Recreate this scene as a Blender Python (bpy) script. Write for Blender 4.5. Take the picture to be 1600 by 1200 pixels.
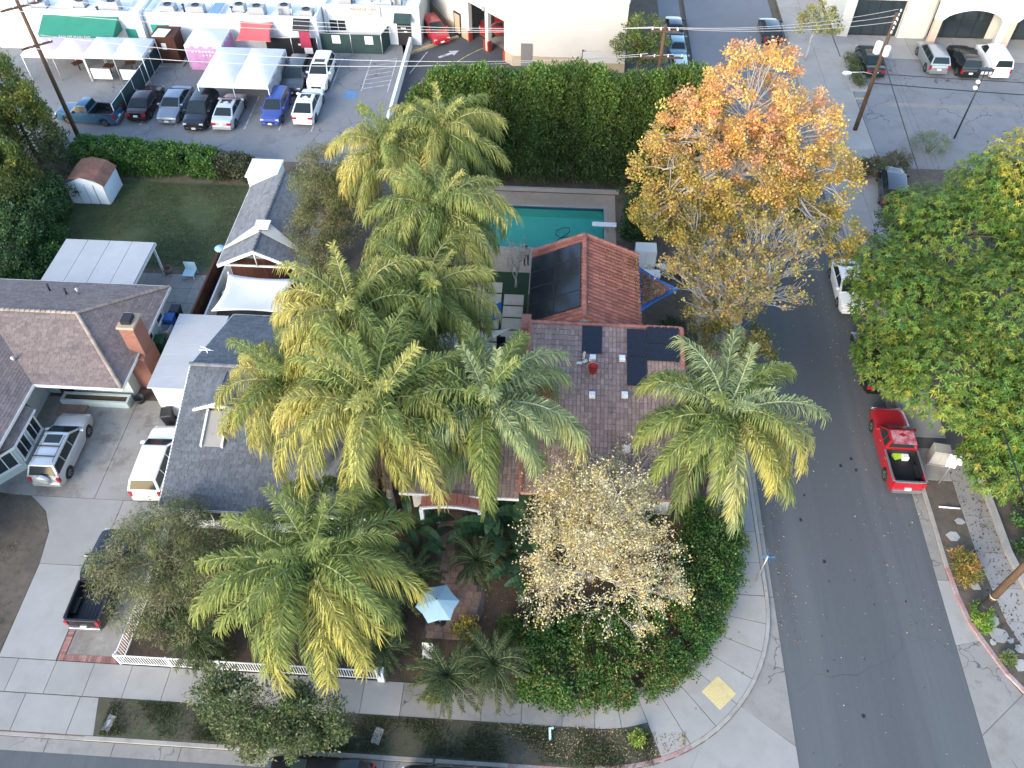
import bpy, bmesh, math, random
import numpy as np
from mathutils import Vector, Matrix
R = math.radians
random.seed(7); rng = np.random.default_rng(7)
scene = bpy.context.scene
for o in list(bpy.data.objects): bpy.data.objects.remove(o)

# ------------------------------------------------------------------ camera, sky, sun, exposure
CAM_H, PITCH, YAW, FPX = 39.0, 50.0, 3.55, 1294.0
cam = bpy.data.cameras.new('camera'); cam_o = bpy.data.objects.new('camera', cam)
scene.collection.objects.link(cam_o); scene.camera = cam_o
cam.sensor_width = 36.0; cam.lens = 36.0 * FPX / 1600.0; cam.clip_start = 0.5; cam.clip_end = 8000
cam_o.location = (0, 0, CAM_H); cam_o.rotation_euler = (R(90 - PITCH), 0, R(YAW))

SUN_EL, SUN_AZ = 24.0, 212.0      # azimuth of the sun, clockwise from +y
w = bpy.data.worlds.new('World'); scene.world = w; w.use_nodes = True
nt = w.node_tree; nt.nodes.clear()
sky = nt.nodes.new('ShaderNodeTexSky'); sky.sky_type = 'NISHITA'; sky.sun_disc = False
sky.sun_elevation = R(SUN_EL); sky.sun_rotation = R(SUN_AZ); sky.air_density = 1.0; sky.dust_density = 0.8; sky.ozone_density = 1.0
bg = nt.nodes.new('ShaderNodeBackground'); bg.inputs[1].default_value = 0.15
wo = nt.nodes.new('ShaderNodeOutputWorld')
nt.links.new(sky.outputs[0], bg.inputs[0]); nt.links.new(bg.outputs[0], wo.inputs[0])
sl = bpy.data.lights.new('sun', 'SUN'); sl.energy = 1.05; sl.angle = R(28); sl.color = (1.0, 0.88, 0.70)
so = bpy.data.objects.new('sun', sl); scene.collection.objects.link(so)
sd = Vector((math.sin(R(SUN_AZ)) * math.cos(R(SUN_EL)), math.cos(R(SUN_AZ)) * math.cos(R(SUN_EL)), math.sin(R(SUN_EL))))
so.rotation_euler = sd.to_track_quat('Z', 'Y').to_euler(); so.location = (-60, -60, 80)
scene.view_settings.view_transform = 'Standard'; scene.view_settings.look = 'None'
scene.view_settings.gamma = 1; scene.view_settings.exposure = 2.05
scene.render.engine = 'CYCLES'

# ------------------------------------------------------------------ helpers
ZL = 0.12            # level of the lots above the road
def P(px, py, z=0.0):
    """ground-plan position of a photo pixel at a known height"""
    u = (px - 800) / FPX; v = (py - 600) / FPX; c = math.cos(R(PITCH)); s = math.sin(R(PITCH))
    t = (CAM_H - z) / (s + v * c); X = u * t; Y = (c - v * s) * t; A = R(YAW)
    return Vector((X * math.cos(A) - Y * math.sin(A), X * math.sin(A) + Y * math.cos(A), z))
COL = scene.collection
def link(o, parent=None):
    COL.objects.link(o)
    if parent is not None: o.parent = parent
    return o
def tag(o, label=None, cat=None, group=None, kind=None):
    if label: o['label'] = label
    if cat: o['category'] = cat
    if group: o['group'] = group
    if kind: o['kind'] = kind
    return o
def thing(name, label, cat, loc=(0, 0, 0), rz=0.0, group=None):
    o = bpy.data.objects.new(name, None); o.empty_display_size = 0.2
    link(o); o.location = loc; o.rotation_euler = (0, 0, rz)
    return tag(o, label, cat, group)
def copy_tree(o, parent=None):
    c = o.copy(); link(c, parent)
    for ch in list(o.children):
        copy_tree(ch, c)
    return c
class MB:
    def __init__(s): s.v = []; s.f = []; s.m = []; s.sm = []
    def add(s, vs, fs, mat=0, smooth=False):
        b = len(s.v); s.v.extend([tuple(p) for p in vs])
        for f in fs:
            s.f.append(tuple(b + i for i in f)); s.m.append(mat); s.sm.append(smooth)
        return s
    def box(s, x0, x1, y0, y1, z0, z1, mat=0):
        if x0 > x1: x0, x1 = x1, x0
        if y0 > y1: y0, y1 = y1, y0
        vs = [(x0,y0,z0),(x1,y0,z0),(x1,y1,z0),(x0,y1,z0),(x0,y0,z1),(x1,y0,z1),(x1,y1,z1),(x0,y1,z1)]
        return s.add(vs, [(0,3,2,1),(4,5,6,7),(0,1,5,4),(1,2,6,5),(2,3,7,6),(3,0,4,7)], mat)
    def bbox(s, x0, x1, y0, y1, z0, z1, b=0.03, mat=0):
        """box with bevelled top edges"""
        vs = [(x0,y0,z0),(x1,y0,z0),(x1,y1,z0),(x0,y1,z0),(x0,y0,z1-b),(x1,y0,z1-b),(x1,y1,z1-b),(x0,y1,z1-b),
              (x0+b,y0+b,z1),(x1-b,y0+b,z1),(x1-b,y1-b,z1),(x0+b,y1-b,z1)]
        return s.add(vs, [(0,3,2,1),(8,9,10,11),(0,1,5,4),(1,2,6,5),(2,3,7,6),(3,0,4,7),(4,5,9,8),(5,6,10,9),(6,7,11,10),(7,4,8,11)], mat)
    def obox(s, c, size, rz=0, mat=0, tilt=None):
        M = Matrix.Rotation(rz, 3, 'Z')
        if tilt: M = M @ Matrix.Rotation(tilt[1], 3, tilt[0])
        h = Vector(size) / 2; vs = []
        for dz in (-1, 1):
            for dx, dy in ((-1,-1),(1,-1),(1,1),(-1,1)):
                vs.append(Vector(c) + M @ Vector((dx*h.x, dy*h.y, dz*h.z)))
        return s.add(vs, [(0,3,2,1),(4,5,6,7),(0,1,5,4),(1,2,6,5),(2,3,7,6),(3,0,4,7)], mat)
    def prism(s, poly, z0, z1, mat=0):
        n = len(poly); vs = [(p[0],p[1],z0) for p in poly] + [(p[0],p[1],z1) for p in poly]
        fs = [tuple(range(n-1,-1,-1)), tuple(range(n,2*n))] + [(i,(i+1)%n,n+(i+1)%n,n+i) for i in range(n)]
        return s.add(vs, fs, mat)
    def extr(s, poly3, vec, mat=0):
        """closed prism from a 3d polygon moved by vec"""
        n = len(poly3); vec = Vector(vec); vs = [Vector(p) for p in poly3] + [Vector(p)+vec for p in poly3]
        return s.add(vs, [tuple(range(n-1,-1,-1)), tuple(range(n,2*n))] + [(i,(i+1)%n,n+(i+1)%n,n+i) for i in range(n)], mat)
    def tube(s, pts, rads, n=8, mat=0, cap=True, smooth=True):
        pts = [Vector(p) for p in pts]; vs = []; fs = []
        if not hasattr(rads, '__len__'): rads = [rads]*len(pts)
        for i, p in enumerate(pts):
            d = (pts[min(i+1,len(pts)-1)] - pts[max(i-1,0)])
            d = d.normalized() if d.length > 1e-9 else Vector((0,0,1))
            a = Vector((0,0,1)) if abs(d.z) < 0.9 else Vector((1,0,0))
            u = d.cross(a).normalized(); v = d.cross(u)
            for k in range(n):
                t = 2*math.pi*k/n; vs.append(p + (u*math.cos(t)+v*math.sin(t))*rads[i])
        for i in range(len(pts)-1):
            for k in range(n):
                fs.append((i*n+k, i*n+(k+1)%n, (i+1)*n+(k+1)%n, (i+1)*n+k))
        s.add(vs, fs, mat, smooth)
        if cap:
            b = len(s.v) - len(vs)
            s.f.append(tuple(b+k for k in range(n-1,-1,-1))); s.m.append(mat); s.sm.append(False)
            s.f.append(tuple(b+(len(pts)-1)*n+k for k in range(n))); s.m.append(mat); s.sm.append(False)
        return s
    def cyl(s, p0, p1, r0, r1=None, n=12, mat=0, smooth=True): return s.tube([p0,p1],[r0, r0 if r1 is None else r1],n,mat,True,smooth)
    def lathe(s, prof, c=(0,0,0), n=16, mat=0, axis='Z', smooth=True):
        vs = []; fs = []
        for r, z in prof:
            for k in range(n):
                t = 2*math.pi*k/n; a, b = r*math.cos(t), r*math.sin(t)
                q = (a,b,z) if axis == 'Z' else ((a,z,b) if axis == 'Y' else (z,a,b))
                vs.append((c[0]+q[0], c[1]+q[1], c[2]+q[2]))
        for i in range(len(prof)-1):
            for k in range(n): fs.append((i*n+k, i*n+(k+1)%n, (i+1)*n+(k+1)%n, (i+1)*n+k))
        s.add(vs, fs, mat, smooth); return s
    def mesh(s, name, mats):
        me = bpy.data.meshes.new(name); me.from_pydata(s.v, [], s.f)
        if not isinstance(mats, (list, tuple)): mats = [mats]
        for m in mats: me.materials.append(m)
        if s.f:
            me.polygons.foreach_set('material_index', s.m); me.polygons.foreach_set('use_smooth', s.sm)
        bm = bmesh.new(); bm.from_mesh(me); bmesh.ops.recalc_face_normals(bm, faces=bm.faces); bm.to_mesh(me); bm.free()
        return me
    def build(s, name, mats, parent=None, loc=None, **kw):
        o = bpy.data.objects.new(name, s.mesh(name, mats)); link(o, parent)
        if loc is not None: o.location = loc
        return tag(o, kw.get('label'), kw.get('cat'), kw.get('group'), kw.get('kind'))
def inst(name, me, parent=None, loc=(0,0,0), rot=(0,0,0), scale=(1,1,1)):
    o = bpy.data.objects.new(name, me); link(o, parent); o.location = loc; o.rotation_euler = rot; o.scale = scale
    return o
def np_mesh(name, V, Q, mat, col=None, smooth=False):
    me = bpy.data.meshes.new(name); V = np.asarray(V, dtype=np.float32); Q = np.asarray(Q, dtype=np.int32)
    k = Q.shape[1]; me.vertices.add(len(V)); me.vertices.foreach_set('co', V.ravel())
    me.loops.add(Q.size); me.loops.foreach_set('vertex_index', Q.ravel())
    me.polygons.add(len(Q)); me.polygons.foreach_set('loop_start', np.arange(0, Q.size, k, dtype=np.int32))
    if smooth: me.polygons.foreach_set('use_smooth', np.ones(len(Q), dtype=bool))
    me.update(calc_edges=True)
    if col is not None:
        a = me.attributes.new('Col', 'FLOAT_COLOR', 'FACE')
        c4 = np.ones((len(Q), 4), dtype=np.float32); c4[:, :3] = col
        a.data.foreach_set('color', c4.ravel())
    me.materials.append(mat); return me

# ------------------------------------------------------------------ materials
def lin(c):
    return tuple(((x/255.)/12.92 if x/255. <= 0.04045 else ((x/255.+0.055)/1.055)**2.4) for x in c)
def newmat(name):
    m = bpy.data.materials.new(name); m.use_nodes = True; nt = m.node_tree
    return m, nt, nt.nodes['Principled BSDF']
def N(nt, t, **kw):
    n = nt.nodes.new(t)
    for k, v in kw.items(): setattr(n, k, v)
    return n
def ramp(nt, stops):
    r = nt.nodes.new('ShaderNodeValToRGB'); e = r.color_ramp.elements
    while len(e) < len(stops): e.new(0.5)
    for i, (p, c) in enumerate(stops):
        e[i].position = p; e[i].color = (*c, 1) if len(c) == 3 else c
    return r
def simple(name, c, rough=0.6, metal=0.0, spec=0.4, coat=0.0, var=0.0, scale=3.0, bump=0.0, bscale=40.0):
    m, nt, b = newmat(name)
    b.inputs['Roughness'].default_value = rough; b.inputs['Metallic'].default_value = metal
    b.inputs['Specular IOR Level'].default_value = spec; b.inputs['Coat Weight'].default_value = coat
    b.inputs['Coat Roughness'].default_value = 0.08
    if var > 0:
        g = N(nt, 'ShaderNodeNewGeometry'); n = N(nt, 'ShaderNodeTexNoise'); n.inputs['Scale'].default_value = scale; n.inputs['Detail'].default_value = 6
        n.inputs['Roughness'].default_value = 0.65
        nt.links.new(g.outputs['Position'], n.inputs['Vector'])
        d = tuple(x*(1-var) for x in c); l = tuple(min(1, x*(1+var*0.7)) for x in c)
        r = ramp(nt, [(0.3, d), (0.5, c), (0.72, l)]); nt.links.new(n.outputs[0], r.inputs[0]); nt.links.new(r.outputs[0], b.inputs['Base Color'])
    else: b.inputs['Base Color'].default_value = (*c, 1)
    if bump > 0:
        g = N(nt, 'ShaderNodeNewGeometry'); n = N(nt, 'ShaderNodeTexNoise'); n.inputs['Scale'].default_value = bscale; n.inputs['Detail'].default_value = 4
        nt.links.new(g.outputs['Position'], n.inputs['Vector'])
        bp = N(nt, 'ShaderNodeBump'); bp.inputs['Strength'].default_value = bump; bp.inputs['Distance'].default_value = 0.02
        nt.links.new(n.outputs[0], bp.inputs['Height']); nt.links.new(bp.outputs[0], b.inputs['Normal'])
    return m
def layered(name, base, spots, rough=0.85, bump=0.2, stretch=(1,1,1), cracks=None, island=0.0, island_mat=False):
    """base colour plus a list of (scale, lo, hi, colour, amount) noise layers; optional crack lines"""
    m, nt, b = newmat(name); b.inputs['Roughness'].default_value = rough; b.inputs['Specular IOR Level'].default_value = 0.25
    g = N(nt, 'ShaderNodeNewGeometry'); mp = N(nt, 'ShaderNodeMapping'); mp.inputs['Scale'].default_value = stretch
    nt.links.new(g.outputs['Position'], mp.inputs['Vector'])
    cur = N(nt, 'ShaderNodeRGB'); cur.outputs[0].default_value = (*base, 1); cur = cur.outputs[0]; last = None
    for i, (sc, lo, hi, colr, amt) in enumerate(spots):
        n = N(nt, 'ShaderNodeTexNoise'); n.inputs['Scale'].default_value = sc; n.inputs['Detail'].default_value = 7; n.inputs['Roughness'].default_value = 0.62
        add = N(nt, 'ShaderNodeVectorMath'); add.operation = 'ADD'; add.inputs[1].default_value = (17.3*i, 5.1*i, 3.7*i)
        nt.links.new(mp.outputs[0], add.inputs[0]); nt.links.new(add.outputs[0], n.inputs['Vector'])
        mr = N(nt, 'ShaderNodeMapRange'); mr.inputs[1].default_value = lo; mr.inputs[2].default_value = hi; mr.inputs[3].default_value = 0; mr.inputs[4].default_value = amt
        nt.links.new(n.outputs[0], mr.inputs[0])
        mx = N(nt, 'ShaderNodeMix'); mx.data_type = 'RGBA'; nt.links.new(mr.outputs[0], mx.inputs[0]); nt.links.new(cur, mx.inputs[6]); mx.inputs[7].default_value = (*colr, 1)
        cur = mx.outputs[2]; last = n
    if cracks:
        sc, wid, colr, amt = cracks
        nz = N(nt, 'ShaderNodeTexNoise'); nz.inputs['Scale'].default_value = sc*3; nt.links.new(g.outputs['Position'], nz.inputs['Vector'])
        va = N(nt, 'ShaderNodeVectorMath'); va.operation = 'MULTIPLY_ADD'; va.inputs[1].default_value = (0.9/sc*0.5,)*3
        nt.links.new(nz.outputs[1], va.inputs[0]); nt.links.new(g.outputs['Position'], va.inputs[2])
        vo = N(nt, 'ShaderNodeTexVoronoi'); vo.feature = 'DISTANCE_TO_EDGE'; vo.inputs['Scale'].default_value = sc
        nt.links.new(va.outputs[0], vo.inputs['Vector'])
        mr = N(nt, 'ShaderNodeMapRange'); mr.inputs[1].default_value = 0; mr.inputs[2].default_value = wid; mr.inputs[3].default_value = amt; mr.inputs[4].default_value = 0
        nt.links.new(vo.outputs['Distance'], mr.inputs[0])
        # only part of the crack net opens
        n2 = N(nt, 'ShaderNodeTexNoise'); n2.inputs['Scale'].default_value = sc*0.6; nt.links.new(g.outputs['Position'], n2.inputs['Vector'])
        m2 = N(nt, 'ShaderNodeMapRange'); m2.inputs[1].default_value = 0.48; m2.inputs[2].default_value = 0.56; nt.links.new(n2.outputs[0], m2.inputs[0])
        mm = N(nt, 'ShaderNodeMath'); mm.operation = 'MULTIPLY'; nt.links.new(mr.outputs[0], mm.inputs[0]); nt.links.new(m2.outputs[0], mm.inputs[1])
        mx = N(nt, 'ShaderNodeMix'); mx.data_type = 'RGBA'; nt.links.new(mm.outputs[0], mx.inputs[0]); nt.links.new(cur, mx.inputs[6]); mx.inputs[7].default_value = (*colr, 1); cur = mx.outputs[2]
    if island > 0:
        oi = None
        if island_mat: src = g.outputs['Random Per Island']
        else:
            oi = N(nt, 'ShaderNodeObjectInfo'); src = oi.outputs['Random']
        mr = N(nt, 'ShaderNodeMapRange'); mr.inputs[3].default_value = 1-island; mr.inputs[4].default_value = 1+island; nt.links.new(src, mr.inputs[0])
        hs = N(nt, 'ShaderNodeHueSaturation'); nt.links.new(mr.outputs[0], hs.inputs['Value']); nt.links.new(cur, hs.inputs['Color']); cur = hs.outputs[0]
    nt.links.new(cur, b.inputs['Base Color'])
    if bump > 0 and last is not None:
        bp = N(nt, 'ShaderNodeBump'); bp.inputs['Strength'].default_value = bump; bp.inputs['Distance'].default_value = 0.03
        nt.links.new(last.outputs[0], bp.inputs['Height']); nt.links.new(bp.outputs[0], b.inputs['Normal'])
    return m
def leafmat(name, rough=0.5, trans=0.36):
    m, nt, b = newmat(name); b.inputs['Roughness'].default_value = rough; b.inputs['Specular IOR Level'].default_value = 0.35
    a = N(nt, 'ShaderNodeAttribute'); a.attribute_name = 'Col'
    nt.links.new(a.outputs['Color'], b.inputs['Base Color'])
    t = N(nt, 'ShaderNodeBsdfTranslucent'); nt.links.new(a.outputs['Color'], t.inputs[0])
    mx = N(nt, 'ShaderNodeMixShader'); mx.inputs[0].default_value = trans
    out = nt.nodes['Material Output']; nt.links.new(b.outputs[0], mx.inputs[1]); nt.links.new(t.outputs[0], mx.inputs[2]); nt.links.new(mx.outputs[0], out.inputs[0])
    return m
LEAF = leafmat('leaf')
M = {}
M['dirt'] = layered('dirt', (.085,.066,.052), [(0.7,.4,.65,(.12,.10,.075),.8),(3,.45,.65,(.05,.045,.03),.8),(30,.4,.7,(.17,.14,.11),.5)], bump=.5)
M['mulch'] = layered('mulch', (.055,.04,.03), [(1.2,.4,.65,(.09,.065,.045),.8),(14,.4,.7,(.15,.11,.07),.6)], bump=.8)
M['lawn'] = layered('lawn', (.052,.075,.030), [(0.35,.42,.62,(.085,.10,.045),.8),(1.3,.5,.7,(.12,.105,.06),.75),(25,.4,.7,(.025,.04,.015),.7)], bump=.8)
M['asphalt'] = layered('asphalt', (0.088,0.094,0.099), [(0.9,.40,.60,(0.106,0.112,0.115),.75),(0.35,.46,.62,(0.076,0.081,0.085),.7),(2.2,.5,.75,(0.068,0.071,0.076),.5),(60,.4,.75,(0.120,0.124,0.127),.5)], rough=.9, bump=.25, stretch=(1,.035,1), cracks=(.09,.0018,(0.034,0.037,0.037),.8))
M['verge'] = layered('verge', (0.085,0.073,0.052), [(0.5,.42,.60,(0.055,0.073,0.030),.8),(1.6,.5,.66,(0.125,0.108,0.075),.7),(25,.4,.7,(0.040,0.037,0.024),.6)], bump=.7)
M['asphalt_lot'] = layered('asphalt_lot', (0.175,0.178,0.182), [(0.15,.4,.62,(0.218,0.221,0.223),.8),(0.7,.52,.7,(0.096,0.099,0.102),.5),(6,.5,.75,(0.139,0.143,0.145),.5),(60,.4,.75,(0.244,0.244,0.243),.4)], rough=.9, bump=.2, cracks=(.32,.014,(0.044,0.046,0.048),.85))
M['asphalt_new'] = layered('asphalt_new', (0.066,0.069,0.073), [(0.2,.4,.62,(0.082,0.084,0.089),.8),(40,.4,.75,(0.094,0.094,0.098),.4)], rough=.9, bump=.2)
M['asphalt_far'] = layered('asphalt_far', (0.136,0.148,0.164), [(0.1,.4,.62,(0.168,0.180,0.196),.8),(1.0,.5,.75,(0.112,0.120,0.132),.5),(40,.4,.75,(0.192,0.200,0.216),.3)], rough=.9, bump=.15)
M['concrete'] = layered('concrete', (0.268,0.256,0.236), [(0.5,.42,.62,(0.308,0.295,0.273),.8),(1.1,.53,.72,(0.215,0.198,0.174),.6),(7,.5,.75,(0.264,0.248,0.221),.6),(60,.4,.7,(0.399,0.379,0.346),.35)], bump=.12, island=.07)
M['concrete_old'] = layered('concrete_old', (0.226,0.211,0.191), [(0.4,.42,.62,(0.267,0.251,0.227),.8),(1.0,.5,.70,(0.147,0.132,0.113),.65),(8,.5,.75,(0.188,0.175,0.151),.6),(60,.4,.7,(0.328,0.310,0.280),.35)], bump=.15, cracks=(.45,.012,(0.058,0.052,0.046),.9), island=.06)
M['concrete_stain'] = layered('concrete_stain', (0.270,0.255,0.231), [(0.3,.42,.60,(0.205,0.180,0.151),.85),(0.9,.50,.64,(0.127,0.107,0.087),.75),(2.2,.54,.68,(0.328,0.310,0.283),.6),(9,.5,.75,(0.229,0.211,0.185),.6),(60,.4,.7,(0.377,0.358,0.325),.35)], bump=.12)
M['joint'] = simple('joint', (.09,.085,.08), .95)
M['kerb'] = layered('kerb', (0.319,0.299,0.266), [(1.2,.45,.65,(0.224,0.205,0.180),.7),(10,.45,.7,(0.359,0.341,0.309),.5)], bump=.15, island=.06)
M['kerb_red'] = layered('kerb_red', (0.320,0.192,0.180), [(1.5,.45,.6,(0.336,0.288,0.272),.9),(9,.45,.7,(0.264,0.112,0.104),.7)], bump=.15, island=.08)
M['white'] = simple('white_paint', (0.663,0.663,0.646), .55, var=.06, scale=1.5)
M['white_wall'] = simple('white_wall', (.74,.74,.72), .8, var=.08, scale=.8, bump=.05)
M['white_metal'] = simple('white_metal', (.8,.8,.8), .35)
M['cream'] = simple('cream_wall', (0.595,0.561,0.484), .8, var=.07, scale=.7)
M['beige'] = simple('beige_wall', (0.544,0.510,0.459), .8, var=.05, scale=.6)
M['tan'] = simple('tan_wall', (.40,.31,.21), .8, var=.1, scale=1.2)
M['mint'] = simple('mint_wall', (0.425,0.493,0.476), .75, var=.06, scale=1.0)
M['weathered'] = layered('weathered_white', (0.344,0.348,0.352), [(.5,.42,.62,(0.384,0.388,0.392),.8),(1.6,.5,.68,(0.336,0.340,0.344),.55),(12,.5,.72,(0.376,0.376,0.376),.5)], rough=.6, bump=.03, island=.04)
M['steel'] = simple('steel', (.5,.5,.5), .4, .7)
M['dark'] = simple('dark_void', (.018,.018,.02), .7)
M['black'] = simple('black_plastic', (.02,.02,.022), .45)
M['rubber'] = simple('rubber', (.018,.018,.018), .8)
M['glass'] = simple('window_glass', (.025,.035,.04), .06, spec=.9)
M['carglass'] = simple('car_glass', (.018,.026,.028), .12, spec=.35)
M['wood_pole'] = layered('wood_pole', (.105,.06,.038), [(6,.4,.65,(.06,.034,.022),.8),(20,.45,.7,(.17,.11,.075),.6)], bump=.4, stretch=(1,1,.08))
M['brown_wood'] = layered('brown_wood', (.075,.03,.02), [(5,.4,.65,(.045,.018,.013),.8),(20,.45,.7,(.11,.05,.03),.6)], bump=.3, stretch=(1,1,.1), island=.18)
M['bark'] = layered('bark', (.16,.125,.095), [(4,.4,.65,(.09,.07,.05),.8),(25,.45,.7,(.24,.2,.16),.6)], bump=.6)
M['bark_pale'] = layered('bark_pale', (.40,.36,.32), [(2,.4,.65,(.30,.26,.22),.8),(15,.45,.7,(.5,.46,.41),.6)], bump=.3)
M['bark_grey'] = layered('bark_grey', (.36,.345,.34), [(2,.4,.65,(.26,.245,.235),.8),(15,.45,.7,(.46,.44,.43),.6)], bump=.3)
M['palm_trunk'] = layered('palm_trunk', (.22,.19,.16), [(2,.4,.65,(.14,.12,.1),.8),(9,.45,.7,(.3,.27,.23),.6)], bump=.6, stretch=(.5,.5,3))
M['fibre'] = layered('palm_fibre', (.30,.17,.09), [(6,.4,.65,(.18,.09,.045),.8),(20,.45,.7,(.42,.28,.17),.7)], bump=.6, stretch=(1,1,.2))
M['brick'] = None
def brickmat(name, c1, c2, mortar, sx=1.0):
    m, nt, b = newmat(name); b.inputs['Roughness'].default_value = .85
    g = N(nt, 'ShaderNodeNewGeometry'); sp = N(nt, 'ShaderNodeSeparateXYZ'); nt.links.new(g.outputs['Position'], sp.inputs[0])
    ad = N(nt, 'ShaderNodeMath'); ad.operation = 'ADD'; nt.links.new(sp.outputs[0], ad.inputs[0]); nt.links.new(sp.outputs[1], ad.inputs[1])
    cb = N(nt, 'ShaderNodeCombineXYZ'); nt.links.new(ad.outputs[0], cb.inputs[0]); nt.links.new(sp.outputs[2], cb.inputs[1])
    t = N(nt, 'ShaderNodeTexBrick'); t.inputs['Color1'].default_value = (*c1,1); t.inputs['Color2'].default_value = (*c2,1); t.inputs['Mortar'].default_value = (*mortar,1)
    t.inputs['Scale'].default_value = 1.0; t.inputs['Brick Width'].default_value = .22; t.inputs['Row Height'].default_value = .075; t.inputs['Mortar Size'].default_value = .006
    nt.links.new(cb.outputs[0], t.inputs['Vector']); nt.links.new(t.outputs[0], b.inputs['Base Color'])
    bp = N(nt, 'ShaderNodeBump'); bp.inputs['Strength'].default_value = .5; bp.inputs['Distance'].default_value = .01; bp.invert = True
    nt.links.new(t.outputs[1], bp.inputs['Height']); nt.links.new(bp.outputs[0], b.inputs['Normal'])
    return m
M['brick'] = brickmat('brick', (.27,.095,.06), (.19,.065,.045), (.25,.2,.17))
def tilemat(name, c, v, alt, amt=.5, scale=1.2, rough=.85):
    return layered(name, c, [(scale*.3,.42,.62,alt,amt),(scale*.9,.52,.68,tuple(x*.66 for x in c),.55),(scale*1.4,.56,.70,tuple(min(1,x*1.35) for x in c),.45),(scale*6,.45,.7,tuple(x*.6 for x in c),.5)], rough=rough, bump=.1, island=v, island_mat=True)
M['shingle_brown'] = tilemat('shingle_brown', (0.194,0.156,0.145), .16, (0.228,0.170,0.145), .6)
M['shingle_grey'] = tilemat('shingle_grey', (0.117,0.127,0.141), .17, (0.154,0.164,0.178), .6)
M['shingle_lightgrey'] = tilemat('shingle_lightgrey', (0.170,0.174,0.183), .18, (0.221,0.208,0.196), .5)
M['tile_brown'] = tilemat('tile_brown', (0.329,0.231,0.196), .20, (0.266,0.189,0.161), .5)
M['tile_red'] = tilemat('tile_red', (0.332,0.125,0.085), .25, (0.261,0.105,0.080), .5)
M['tile_red_cap'] = tilemat('tile_red_cap', (0.355,0.150,0.112), .2, (0.281,0.122,0.094), .5)
M['roof_rust'] = layered('roof_rust', (.17,.085,.06), [(1.2,.4,.62,(.26,.125,.085),.9),(9,.45,.7,(.11,.055,.04),.6)], bump=.2, island=.15)
def solarmat():
    m, nt, b = newmat('solar_cells'); b.inputs['Roughness'].default_value = .12; b.inputs['Specular IOR Level'].default_value = .5
    tc = N(nt, 'ShaderNodeTexCoord'); t = N(nt, 'ShaderNodeTexBrick'); t.offset = 0
    t.inputs['Color1'].default_value = (.010,.012,.018,1); t.inputs['Color2'].default_value = (.013,.015,.024,1); t.inputs['Mortar'].default_value = (.03,.033,.04,1)
    t.inputs['Scale'].default_value = 1; t.inputs['Brick Width'].default_value = .165; t.inputs['Row Height'].default_value = .165; t.inputs['Mortar Size'].default_value = .004
    nt.links.new(tc.outputs['Object'], t.inputs['Vector']); nt.links.new(t.outputs[0], b.inputs['Base Color']); return m
M['solar'] = solarmat()
M['solar_frame'] = simple('solar_frame', (.03,.03,.034), .4, .3)
def watermat():
    m, nt, b = newmat('pool_water'); b.inputs['Base Color'].default_value = (.62,.95,.92,1); b.inputs['Roughness'].default_value = .03
    b.inputs['Transmission Weight'].default_value = 1.0; b.inputs['IOR'].default_value = 1.33
    n = N(nt, 'ShaderNodeTexNoise'); n.inputs['Scale'].default_value = 1.6; n.inputs['Detail'].default_value = 3
    g = N(nt, 'ShaderNodeNewGeometry'); nt.links.new(g.outputs['Position'], n.inputs['Vector'])
    bp = N(nt, 'ShaderNodeBump'); bp.inputs['Strength'].default_value = .12; bp.inputs['Distance'].default_value = .05
    nt.links.new(n.outputs[0], bp.inputs['Height']); nt.links.new(bp.outputs[0], b.inputs['Normal']); return m
M['water'] = watermat()
M['pool_plaster'] = layered('pool_plaster', (0.136,0.531,0.486), [(0.3,.4,.65,(0.178,0.603,0.544),.7),(2,.5,.7,(0.109,0.460,0.419),.5)], rough=.6, bump=0)
M['pool_tile'] = simple('pool_tile', (.03,.09,.16), .3)
M['deck_tan'] = layered('deck_tan', (0.317,0.255,0.194), [(0.6,.42,.62,(0.370,0.308,0.238),.8),(4,.5,.72,(0.238,0.185,0.141),.6)], bump=.1, island=.05)
M['paver_tan'] = layered('paver_tan', (0.482,0.401,0.304), [(2,.42,.62,(0.539,0.459,0.356),.8),(12,.5,.72,(0.379,0.311,0.230),.6)], bump=.2, island=.08)
M['turf'] = simple('turf_strip', (.018,.04,.014), .9, var=.4, scale=12)
M['path_brick'] = layered('path_brick', (.25,.165,.13), [(2,.42,.62,(.30,.205,.165),.8),(12,.5,.72,(.1,.062,.05),.6)], bump=.3, island=.2)
M['canvas_white'] = simple('canvas_white', (0.605,0.595,0.614), .7, var=.05, scale=1)
M['canvas_pink'] = simple('canvas_pink', (.74,.58,.66), .7, var=.1, scale=1)
M['canvas_rose'] = simple('canvas_rose', (.55,.27,.46), .7, var=.18, scale=1.5)
M['canvas_red'] = simple('canvas_red', (.50,.10,.10), .7, var=.12, scale=1.5)
M['canvas_maroon'] = simple('canvas_maroon', (.32,.03,.07), .7, var=.12, scale=1.5)
M['canvas_green'] = simple('canvas_green', (.025,.19,.125), .65, var=.1, scale=1)
M['canvas_blue'] = simple('canvas_blue', (.03,.16,.52), .7, var=.12, scale=2)
M['canvas_sky'] = simple('canvas_sky', (0.306,0.451,0.527), .7, var=.05, scale=2)
M['green_mesh'] = simple('green_mesh', (.022,.048,.045), .8, var=.25, scale=2)
M['teal'] = simple('teal_paint', (.02,.27,.21), .6)
M['yellow_paint'] = simple('yellow_paint', (0.527,0.425,0.204), .8, var=.12, scale=2, bump=.2)
M['line_white'] = layered('line_white', (0.468,0.468,0.468), [(2,.45,.62,(0.187,0.191,0.196),.8)], bump=0)
M['line_yellow'] = layered('line_yellow', (.50,.36,.16), [(2,.45,.62,(.25,.21,.15),.8)], bump=0)
M['line_blue'] = layered('line_blue', (.10,.24,.42), [(2,.45,.62,(.15,.18,.22),.8)], bump=0)
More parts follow.
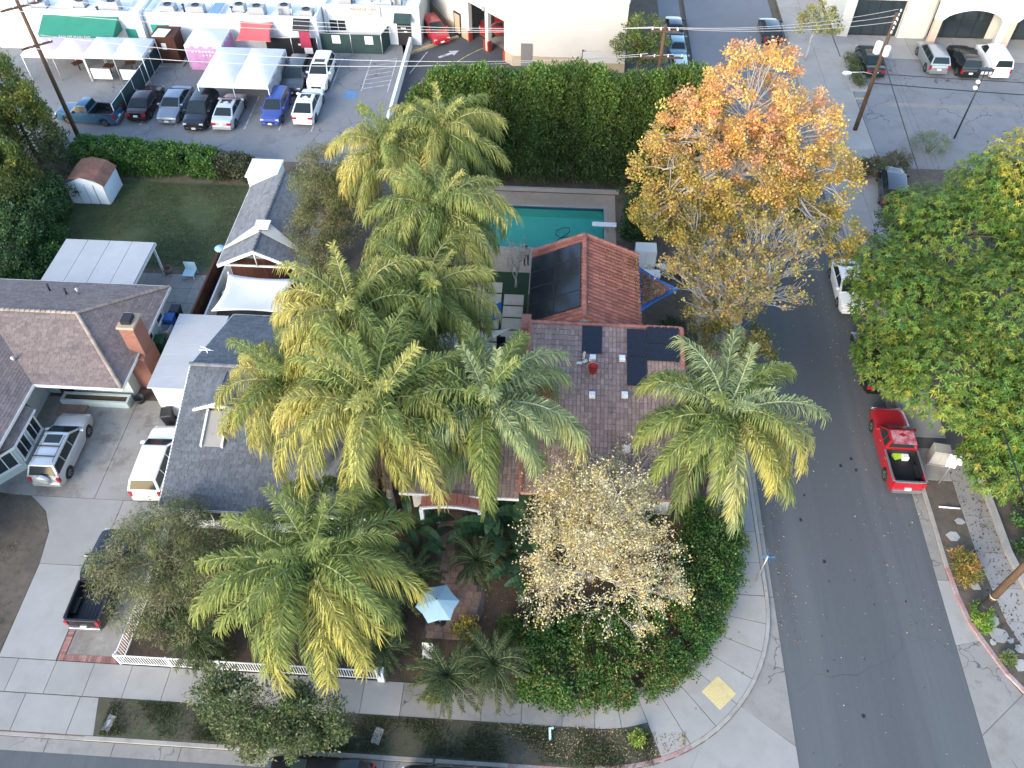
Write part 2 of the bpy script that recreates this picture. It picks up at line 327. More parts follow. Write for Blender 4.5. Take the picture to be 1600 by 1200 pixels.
M['flag'] = layered('flagstone', (0.336,0.328,0.308), [(3,.42,.62,(0.272,0.264,0.248),.8)], bump=.3, island=.15)
M['red_plastic'] = simple('red_plastic', (.55,.035,.02), .4)
M['blue_plastic'] = simple('blue_plastic', (.02,.11,.36), .45)
M['green_plastic'] = simple('green_plastic', (.02,.075,.035), .5)
M['grey_plastic'] = simple('grey_plastic', (.33,.33,.33), .5)
M['red_paint'] = simple('red_paint', (.35,.04,.03), .5)
M['orange'] = simple('orange_board', (.5,.12,.04), .55, var=.2)
M['skin'] = simple('skin', (.33,.19,.13), .6)
M['shirt'] = simple('shirt', (.42,.40,.42), .85)
M['trousers'] = simple('trousers', (.025,.027,.035), .85)
M['hair'] = simple('hair', (.012,.01,.01), .6)
M['tail'] = simple('tail_lamp', (.36,.012,.015), .2, spec=.6)
M['lens'] = simple('head_lamp', (.55,.57,.6), .1, spec=.8)
M['rim'] = simple('rim', (.42,.43,.44), .3, .8)
M['plate'] = simple('plate', (.7,.7,.68), .5)
# ------------------------------------------------------------------ foliage library
def unit(a): return a / np.maximum(np.linalg.norm(a, axis=-1, keepdims=True), 1e-9)
def rvec(n): return unit(rng.normal(size=(n, 3)))
def leaf_quads(C, D, W, ln, wd, bend=0.0):
    """diamond leaves: centre base C, direction D, width direction W"""
    n = len(C); ln = np.broadcast_to(np.asarray(ln, float).reshape(-1, 1), (n, 1)); wd = np.broadcast_to(np.asarray(wd, float).reshape(-1, 1), (n, 1))
    V = np.empty((n, 4, 3)); mid = C + D*ln*0.45
    V[:, 0] = C; V[:, 1] = mid + W*wd*0.5; V[:, 2] = C + D*ln; V[:, 2, 2] -= bend*ln[:, 0]; V[:, 3] = mid - W*wd*0.5
    return V.reshape(-1, 3), np.arange(4*n, dtype=np.int32).reshape(-1, 4)
def pick(pal, n, jit=0.16):
    pal = np.array(pal); c = pal[rng.integers(0, len(pal), n)]
    return np.clip(c * (1 + rng.normal(0, jit, (n, 1))) * (1 + rng.normal(0, jit*0.3, (n, 3))), 0.002, 1)
def clump_leaves(cl, per, ln, wd, colf, up=0.45, out=0.5, droop=0.0, flat=0.75, jit=.16):
    """cl: array of clumps (x,y,z,r); per: leaves per clump; colf(clumps)->base colours per clump"""
    cl = np.asarray(cl, float); n = len(cl)*per; idx = np.repeat(np.arange(len(cl)), per)
    d = rvec(n); rad = rng.random(n)**0.5
    off = d * (rad*cl[idx, 3])[:, None]; off[:, 2] *= flat
    C = cl[idx, :3] + off
    D = unit(d*out + rvec(n)*0.8 + np.array([0, 0, up - droop]))
    Wd = unit(np.cross(D, rvec(n)*0.7 + np.array([0, 0, 1.0])*0.8 ))
    Wd = unit(Wd)
    cc = colf(cl)[idx]; cc = np.clip(cc*(1+rng.normal(0, jit, (n, 1)))*(1+rng.normal(0, jit*.35, (n, 3))), .002, 1)
    L = ln*(0.7+0.6*rng.random(n)); V, Q = leaf_quads(C, D, Wd, L, L*wd/ln, droop*.3)
    return V, Q, cc
def merge(parts):
    Vs, Qs, Cs = [], [], []; b = 0
    for V, Q, c in parts:
        Vs.append(V); Qs.append(Q + b); Cs.append(c); b += len(V)
    return np.concatenate(Vs), np.concatenate(Qs), np.concatenate(Cs)
def leaf_obj(name, data, parent=None, **kw):
    V, Q, c = data; me = np_mesh(name, V, Q, LEAF, c); o = bpy.data.objects.new(name, me); link(o, parent)
    return tag(o, kw.get('label'), kw.get('cat'), kw.get('group'), kw.get('kind'))
def ell_clumps(c, r, n, rmin=0.7, cr=(.35, .6), low=-0.6):
    """clump centres near the surface of an ellipsoid"""
    out = []
    c = np.array(c, float); r = np.array(r, float)
    while len(out) < n:
        d = rvec(1)[0]
        if d[2] < low: continue
        k = rmin + (1-rmin)*rng.random()**0.6
        p = c + d*r*k; out.append((*p, rng.uniform(*cr)))
    return np.array(out)
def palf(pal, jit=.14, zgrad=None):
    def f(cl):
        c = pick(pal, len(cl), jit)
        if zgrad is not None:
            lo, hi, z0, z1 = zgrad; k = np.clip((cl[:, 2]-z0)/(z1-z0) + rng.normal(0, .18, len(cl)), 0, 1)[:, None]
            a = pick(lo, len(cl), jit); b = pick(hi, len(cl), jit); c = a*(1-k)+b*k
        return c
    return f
def limb_pts(p0, p1, sag=0.0, n=4, wob=.12):
    p0, p1 = Vector(p0), Vector(p1); L = (p1-p0).length; out = []
    for i in range(n+1):
        t = i/n; p = p0.lerp(p1, t); p.z += sag*L*math.sin(math.pi*t)
        if 0 < i < n: p += Vector((random.gauss(0, wob*L*.3), random.gauss(0, wob*L*.3), random.gauss(0, wob*L*.2)))
        out.append(p)
    return out
def grow(mb, p, d, length, r, depth, tips, kids=3, spread=.55, shrink=.72, n=5, upb=.12, mind=0):
    """recursive branching"""
    d = d.normalized(); q = p + d*length*.5 + Vector((random.gauss(0,.06), random.gauss(0,.06), random.gauss(0,.04)))*length
    e = p + d*length + Vector((random.gauss(0,.05), random.gauss(0,.05), 0))*length
    mb.tube([p, q, e], [r, r*.8, r*.6], n if depth > 1 else 3, 0, False)
    if depth <= 0:
        tips.append(e); return
    if depth <= mind: tips.append(e)
    for i in range(kids):
        v = Vector(tuple(rvec(1)[0])); v = (v - d*v.dot(d)).normalized() if (v - d*v.dot(d)).length > 1e-6 else Vector((1,0,0))
        nd = (d + v*spread*random.uniform(.6, 1.4) + Vector((0,0,upb))).normalized()
        s = q.lerp(e, random.uniform(0, 1)) if i else e
        grow(mb, s, nd, length*shrink*random.uniform(.75, 1.15), r*.58, depth-1, tips, kids, spread, shrink, n, upb, mind)
def tree(name, label, cat, base, trunk_r, trunk_top, lobes, per, ln, wd, colf, nclump, bark='bark', group=None, cr=(.4,.7), up=.35, droop=0.0, extra=None, rmin=.65, low=-.6, lean=0.05, twigs=3):
    """trunk, limbs to every lobe, twigs to the clumps and leaf clumps"""
    b = Vector(base); t = thing(name, label, cat, b, 0, group)
    mb = MB(); top = Vector(trunk_top) - b
    mb.tube(limb_pts((0,0,-.1), top, 0, 5, lean), [trunk_r*1.35, trunk_r, trunk_r*.9, trunk_r*.82, trunk_r*.75, trunk_r*.65], 10)
    mb.build('trunk', M[bark], t)
    br = MB(); allc = []
    vol = sum(l[1][0]*l[1][1]+l[1][0]*l[1][2] for l in lobes)
    for c, r in lobes:
        c = Vector(c) - b; n = max(6, int(nclump*(r[0]*r[1]+r[0]*r[2])/vol)); cl = ell_clumps(c, r, n, rmin, cr, low); allc.append(cl)
        st = top*random.uniform(.72, 1.0); br.tube(limb_pts(st, c, .08, 4, .15), [trunk_r*.5, trunk_r*.42, trunk_r*.34, trunk_r*.25, trunk_r*.16], 6)
        for k in range(min(n, max(3, int(n*.25*twigs/3)))):
            e = cl[rng.integers(0, n)][:3]; s = Vector(st).lerp(c, random.uniform(.5, 1))
            br.tube(limb_pts(s, e, .05, 3, .15), [trunk_r*.16, trunk_r*.12, trunk_r*.08, .015], 4, 0, False)
    br.build('branches', M[bark], t)
    cl = np.concatenate(allc); parts = [clump_leaves(cl, per, ln, wd, colf, up=up, droop=droop)]
    if extra: parts += extra(cl)
    leaf_obj('crown', merge(parts), t)
    return t
def hedge_clumps(poly, h, dens, cr=(.3,.5), wob=.25, z0=.15):
    """clumps over the shell of a box-like hedge given by a list of (x,y,halfwidth,height)"""
    out = []
    for i in range(len(poly)-1):
        a, b = poly[i], poly[i+1]; L = math.hypot(b[0]-a[0], b[1]-a[1]); n = int(L*dens)
        tx, ty = (b[0]-a[0])/L, (b[1]-a[1])/L
        for k in range(n):
            t = rng.random(); hw = a[2]*(1-t)+b[2]*t; hh = a[3]*(1-t)+b[3]*t
            x, y = a[0]+(b[0]-a[0])*t, a[1]+(b[1]-a[1])*t; per = 2*hh+2*hw; s = rng.random()*per
            if s < hh: u, z = -hw, s
            elif s < hh+2*hw: u, z = s-hh-hw, hh
            else: u, z = hw, s-hh-2*hw
            u += rng.normal(0, wob*.6); z = max(z0, z + rng.normal(0, wob*.5)) - (0.25*hh*max(0, abs(u)/max(hw,.01)-.8) if z > hh*.9 else 0)
            out.append((x-ty*u, y+tx*u, z, rng.uniform(*cr)))
    return np.array(out)

# ---- feather palm fronds
def frond_mesh(name, L, el0, el1, ll, wid, cols, nl=64, seed=0, droop=.5, plum=.5, roll=0.0):
    r0 = np.random.default_rng(seed); n = 18; pts = [np.zeros(3)]; el = []
    for i in range(n):
        t = i/n; e = math.radians(el0 + (el1-el0)*t**1.25); el.append(e)
        pts.append(pts[-1] + np.array([math.cos(e), 0.05*math.sin(3*t+seed), math.sin(e)])*L/n)
    pts = np.array(pts); V = []; Q = []; C = []
    # rachis, 4-sided
    rc = np.array(cols[2])
    for i in range(n):
        for sgn, nrm in ((1, (0,1,0)), (-1, (0,-1,0))):
            a, b = pts[i], pts[i+1]; ra, rb = .045*(1-i/n)+.008, .045*(1-(i+1)/n)+.008
            k = len(V); V += [a+np.array([0,sgn*ra,-ra*.4]), b+np.array([0,sgn*rb,-rb*.4]), b+np.array([0,0,rb]), a+np.array([0,0,ra])]; Q.append((k,k+1,k+2,k+3)); C.append(rc*(.9+.2*r0.random()))
    for i in range(nl):
        s = .13 + .87*(i+r0.random()*.8)/nl; k = min(n-1, int(s*n)); f = s*n-k
        if k >= n: k, f = n-1, 1.0
        p = pts[k]*(1-f)+pts[k+1]*f; e = el[k]; fw = np.array([math.cos(e), 0, math.sin(e)]); upv = np.array([-math.sin(e), 0, math.cos(e)])
        prof = max(math.sin(math.pi*min(1, .18+s*.8))**.6, .62 if s > .6 else 0)
        for sgn in (-1, 1):
            ln = ll*prof*(.8+.35*r0.random()); a = r0.normal(0, plum) + .25
            d = fw*(.45+.55*s) + np.array([0, sgn, 0])*math.cos(a)*1.0 + upv*math.sin(a); d /= np.linalg.norm(d)
            m = p + d*ln*.5 + np.array([0,0,-droop*ln*.12]); tp = p + d*ln*(.85-.12*min(1,droop)) + np.array([0,0,-droop*ln*(.4+.3*r0.random())])
            wv = np.cross(d, np.array([0,0,1.0])) + r0.normal(0,.35,3); wv /= np.linalg.norm(wv); wv *= wid*(.75+.5*r0.random())*.5
            q = len(V); V += [p-wv*.5, p+wv*.5, m+wv, m-wv]; Q.append((q,q+1,q+2,q+3))
            q2 = len(V); V += [m-wv, m+wv, tp+wv*.25, tp-wv*.25]; Q.append((q2,q2+1,q2+2,q2+3))
            g = np.clip(s*.8 + r0.normal(0,.25) - .25, 0, 1); c = np.array(cols[0])*(1-g)+np.array(cols[1])*g; c = c*(.78+.44*r0.random())
            C.append(c); C.append(c*(1.0+.12*g))
    return np_mesh(name, np.array(V), np.array(Q), LEAF, np.clip(np.array(C), .002, 1))
DRY = (.34,.23,.13)
# three leaf tints: fresh green, yellow green with warm sunlight painted in, silvery grey green
TINT = {'green':  ((0.165,0.226,0.059),(0.209,0.263,0.071),(0.116,0.178,0.053),(0.331,0.333,0.088),(0.515,0.429,0.106),(0.404,0.429,0.212)),
        'yellow': ((0.260,0.277,0.077),(0.307,0.319,0.088),(0.177,0.224,0.065),(0.448,0.407,0.118),(0.555,0.472,0.142),(0.519,0.496,0.260)),
        'grey':   ((0.195,0.254,0.124),(0.236,0.295,0.142),(0.142,0.206,0.100),(0.330,0.354,0.142),(0.496,0.425,0.153),(0.425,0.472,0.307))}
FROND = {}
for ti, (tn, (G1, G2, GD, YG, YY, RA)) in enumerate(TINT.items()):
    FROND[tn] = []
    for k in range(3):
        s = 100*ti + k
        FROND[tn].append([frond_mesh('frond_new', 3.4, 80, 35, .72, .042, (G2, YG, RA), 96, s+10, .5, .6),
                  frond_mesh('frond_rising', 4.3, 64, -40, .98, .042, (G1, YG, RA), 125, s+20, 1.0, .85),
                  frond_mesh('frond_arching', 4.8, 46, -78, 1.05, .042, (G1, YG, RA), 135, s+30, 1.15, .85),
                  frond_mesh('frond_spreading', 4.8, 24, -86, 1.05, .042, (GD, YG, RA), 135, s+40, 1.2, .8),
                  frond_mesh('frond_hanging', 4.4, -8, -88, 1.0, .042, (GD, YG, RA), 125, s+50, 1.2, .7),
                  frond_mesh('frond_yellow', 4.7, 42, -80, 1.05, .042, (YG, YY, RA), 135, s+60, 1.15, .85)])
FROND_DRY = frond_mesh('frond_dry', 3.0, -35, -88, .55, .05, (DRY, (.44,.29,.16), (.5,.42,.32)), 70, 77, 1.2, .7)
def palm(label, base, crown, n=30, scale=1.0, yellow=.25, ysector=None, dry=3, tint='green', tint2=None, lean=(0,0), group='queen palms around the two houses', tr=.19):
    b = Vector(base); c = Vector(crown) - b
    t = thing('queen_palm', label, 'palm tree', b, 0, group)
    mb = MB(); pts = limb_pts((0,0,-.1), c, 0, 8, .02); rr = [tr*1.5, tr*1.15, tr, tr*.97, tr*.95, tr*.93, tr*.9, tr*.95, tr*1.15]
    mb.tube(pts, rr, 12); mb.build('trunk', M['palm_trunk'], t)
    fb = MB(); fb.lathe([(.05,-1.3),(.2,-1.2),(.27,-.8),(.30,-.4),(.22,0),(.1,.35),(.02,.5)], tuple(c), 12); fb.build('crown_shaft', M['fibre'], t)
    ga = 2.399963; a0 = random.random()*6.28
    for i in range(n):
        u = i/(n-1); az = a0 + i*ga + random.gauss(0,.12); k = 0 if u < .10 else 1 if u < .3 else 2 if u < .58 else 3 if u < .82 else 4
        if dry >= 4 and k >= 3 and math.cos(az - R(265)) > .55 and random.random() < .75: continue
        if k in (2, 3) and random.random() < yellow: k = 5
        if ysector is not None and k in (2,3,5):  # gathers yellow fronds on one side; on the left palms, sunlight painted in
            dd = math.cos(az - R(ysector)); k = 5 if (dd > .35 and random.random() < .7) else (k if k != 5 else 2)
        tn = tint2 if (tint2 and random.random() < .4) else tint; me = FROND[tn][random.randrange(3)][k]; s = scale*random.uniform(.80, 1.08)
        o = inst('frond', me, t, c + Vector((0,0,.1-.25*u)), (random.gauss(0,.16), random.gauss(0,.12), az), (s,s,s))
    for i in range(dry):
        az = (R(265)+random.gauss(0,.45)) if dry >= 4 else (a0 + i*2.1 + random.random()); s = scale*random.uniform(.6, 1.0)
        inst('dry_frond', FROND_DRY, t, c + Vector((math.cos(az)*.12, math.sin(az)*.12, -.5)), (0, 0, az), (s,s,s))
    return t
PYG = [frond_mesh('pygmy_frond', 1.7, 62, -40, .30, .022, ((.05,.085,.035),(.11,.13,.04),(.12,.14,.06)), 60, 80+k, .3, .35) for k in range(3)]
PYG += [frond_mesh('pygmy_frond_low', 1.7, 22, -55, .30, .022, ((.045,.075,.032),(.14,.13,.04),(.12,.14,.06)), 60, 90+k, .35, .35) for k in range(3)]
def small_palm(label, base, h=1.0, n=34, scale=1.0, group='low feathery palms in the front garden'):
    t = thing('pygmy_palm', label, 'palm tree', base, 0, group)
    mb = MB(); mb.tube([(0,0,-.05),(.03,.02,h*.5),(0,0,h)], [.13,.11,.12], 9); mb.build('trunk', M['palm_trunk'], t)
    for i in range(n):
        u = i/(n-1); az = i*2.399963 + random.gauss(0,.15); s = scale*random.uniform(.85,1.12)
        me = PYG[random.randrange(3) + (3 if u > .5 else 0)]
        inst('frond', me, t, (0,0,h), (random.gauss(0,.1), .25 - .45*(1-u) if u < .4 else random.gauss(.1,.1), az), (s,s,s))
    return t
def paddle_mesh(name, L, wd, seed, col):
    r0 = np.random.default_rng(seed); n = 10; V = []; Q = []; C = []; p = np.zeros(3); st = 0.9
    for i in range(5):      # stalk
        e = math.radians(80 - i*4); a = p.copy(); p = p + np.array([math.cos(e),0,math.sin(e)])*L*.55/5
        k = len(V); V += [a+[0,-.02,0], a+[0,.02,0], p+[0,.02,0], p+[0,-.02,0]]; Q.append((k,k+1,k+2,k+3)); C.append(np.array(col)*.8)
    for i in range(n):
        e0 = math.radians(62 - 95*i/n); e1 = math.radians(62 - 95*(i+1)/n); a = p.copy(); b = a + np.array([math.cos(e0),0,math.sin(e0)])*L*.75/n
        wa = wd*math.sin(math.pi*min(.97, .1+.88*i/n))**.7; wb = wd*math.sin(math.pi*min(.98, .1+.88*(i+1)/n))**.7
        for sg in (-1, 1):
            k = len(V); tear = .02 + .06*r0.random()
            V += [a, b, b+np.array([0,sg*wb,wb*.35-tear]), a+np.array([0,sg*wa,wa*.35])]; Q.append((k,k+1,k+2,k+3)); C.append(np.array(col)*(.8+.4*r0.random()))
        p = b
    return np_mesh(name, np.array(V), np.array(Q), LEAF, np.array(C))
PADDLE = [paddle_mesh('paddle_leaf', 2.6, .30, k, [(.035,.085,.035),(.045,.105,.04),(.055,.11,.05),(.03,.07,.03)][k]) for k in range(4)]
def paddle_plant(label, base, n=16, scale=1.0, group='big leaved plants in the front garden'):
    t = thing('bird_of_paradise_plant', label, 'plant', base, 0, group)
    for i in range(n):
        s = scale*random.uniform(.7,1.15); az = i*2.399963+random.gauss(0,.3)
        inst('leaf', PADDLE[i % 4], t, (random.gauss(0,.22), random.gauss(0,.22), -.05), (random.gauss(0,.12), random.uniform(-.15,.4), az), (s,s,s))
    return t
def shrub(name, label, base, rx, ry, h, pal, n=40, per=60, ln=.12, wd=.06, group=None, cr=(.25,.42), cat='shrub', flower=None):
    t = thing(name, label, cat, base, 0, group); mb = MB()
    for i in range(6):
        a = i*1.05; mb.tube(limb_pts((0,0,-.05), (math.cos(a)*rx*.5, math.sin(a)*ry*.5, h*.7), .05, 3), [.05,.035,.02,.012], 5, 0, False)
    mb.build('stems', M['bark'], t)
    cl = ell_clumps((0,0,h*.5), (rx-.2, ry-.2, h*.5), n, .55, cr, -.7)
    parts = [clump_leaves(cl, per, ln, wd, palf(pal))]
    if flower: parts.append(clump_leaves(cl[:max(3, len(cl)//3)], 6, .09, .08, palf(flower), jit=.1))
    leaf_obj('foliage', merge(parts), t); return t
def flat_litter(name, pts, size, pal, parent=None, label=None, z=.02, kind='stuff', cat=None):
    """fallen leaves lying on a surface"""
    C = np.asarray(pts, float); n = len(C); a = rng.random(n)*6.28; D = np.stack([np.cos(a), np.sin(a), rng.normal(0,.25,n)], 1); D = unit(D)
    W = unit(np.cross(np.tile([0,0,1.0],(n,1)), D) + np.stack([np.zeros(n),np.zeros(n),rng.normal(0,.3,n)],1)); C[:, 2] += z
    s = size*(.6+.8*rng.random(n)); V, Q = leaf_quads(C, D, W, s, s*.7)
    return leaf_obj(name, (V, Q, pick(pal, n, .2)), parent, label=label, kind=kind, cat=cat)

# ------------------------------------------------------------------ vehicle library
PAINT = {}
def paint(c, metal=.35):
    k = (c, metal)
    if k not in PAINT: PAINT[k] = simple('car_paint', c, .32, metal, .5, .7)
    return PAINT[k]
def lerp_tab(tab, t):
    for (a, va), (b, vb) in zip(tab, tab[1:]):
        if t <= b: return va + (vb-va)*((t-a)/(b-a) if b > a else 1)
    return tab[-1][1]
_wheel = {}
def wheel_meshes(r, w):
    if (r, w) in _wheel: return _wheel[(r, w)]
    a = MB(); a.lathe([(r*.62,-w/2),(r*.9,-w/2),(r,-w/2+.03),(r,w/2-.03),(r*.9,w/2),(r*.62,w/2),(r*.60,w*.1)], (0,0,0), 22, 0, 'Y')
    b = MB(); b.lathe([(r*.63,w*.5-.005),(r*.58,w*.46),(r*.56,w*.2),(r*.12,w*.28),(r*.02,w*.33)], (0,0,0), 20, 1, 'Y')
    for k in range(6):
        t = k*math.pi/3; M2 = Matrix.Rotation(t, 3, 'Y')
        vs = [M2 @ Vector(v) for v in ((.05*r/.33,w*.44,.02),(r*.6,w*.48,.03),(r*.6,w*.48,-.03),(.05*r/.33,w*.44,-.02),(.05*r/.33,w*.3,.02),(r*.6,w*.36,.03),(r*.6,w*.36,-.03),(.05*r/.33,w*.3,-.02))]
        b.add(vs, [(0,1,2,3),(4,7,6,5),(0,4,5,1),(3,2,6,7)], 0)
    _wheel[(r, w)] = (a.mesh('tyre', M['rubber']), b.mesh('rim', [M['rim'], M['black']])); return _wheel[(r, w)]
KIND = {
 'sedan': dict(L=4.75, W=1.84, H=1.46, r=.33, top=[(0,.66),(.012,.88),(.04,.99),(.18,1.02),(.3,1.0),(.7,.98),(.76,.96),(.93,.84),(.985,.70),(1,.55)], gh=(.13,.31,.57,.75), wheels=(.19,.80)),
 'suv':   dict(L=4.65, W=1.88, H=1.70, r=.36, top=[(0,.72),(.012,.95),(.03,1.08),(.3,1.09),(.7,1.07),(.765,1.05),(.93,.98),(.985,.82),(1,.6)], gh=(.012,.085,.56,.755), wheels=(.185,.80)),
 'coupe': dict(L=4.65, W=1.90, H=1.62, r=.37, top=[(0,.72),(.012,.95),(.04,1.07),(.3,1.07),(.7,1.03),(.765,1.0),(.93,.92),(.985,.76),(1,.58)], gh=(.03,.26,.54,.755), wheels=(.185,.80)),
 'hatch': dict(L=4.2, W=1.78, H=1.50, r=.32, top=[(0,.68),(.012,.9),(.03,1.0),(.3,1.0),(.7,.97),(.765,.94),(.93,.83),(.985,.70),(1,.55)], gh=(.02,.13,.55,.77), wheels=(.18,.80)),
 'van':   dict(L=4.8, W=1.85, H=1.88, r=.33, top=[(0,.75),(.01,1.0),(.03,1.14),(.6,1.14),(.8,1.10),(.86,1.06),(.96,.92),(1,.65)], gh=(.008,.03,.62,.83), wheels=(.19,.82)),
 'pickup': dict(L=5.7, W=1.98, H=1.84, r=.39, top=[(0,.80),(.008,1.16),(.02,1.2),(.42,1.2),(.5,1.2),(.7,1.18),(.74,1.15),(.94,1.07),(.985,.9),(1,.65)], gh=(.415,.435,.585,.71), wheels=(.19,.80), bed=(.025,.405)),
}
def car(name, kind, loc, heading, colr, label, group, metal=.35, cat='car', roof=None, sunroof=False, rack=False, spare=False, plate=True, scale=1.0, cover=False, bare=False, gap=True):
    K = KIND[kind]; L, W, H, r = K['L'], K['W'], K['H'], K['r']; hw = W/2; pm = paint(colr, metal)
    t0 = thing(name, label, cat, (loc[0], loc[1], loc[2] if len(loc) > 2 else 0.005), R(heading), group)
    if scale != 1: t0.scale = (scale,)*3
    X = lambda t: (t-.5)*L
    ts = sorted(set([0,.004,.012,.03,.055] + [i/46 for i in range(2,45)] + [.945,.97,.985,.996,1.0] + ([K['bed'][0], K['bed'][0]+.0005, K['bed'][1], K['bed'][1]+.0005] if 'bed' in K else [])))
    def hwid(t): return hw*(1 - .15*abs(2*t-1)**6 - (.09 if t in (0, 1.0) else 0))
    def zb(t):
        z = .24 + (.10 if t < .02 or t > .98 else 0); x = X(t)
        for wt in K['wheels']:
            dx = abs(x - X(wt)); ra = r+.055
            if dx < ra: z = max(z, r + math.sqrt(ra*ra-dx*dx))
        return z
    def ring(t):
        w_, z_, zt = hwid(t), zb(t), lerp_tab(K['top'], t); z1 = max(.52*zt, z_+.03); z2 = max(zt-.16, z1+.03)
        if 'bed' in K and K['bed'][0] < t <= K['bed'][1]:
            return [(w_*.965, z_), (w_, z1), (w_*.99, z2), (w_*.97, zt), (w_*.88, zt), (w_*.875, .62), (0, .62)]
        zt2 = max(zt, z2+.02)
        return [(w_*.965, z_), (w_, z1), (w_*.985, z2), (w_*.955, zt2-.05), (w_*.90, zt2-.012), (w_*.55, zt2+.018), (0, zt2+.026)]
    b = MB(); rings = []
    for t in ts:
        rg = ring(t); full = [(X(t), y, z) for y, z in rg] + [(X(t), -y, z) for y, z in reversed(rg[:-1])]; rings.append(full)
    n = len(rings[0]); vs = [p for rg in rings for p in rg]; fs = []
    for i in range(len(rings)-1):
        for k in range(n-1): fs.append((i*n+k, i*n+k+1, (i+1)*n+k+1, (i+1)*n+k))
    fs.append(tuple(range(n))); fs.append(tuple((len(rings)-1)*n + k for k in range(n-1, -1, -1)))
    b.add(vs, fs, 0, False)
    bedlo = K.get('bed', (0, 0))[1]
    rb, rr, rf, ws = K['gh']; belt = max(lerp_tab(K['top'], t) for t in (rb+.03, .5, ws-.02)) - .01; wb = hw*.93; wr = hw*.72
    gts = [rb, rb*.5+rr*.5, rr, rr+.02, .5*(rr+rf), rf-.02, rf, .5*(rf+ws), ws]
    def gz(t):
        Hc = H
        if t < rr: return belt + (Hc-.03-belt)*(t-rb)/(rr-rb)
        if t > rf: return belt + (Hc-.03-belt)*(ws-t)/(ws-rf)
        return Hc - .03*((2*(t-rr)/(rf-rr)-1)**2)
    gv = []; gf = []; m = 9
    for t in gts:
        z = gz(t); k = (z-belt)/(H-belt); y = wb+(wr-wb)*k; c = .035*k
        rg = [(wb, belt-.06), (wb, belt), (y, z-c), (y*.86, z), (0, z+c*.6)]; gv += [(X(t), a, d) for a, d in rg] + [(X(t), -a, d) for a, d in reversed(rg[:-1])]
    for i in range(len(gts)-1):
        for k in range(m-1): gf.append((i*m+k, i*m+k+1, (i+1)*m+k+1, (i+1)*m+k))
    gf.append(tuple(range(m))); gf.append(tuple((len(gts)-1)*m+k for k in range(m-1,-1,-1)))
    rm = 0
    b.add(gv, gf, 0, False); b.sm = [True]*len(b.sm); body = b.build('body', [pm], t0); body.data.set_sharp_from_angle(angle=R(32))
    u = MB(); u.box(X(.04), X(.965), -hw*.80, hw*.80, .2, .55); u.build('underbody', M['black'], t0)
    # glass
    def slant(xa, xb, s0, s1, fac, name):
        za, zb_ = belt + (H-.03-belt)*s0, belt + (H-.03-belt)*s1
        xs = [xa + (xb-xa)*s for s in (s0, s1)]; ys = [(wb+(wr-wb)*s)*fac for s in (s0, s1)]
        nrm = Vector((abs(H-belt)*(1 if xa > xb else -1), 0, abs(xa-xb))).normalized()*.028
        vs = []
        for j, (x, y, z) in enumerate(((xs[0], ys[0], za), (xs[1], ys[1], zb_))):
            for f in (-1, -.5, 0, .5, 1): vs.append(Vector((x, y*f, z + .012*(1-f*f))) + nrm)
        bot = [v - nrm*1.5 for v in vs]
        g = MB(); g.add(vs, [(k, k+1, 6+k, 5+k) for k in range(4)], 0, True)
        g.build(name, M['carglass'], t0)
    slant(X(ws), X(rf), .06, .93, .90, 'windshield')
    if kind != 'van' or True: slant(X(rb), X(rr), .12 if kind != 'pickup' else .2, .90, .86, 'rear_window')
    cp = .16 if kind in ('sedan', 'coupe') else .12
    for sg in (-1, 1):
        def sp(x, s): return Vector((x, sg*((wb+(wr-wb)*s)+.012), belt + (H-.03-belt)*s + .006))
        s0, s1 = .07, .84
        xf = lambda s: X(ws) + (X(rf)-X(ws))*s - .14; xr = lambda s: X(rb) + (X(rr)-X(rb))*s + cp
        if kind == 'pickup': cuts = [X(.515)]
        elif kind == 'van': cuts = [X(.50)]
        elif kind in ('suv',): cuts = [X(.46), X(.24)]
        else: cuts = [X(.45)]
        edges = [None] + cuts + [None]
        for j in range(len(edges)-1):
            if kind == 'van' and j == 1 and bare: continue
            fa = (lambda s: xf(s)) if j == 0 else (lambda s, c=edges[j]: c-.03)
            ba = (lambda s: xr(s)) if j == len(edges)-2 else (lambda s, c=edges[j+1]: c+.03)
            g = MB(); g.add([sp(fa(s0), s0), sp(fa(s1), s1), sp(ba(s1), s1), sp(ba(s0), s0)], [(0,1,2,3)]); g.build('side_window', M['carglass'], t0)
        # lamps, mirrors
        zt = lerp_tab(K['top'], .97); g = MB(); g.bbox(X(.93), X(.992), min(sg*hw*.56, sg*hw*.865), max(sg*hw*.56, sg*hw*.865), zt-.20, zt-.04, .02); g.build('headlight', M['lens'], t0)
        zr = lerp_tab(K['top'], .02); g = MB()
        if kind in ('suv', 'van', 'pickup', 'hatch'): g.box(X(-.003), X(.035), min(sg*hw*.74, sg*hw*.90), max(sg*hw*.74, sg*hw*.90), zr-.38, zr-.02)
        else: g.box(X(-.004), X(.03), min(sg*hw*.50, sg*hw*.885), max(sg*hw*.50, sg*hw*.885), zr-.26, zr-.08)
        g.build('taillight', M['tail'], t0)
        g = MB(); xm = X(ws)-.30; g.bbox(xm-.08, xm+.08, min(sg*(hw*.93), sg*(hw+.17)), max(sg*(hw*.93), sg*(hw+.17)), belt+.0, belt+.15, .03); g.build('mirror', pm, t0)
        for hx in (.30,.52): g = MB(); g.tube([(X(hx), sg*(hw*.995), belt-.14), (X(hx+.03), sg*(hw*1.01), belt-.14)], .015, 5); g.build('door_handle', M['rim'], t0)
        tw, tr_ = wheel_meshes(r, .22)
        for wt in K['wheels']:
            wo_ = inst('wheel', tw, t0, (X(wt), sg*(hw-.12), r), (0, 0, 0 if sg > 0 else math.pi)); inst('rim', tr_, wo_)
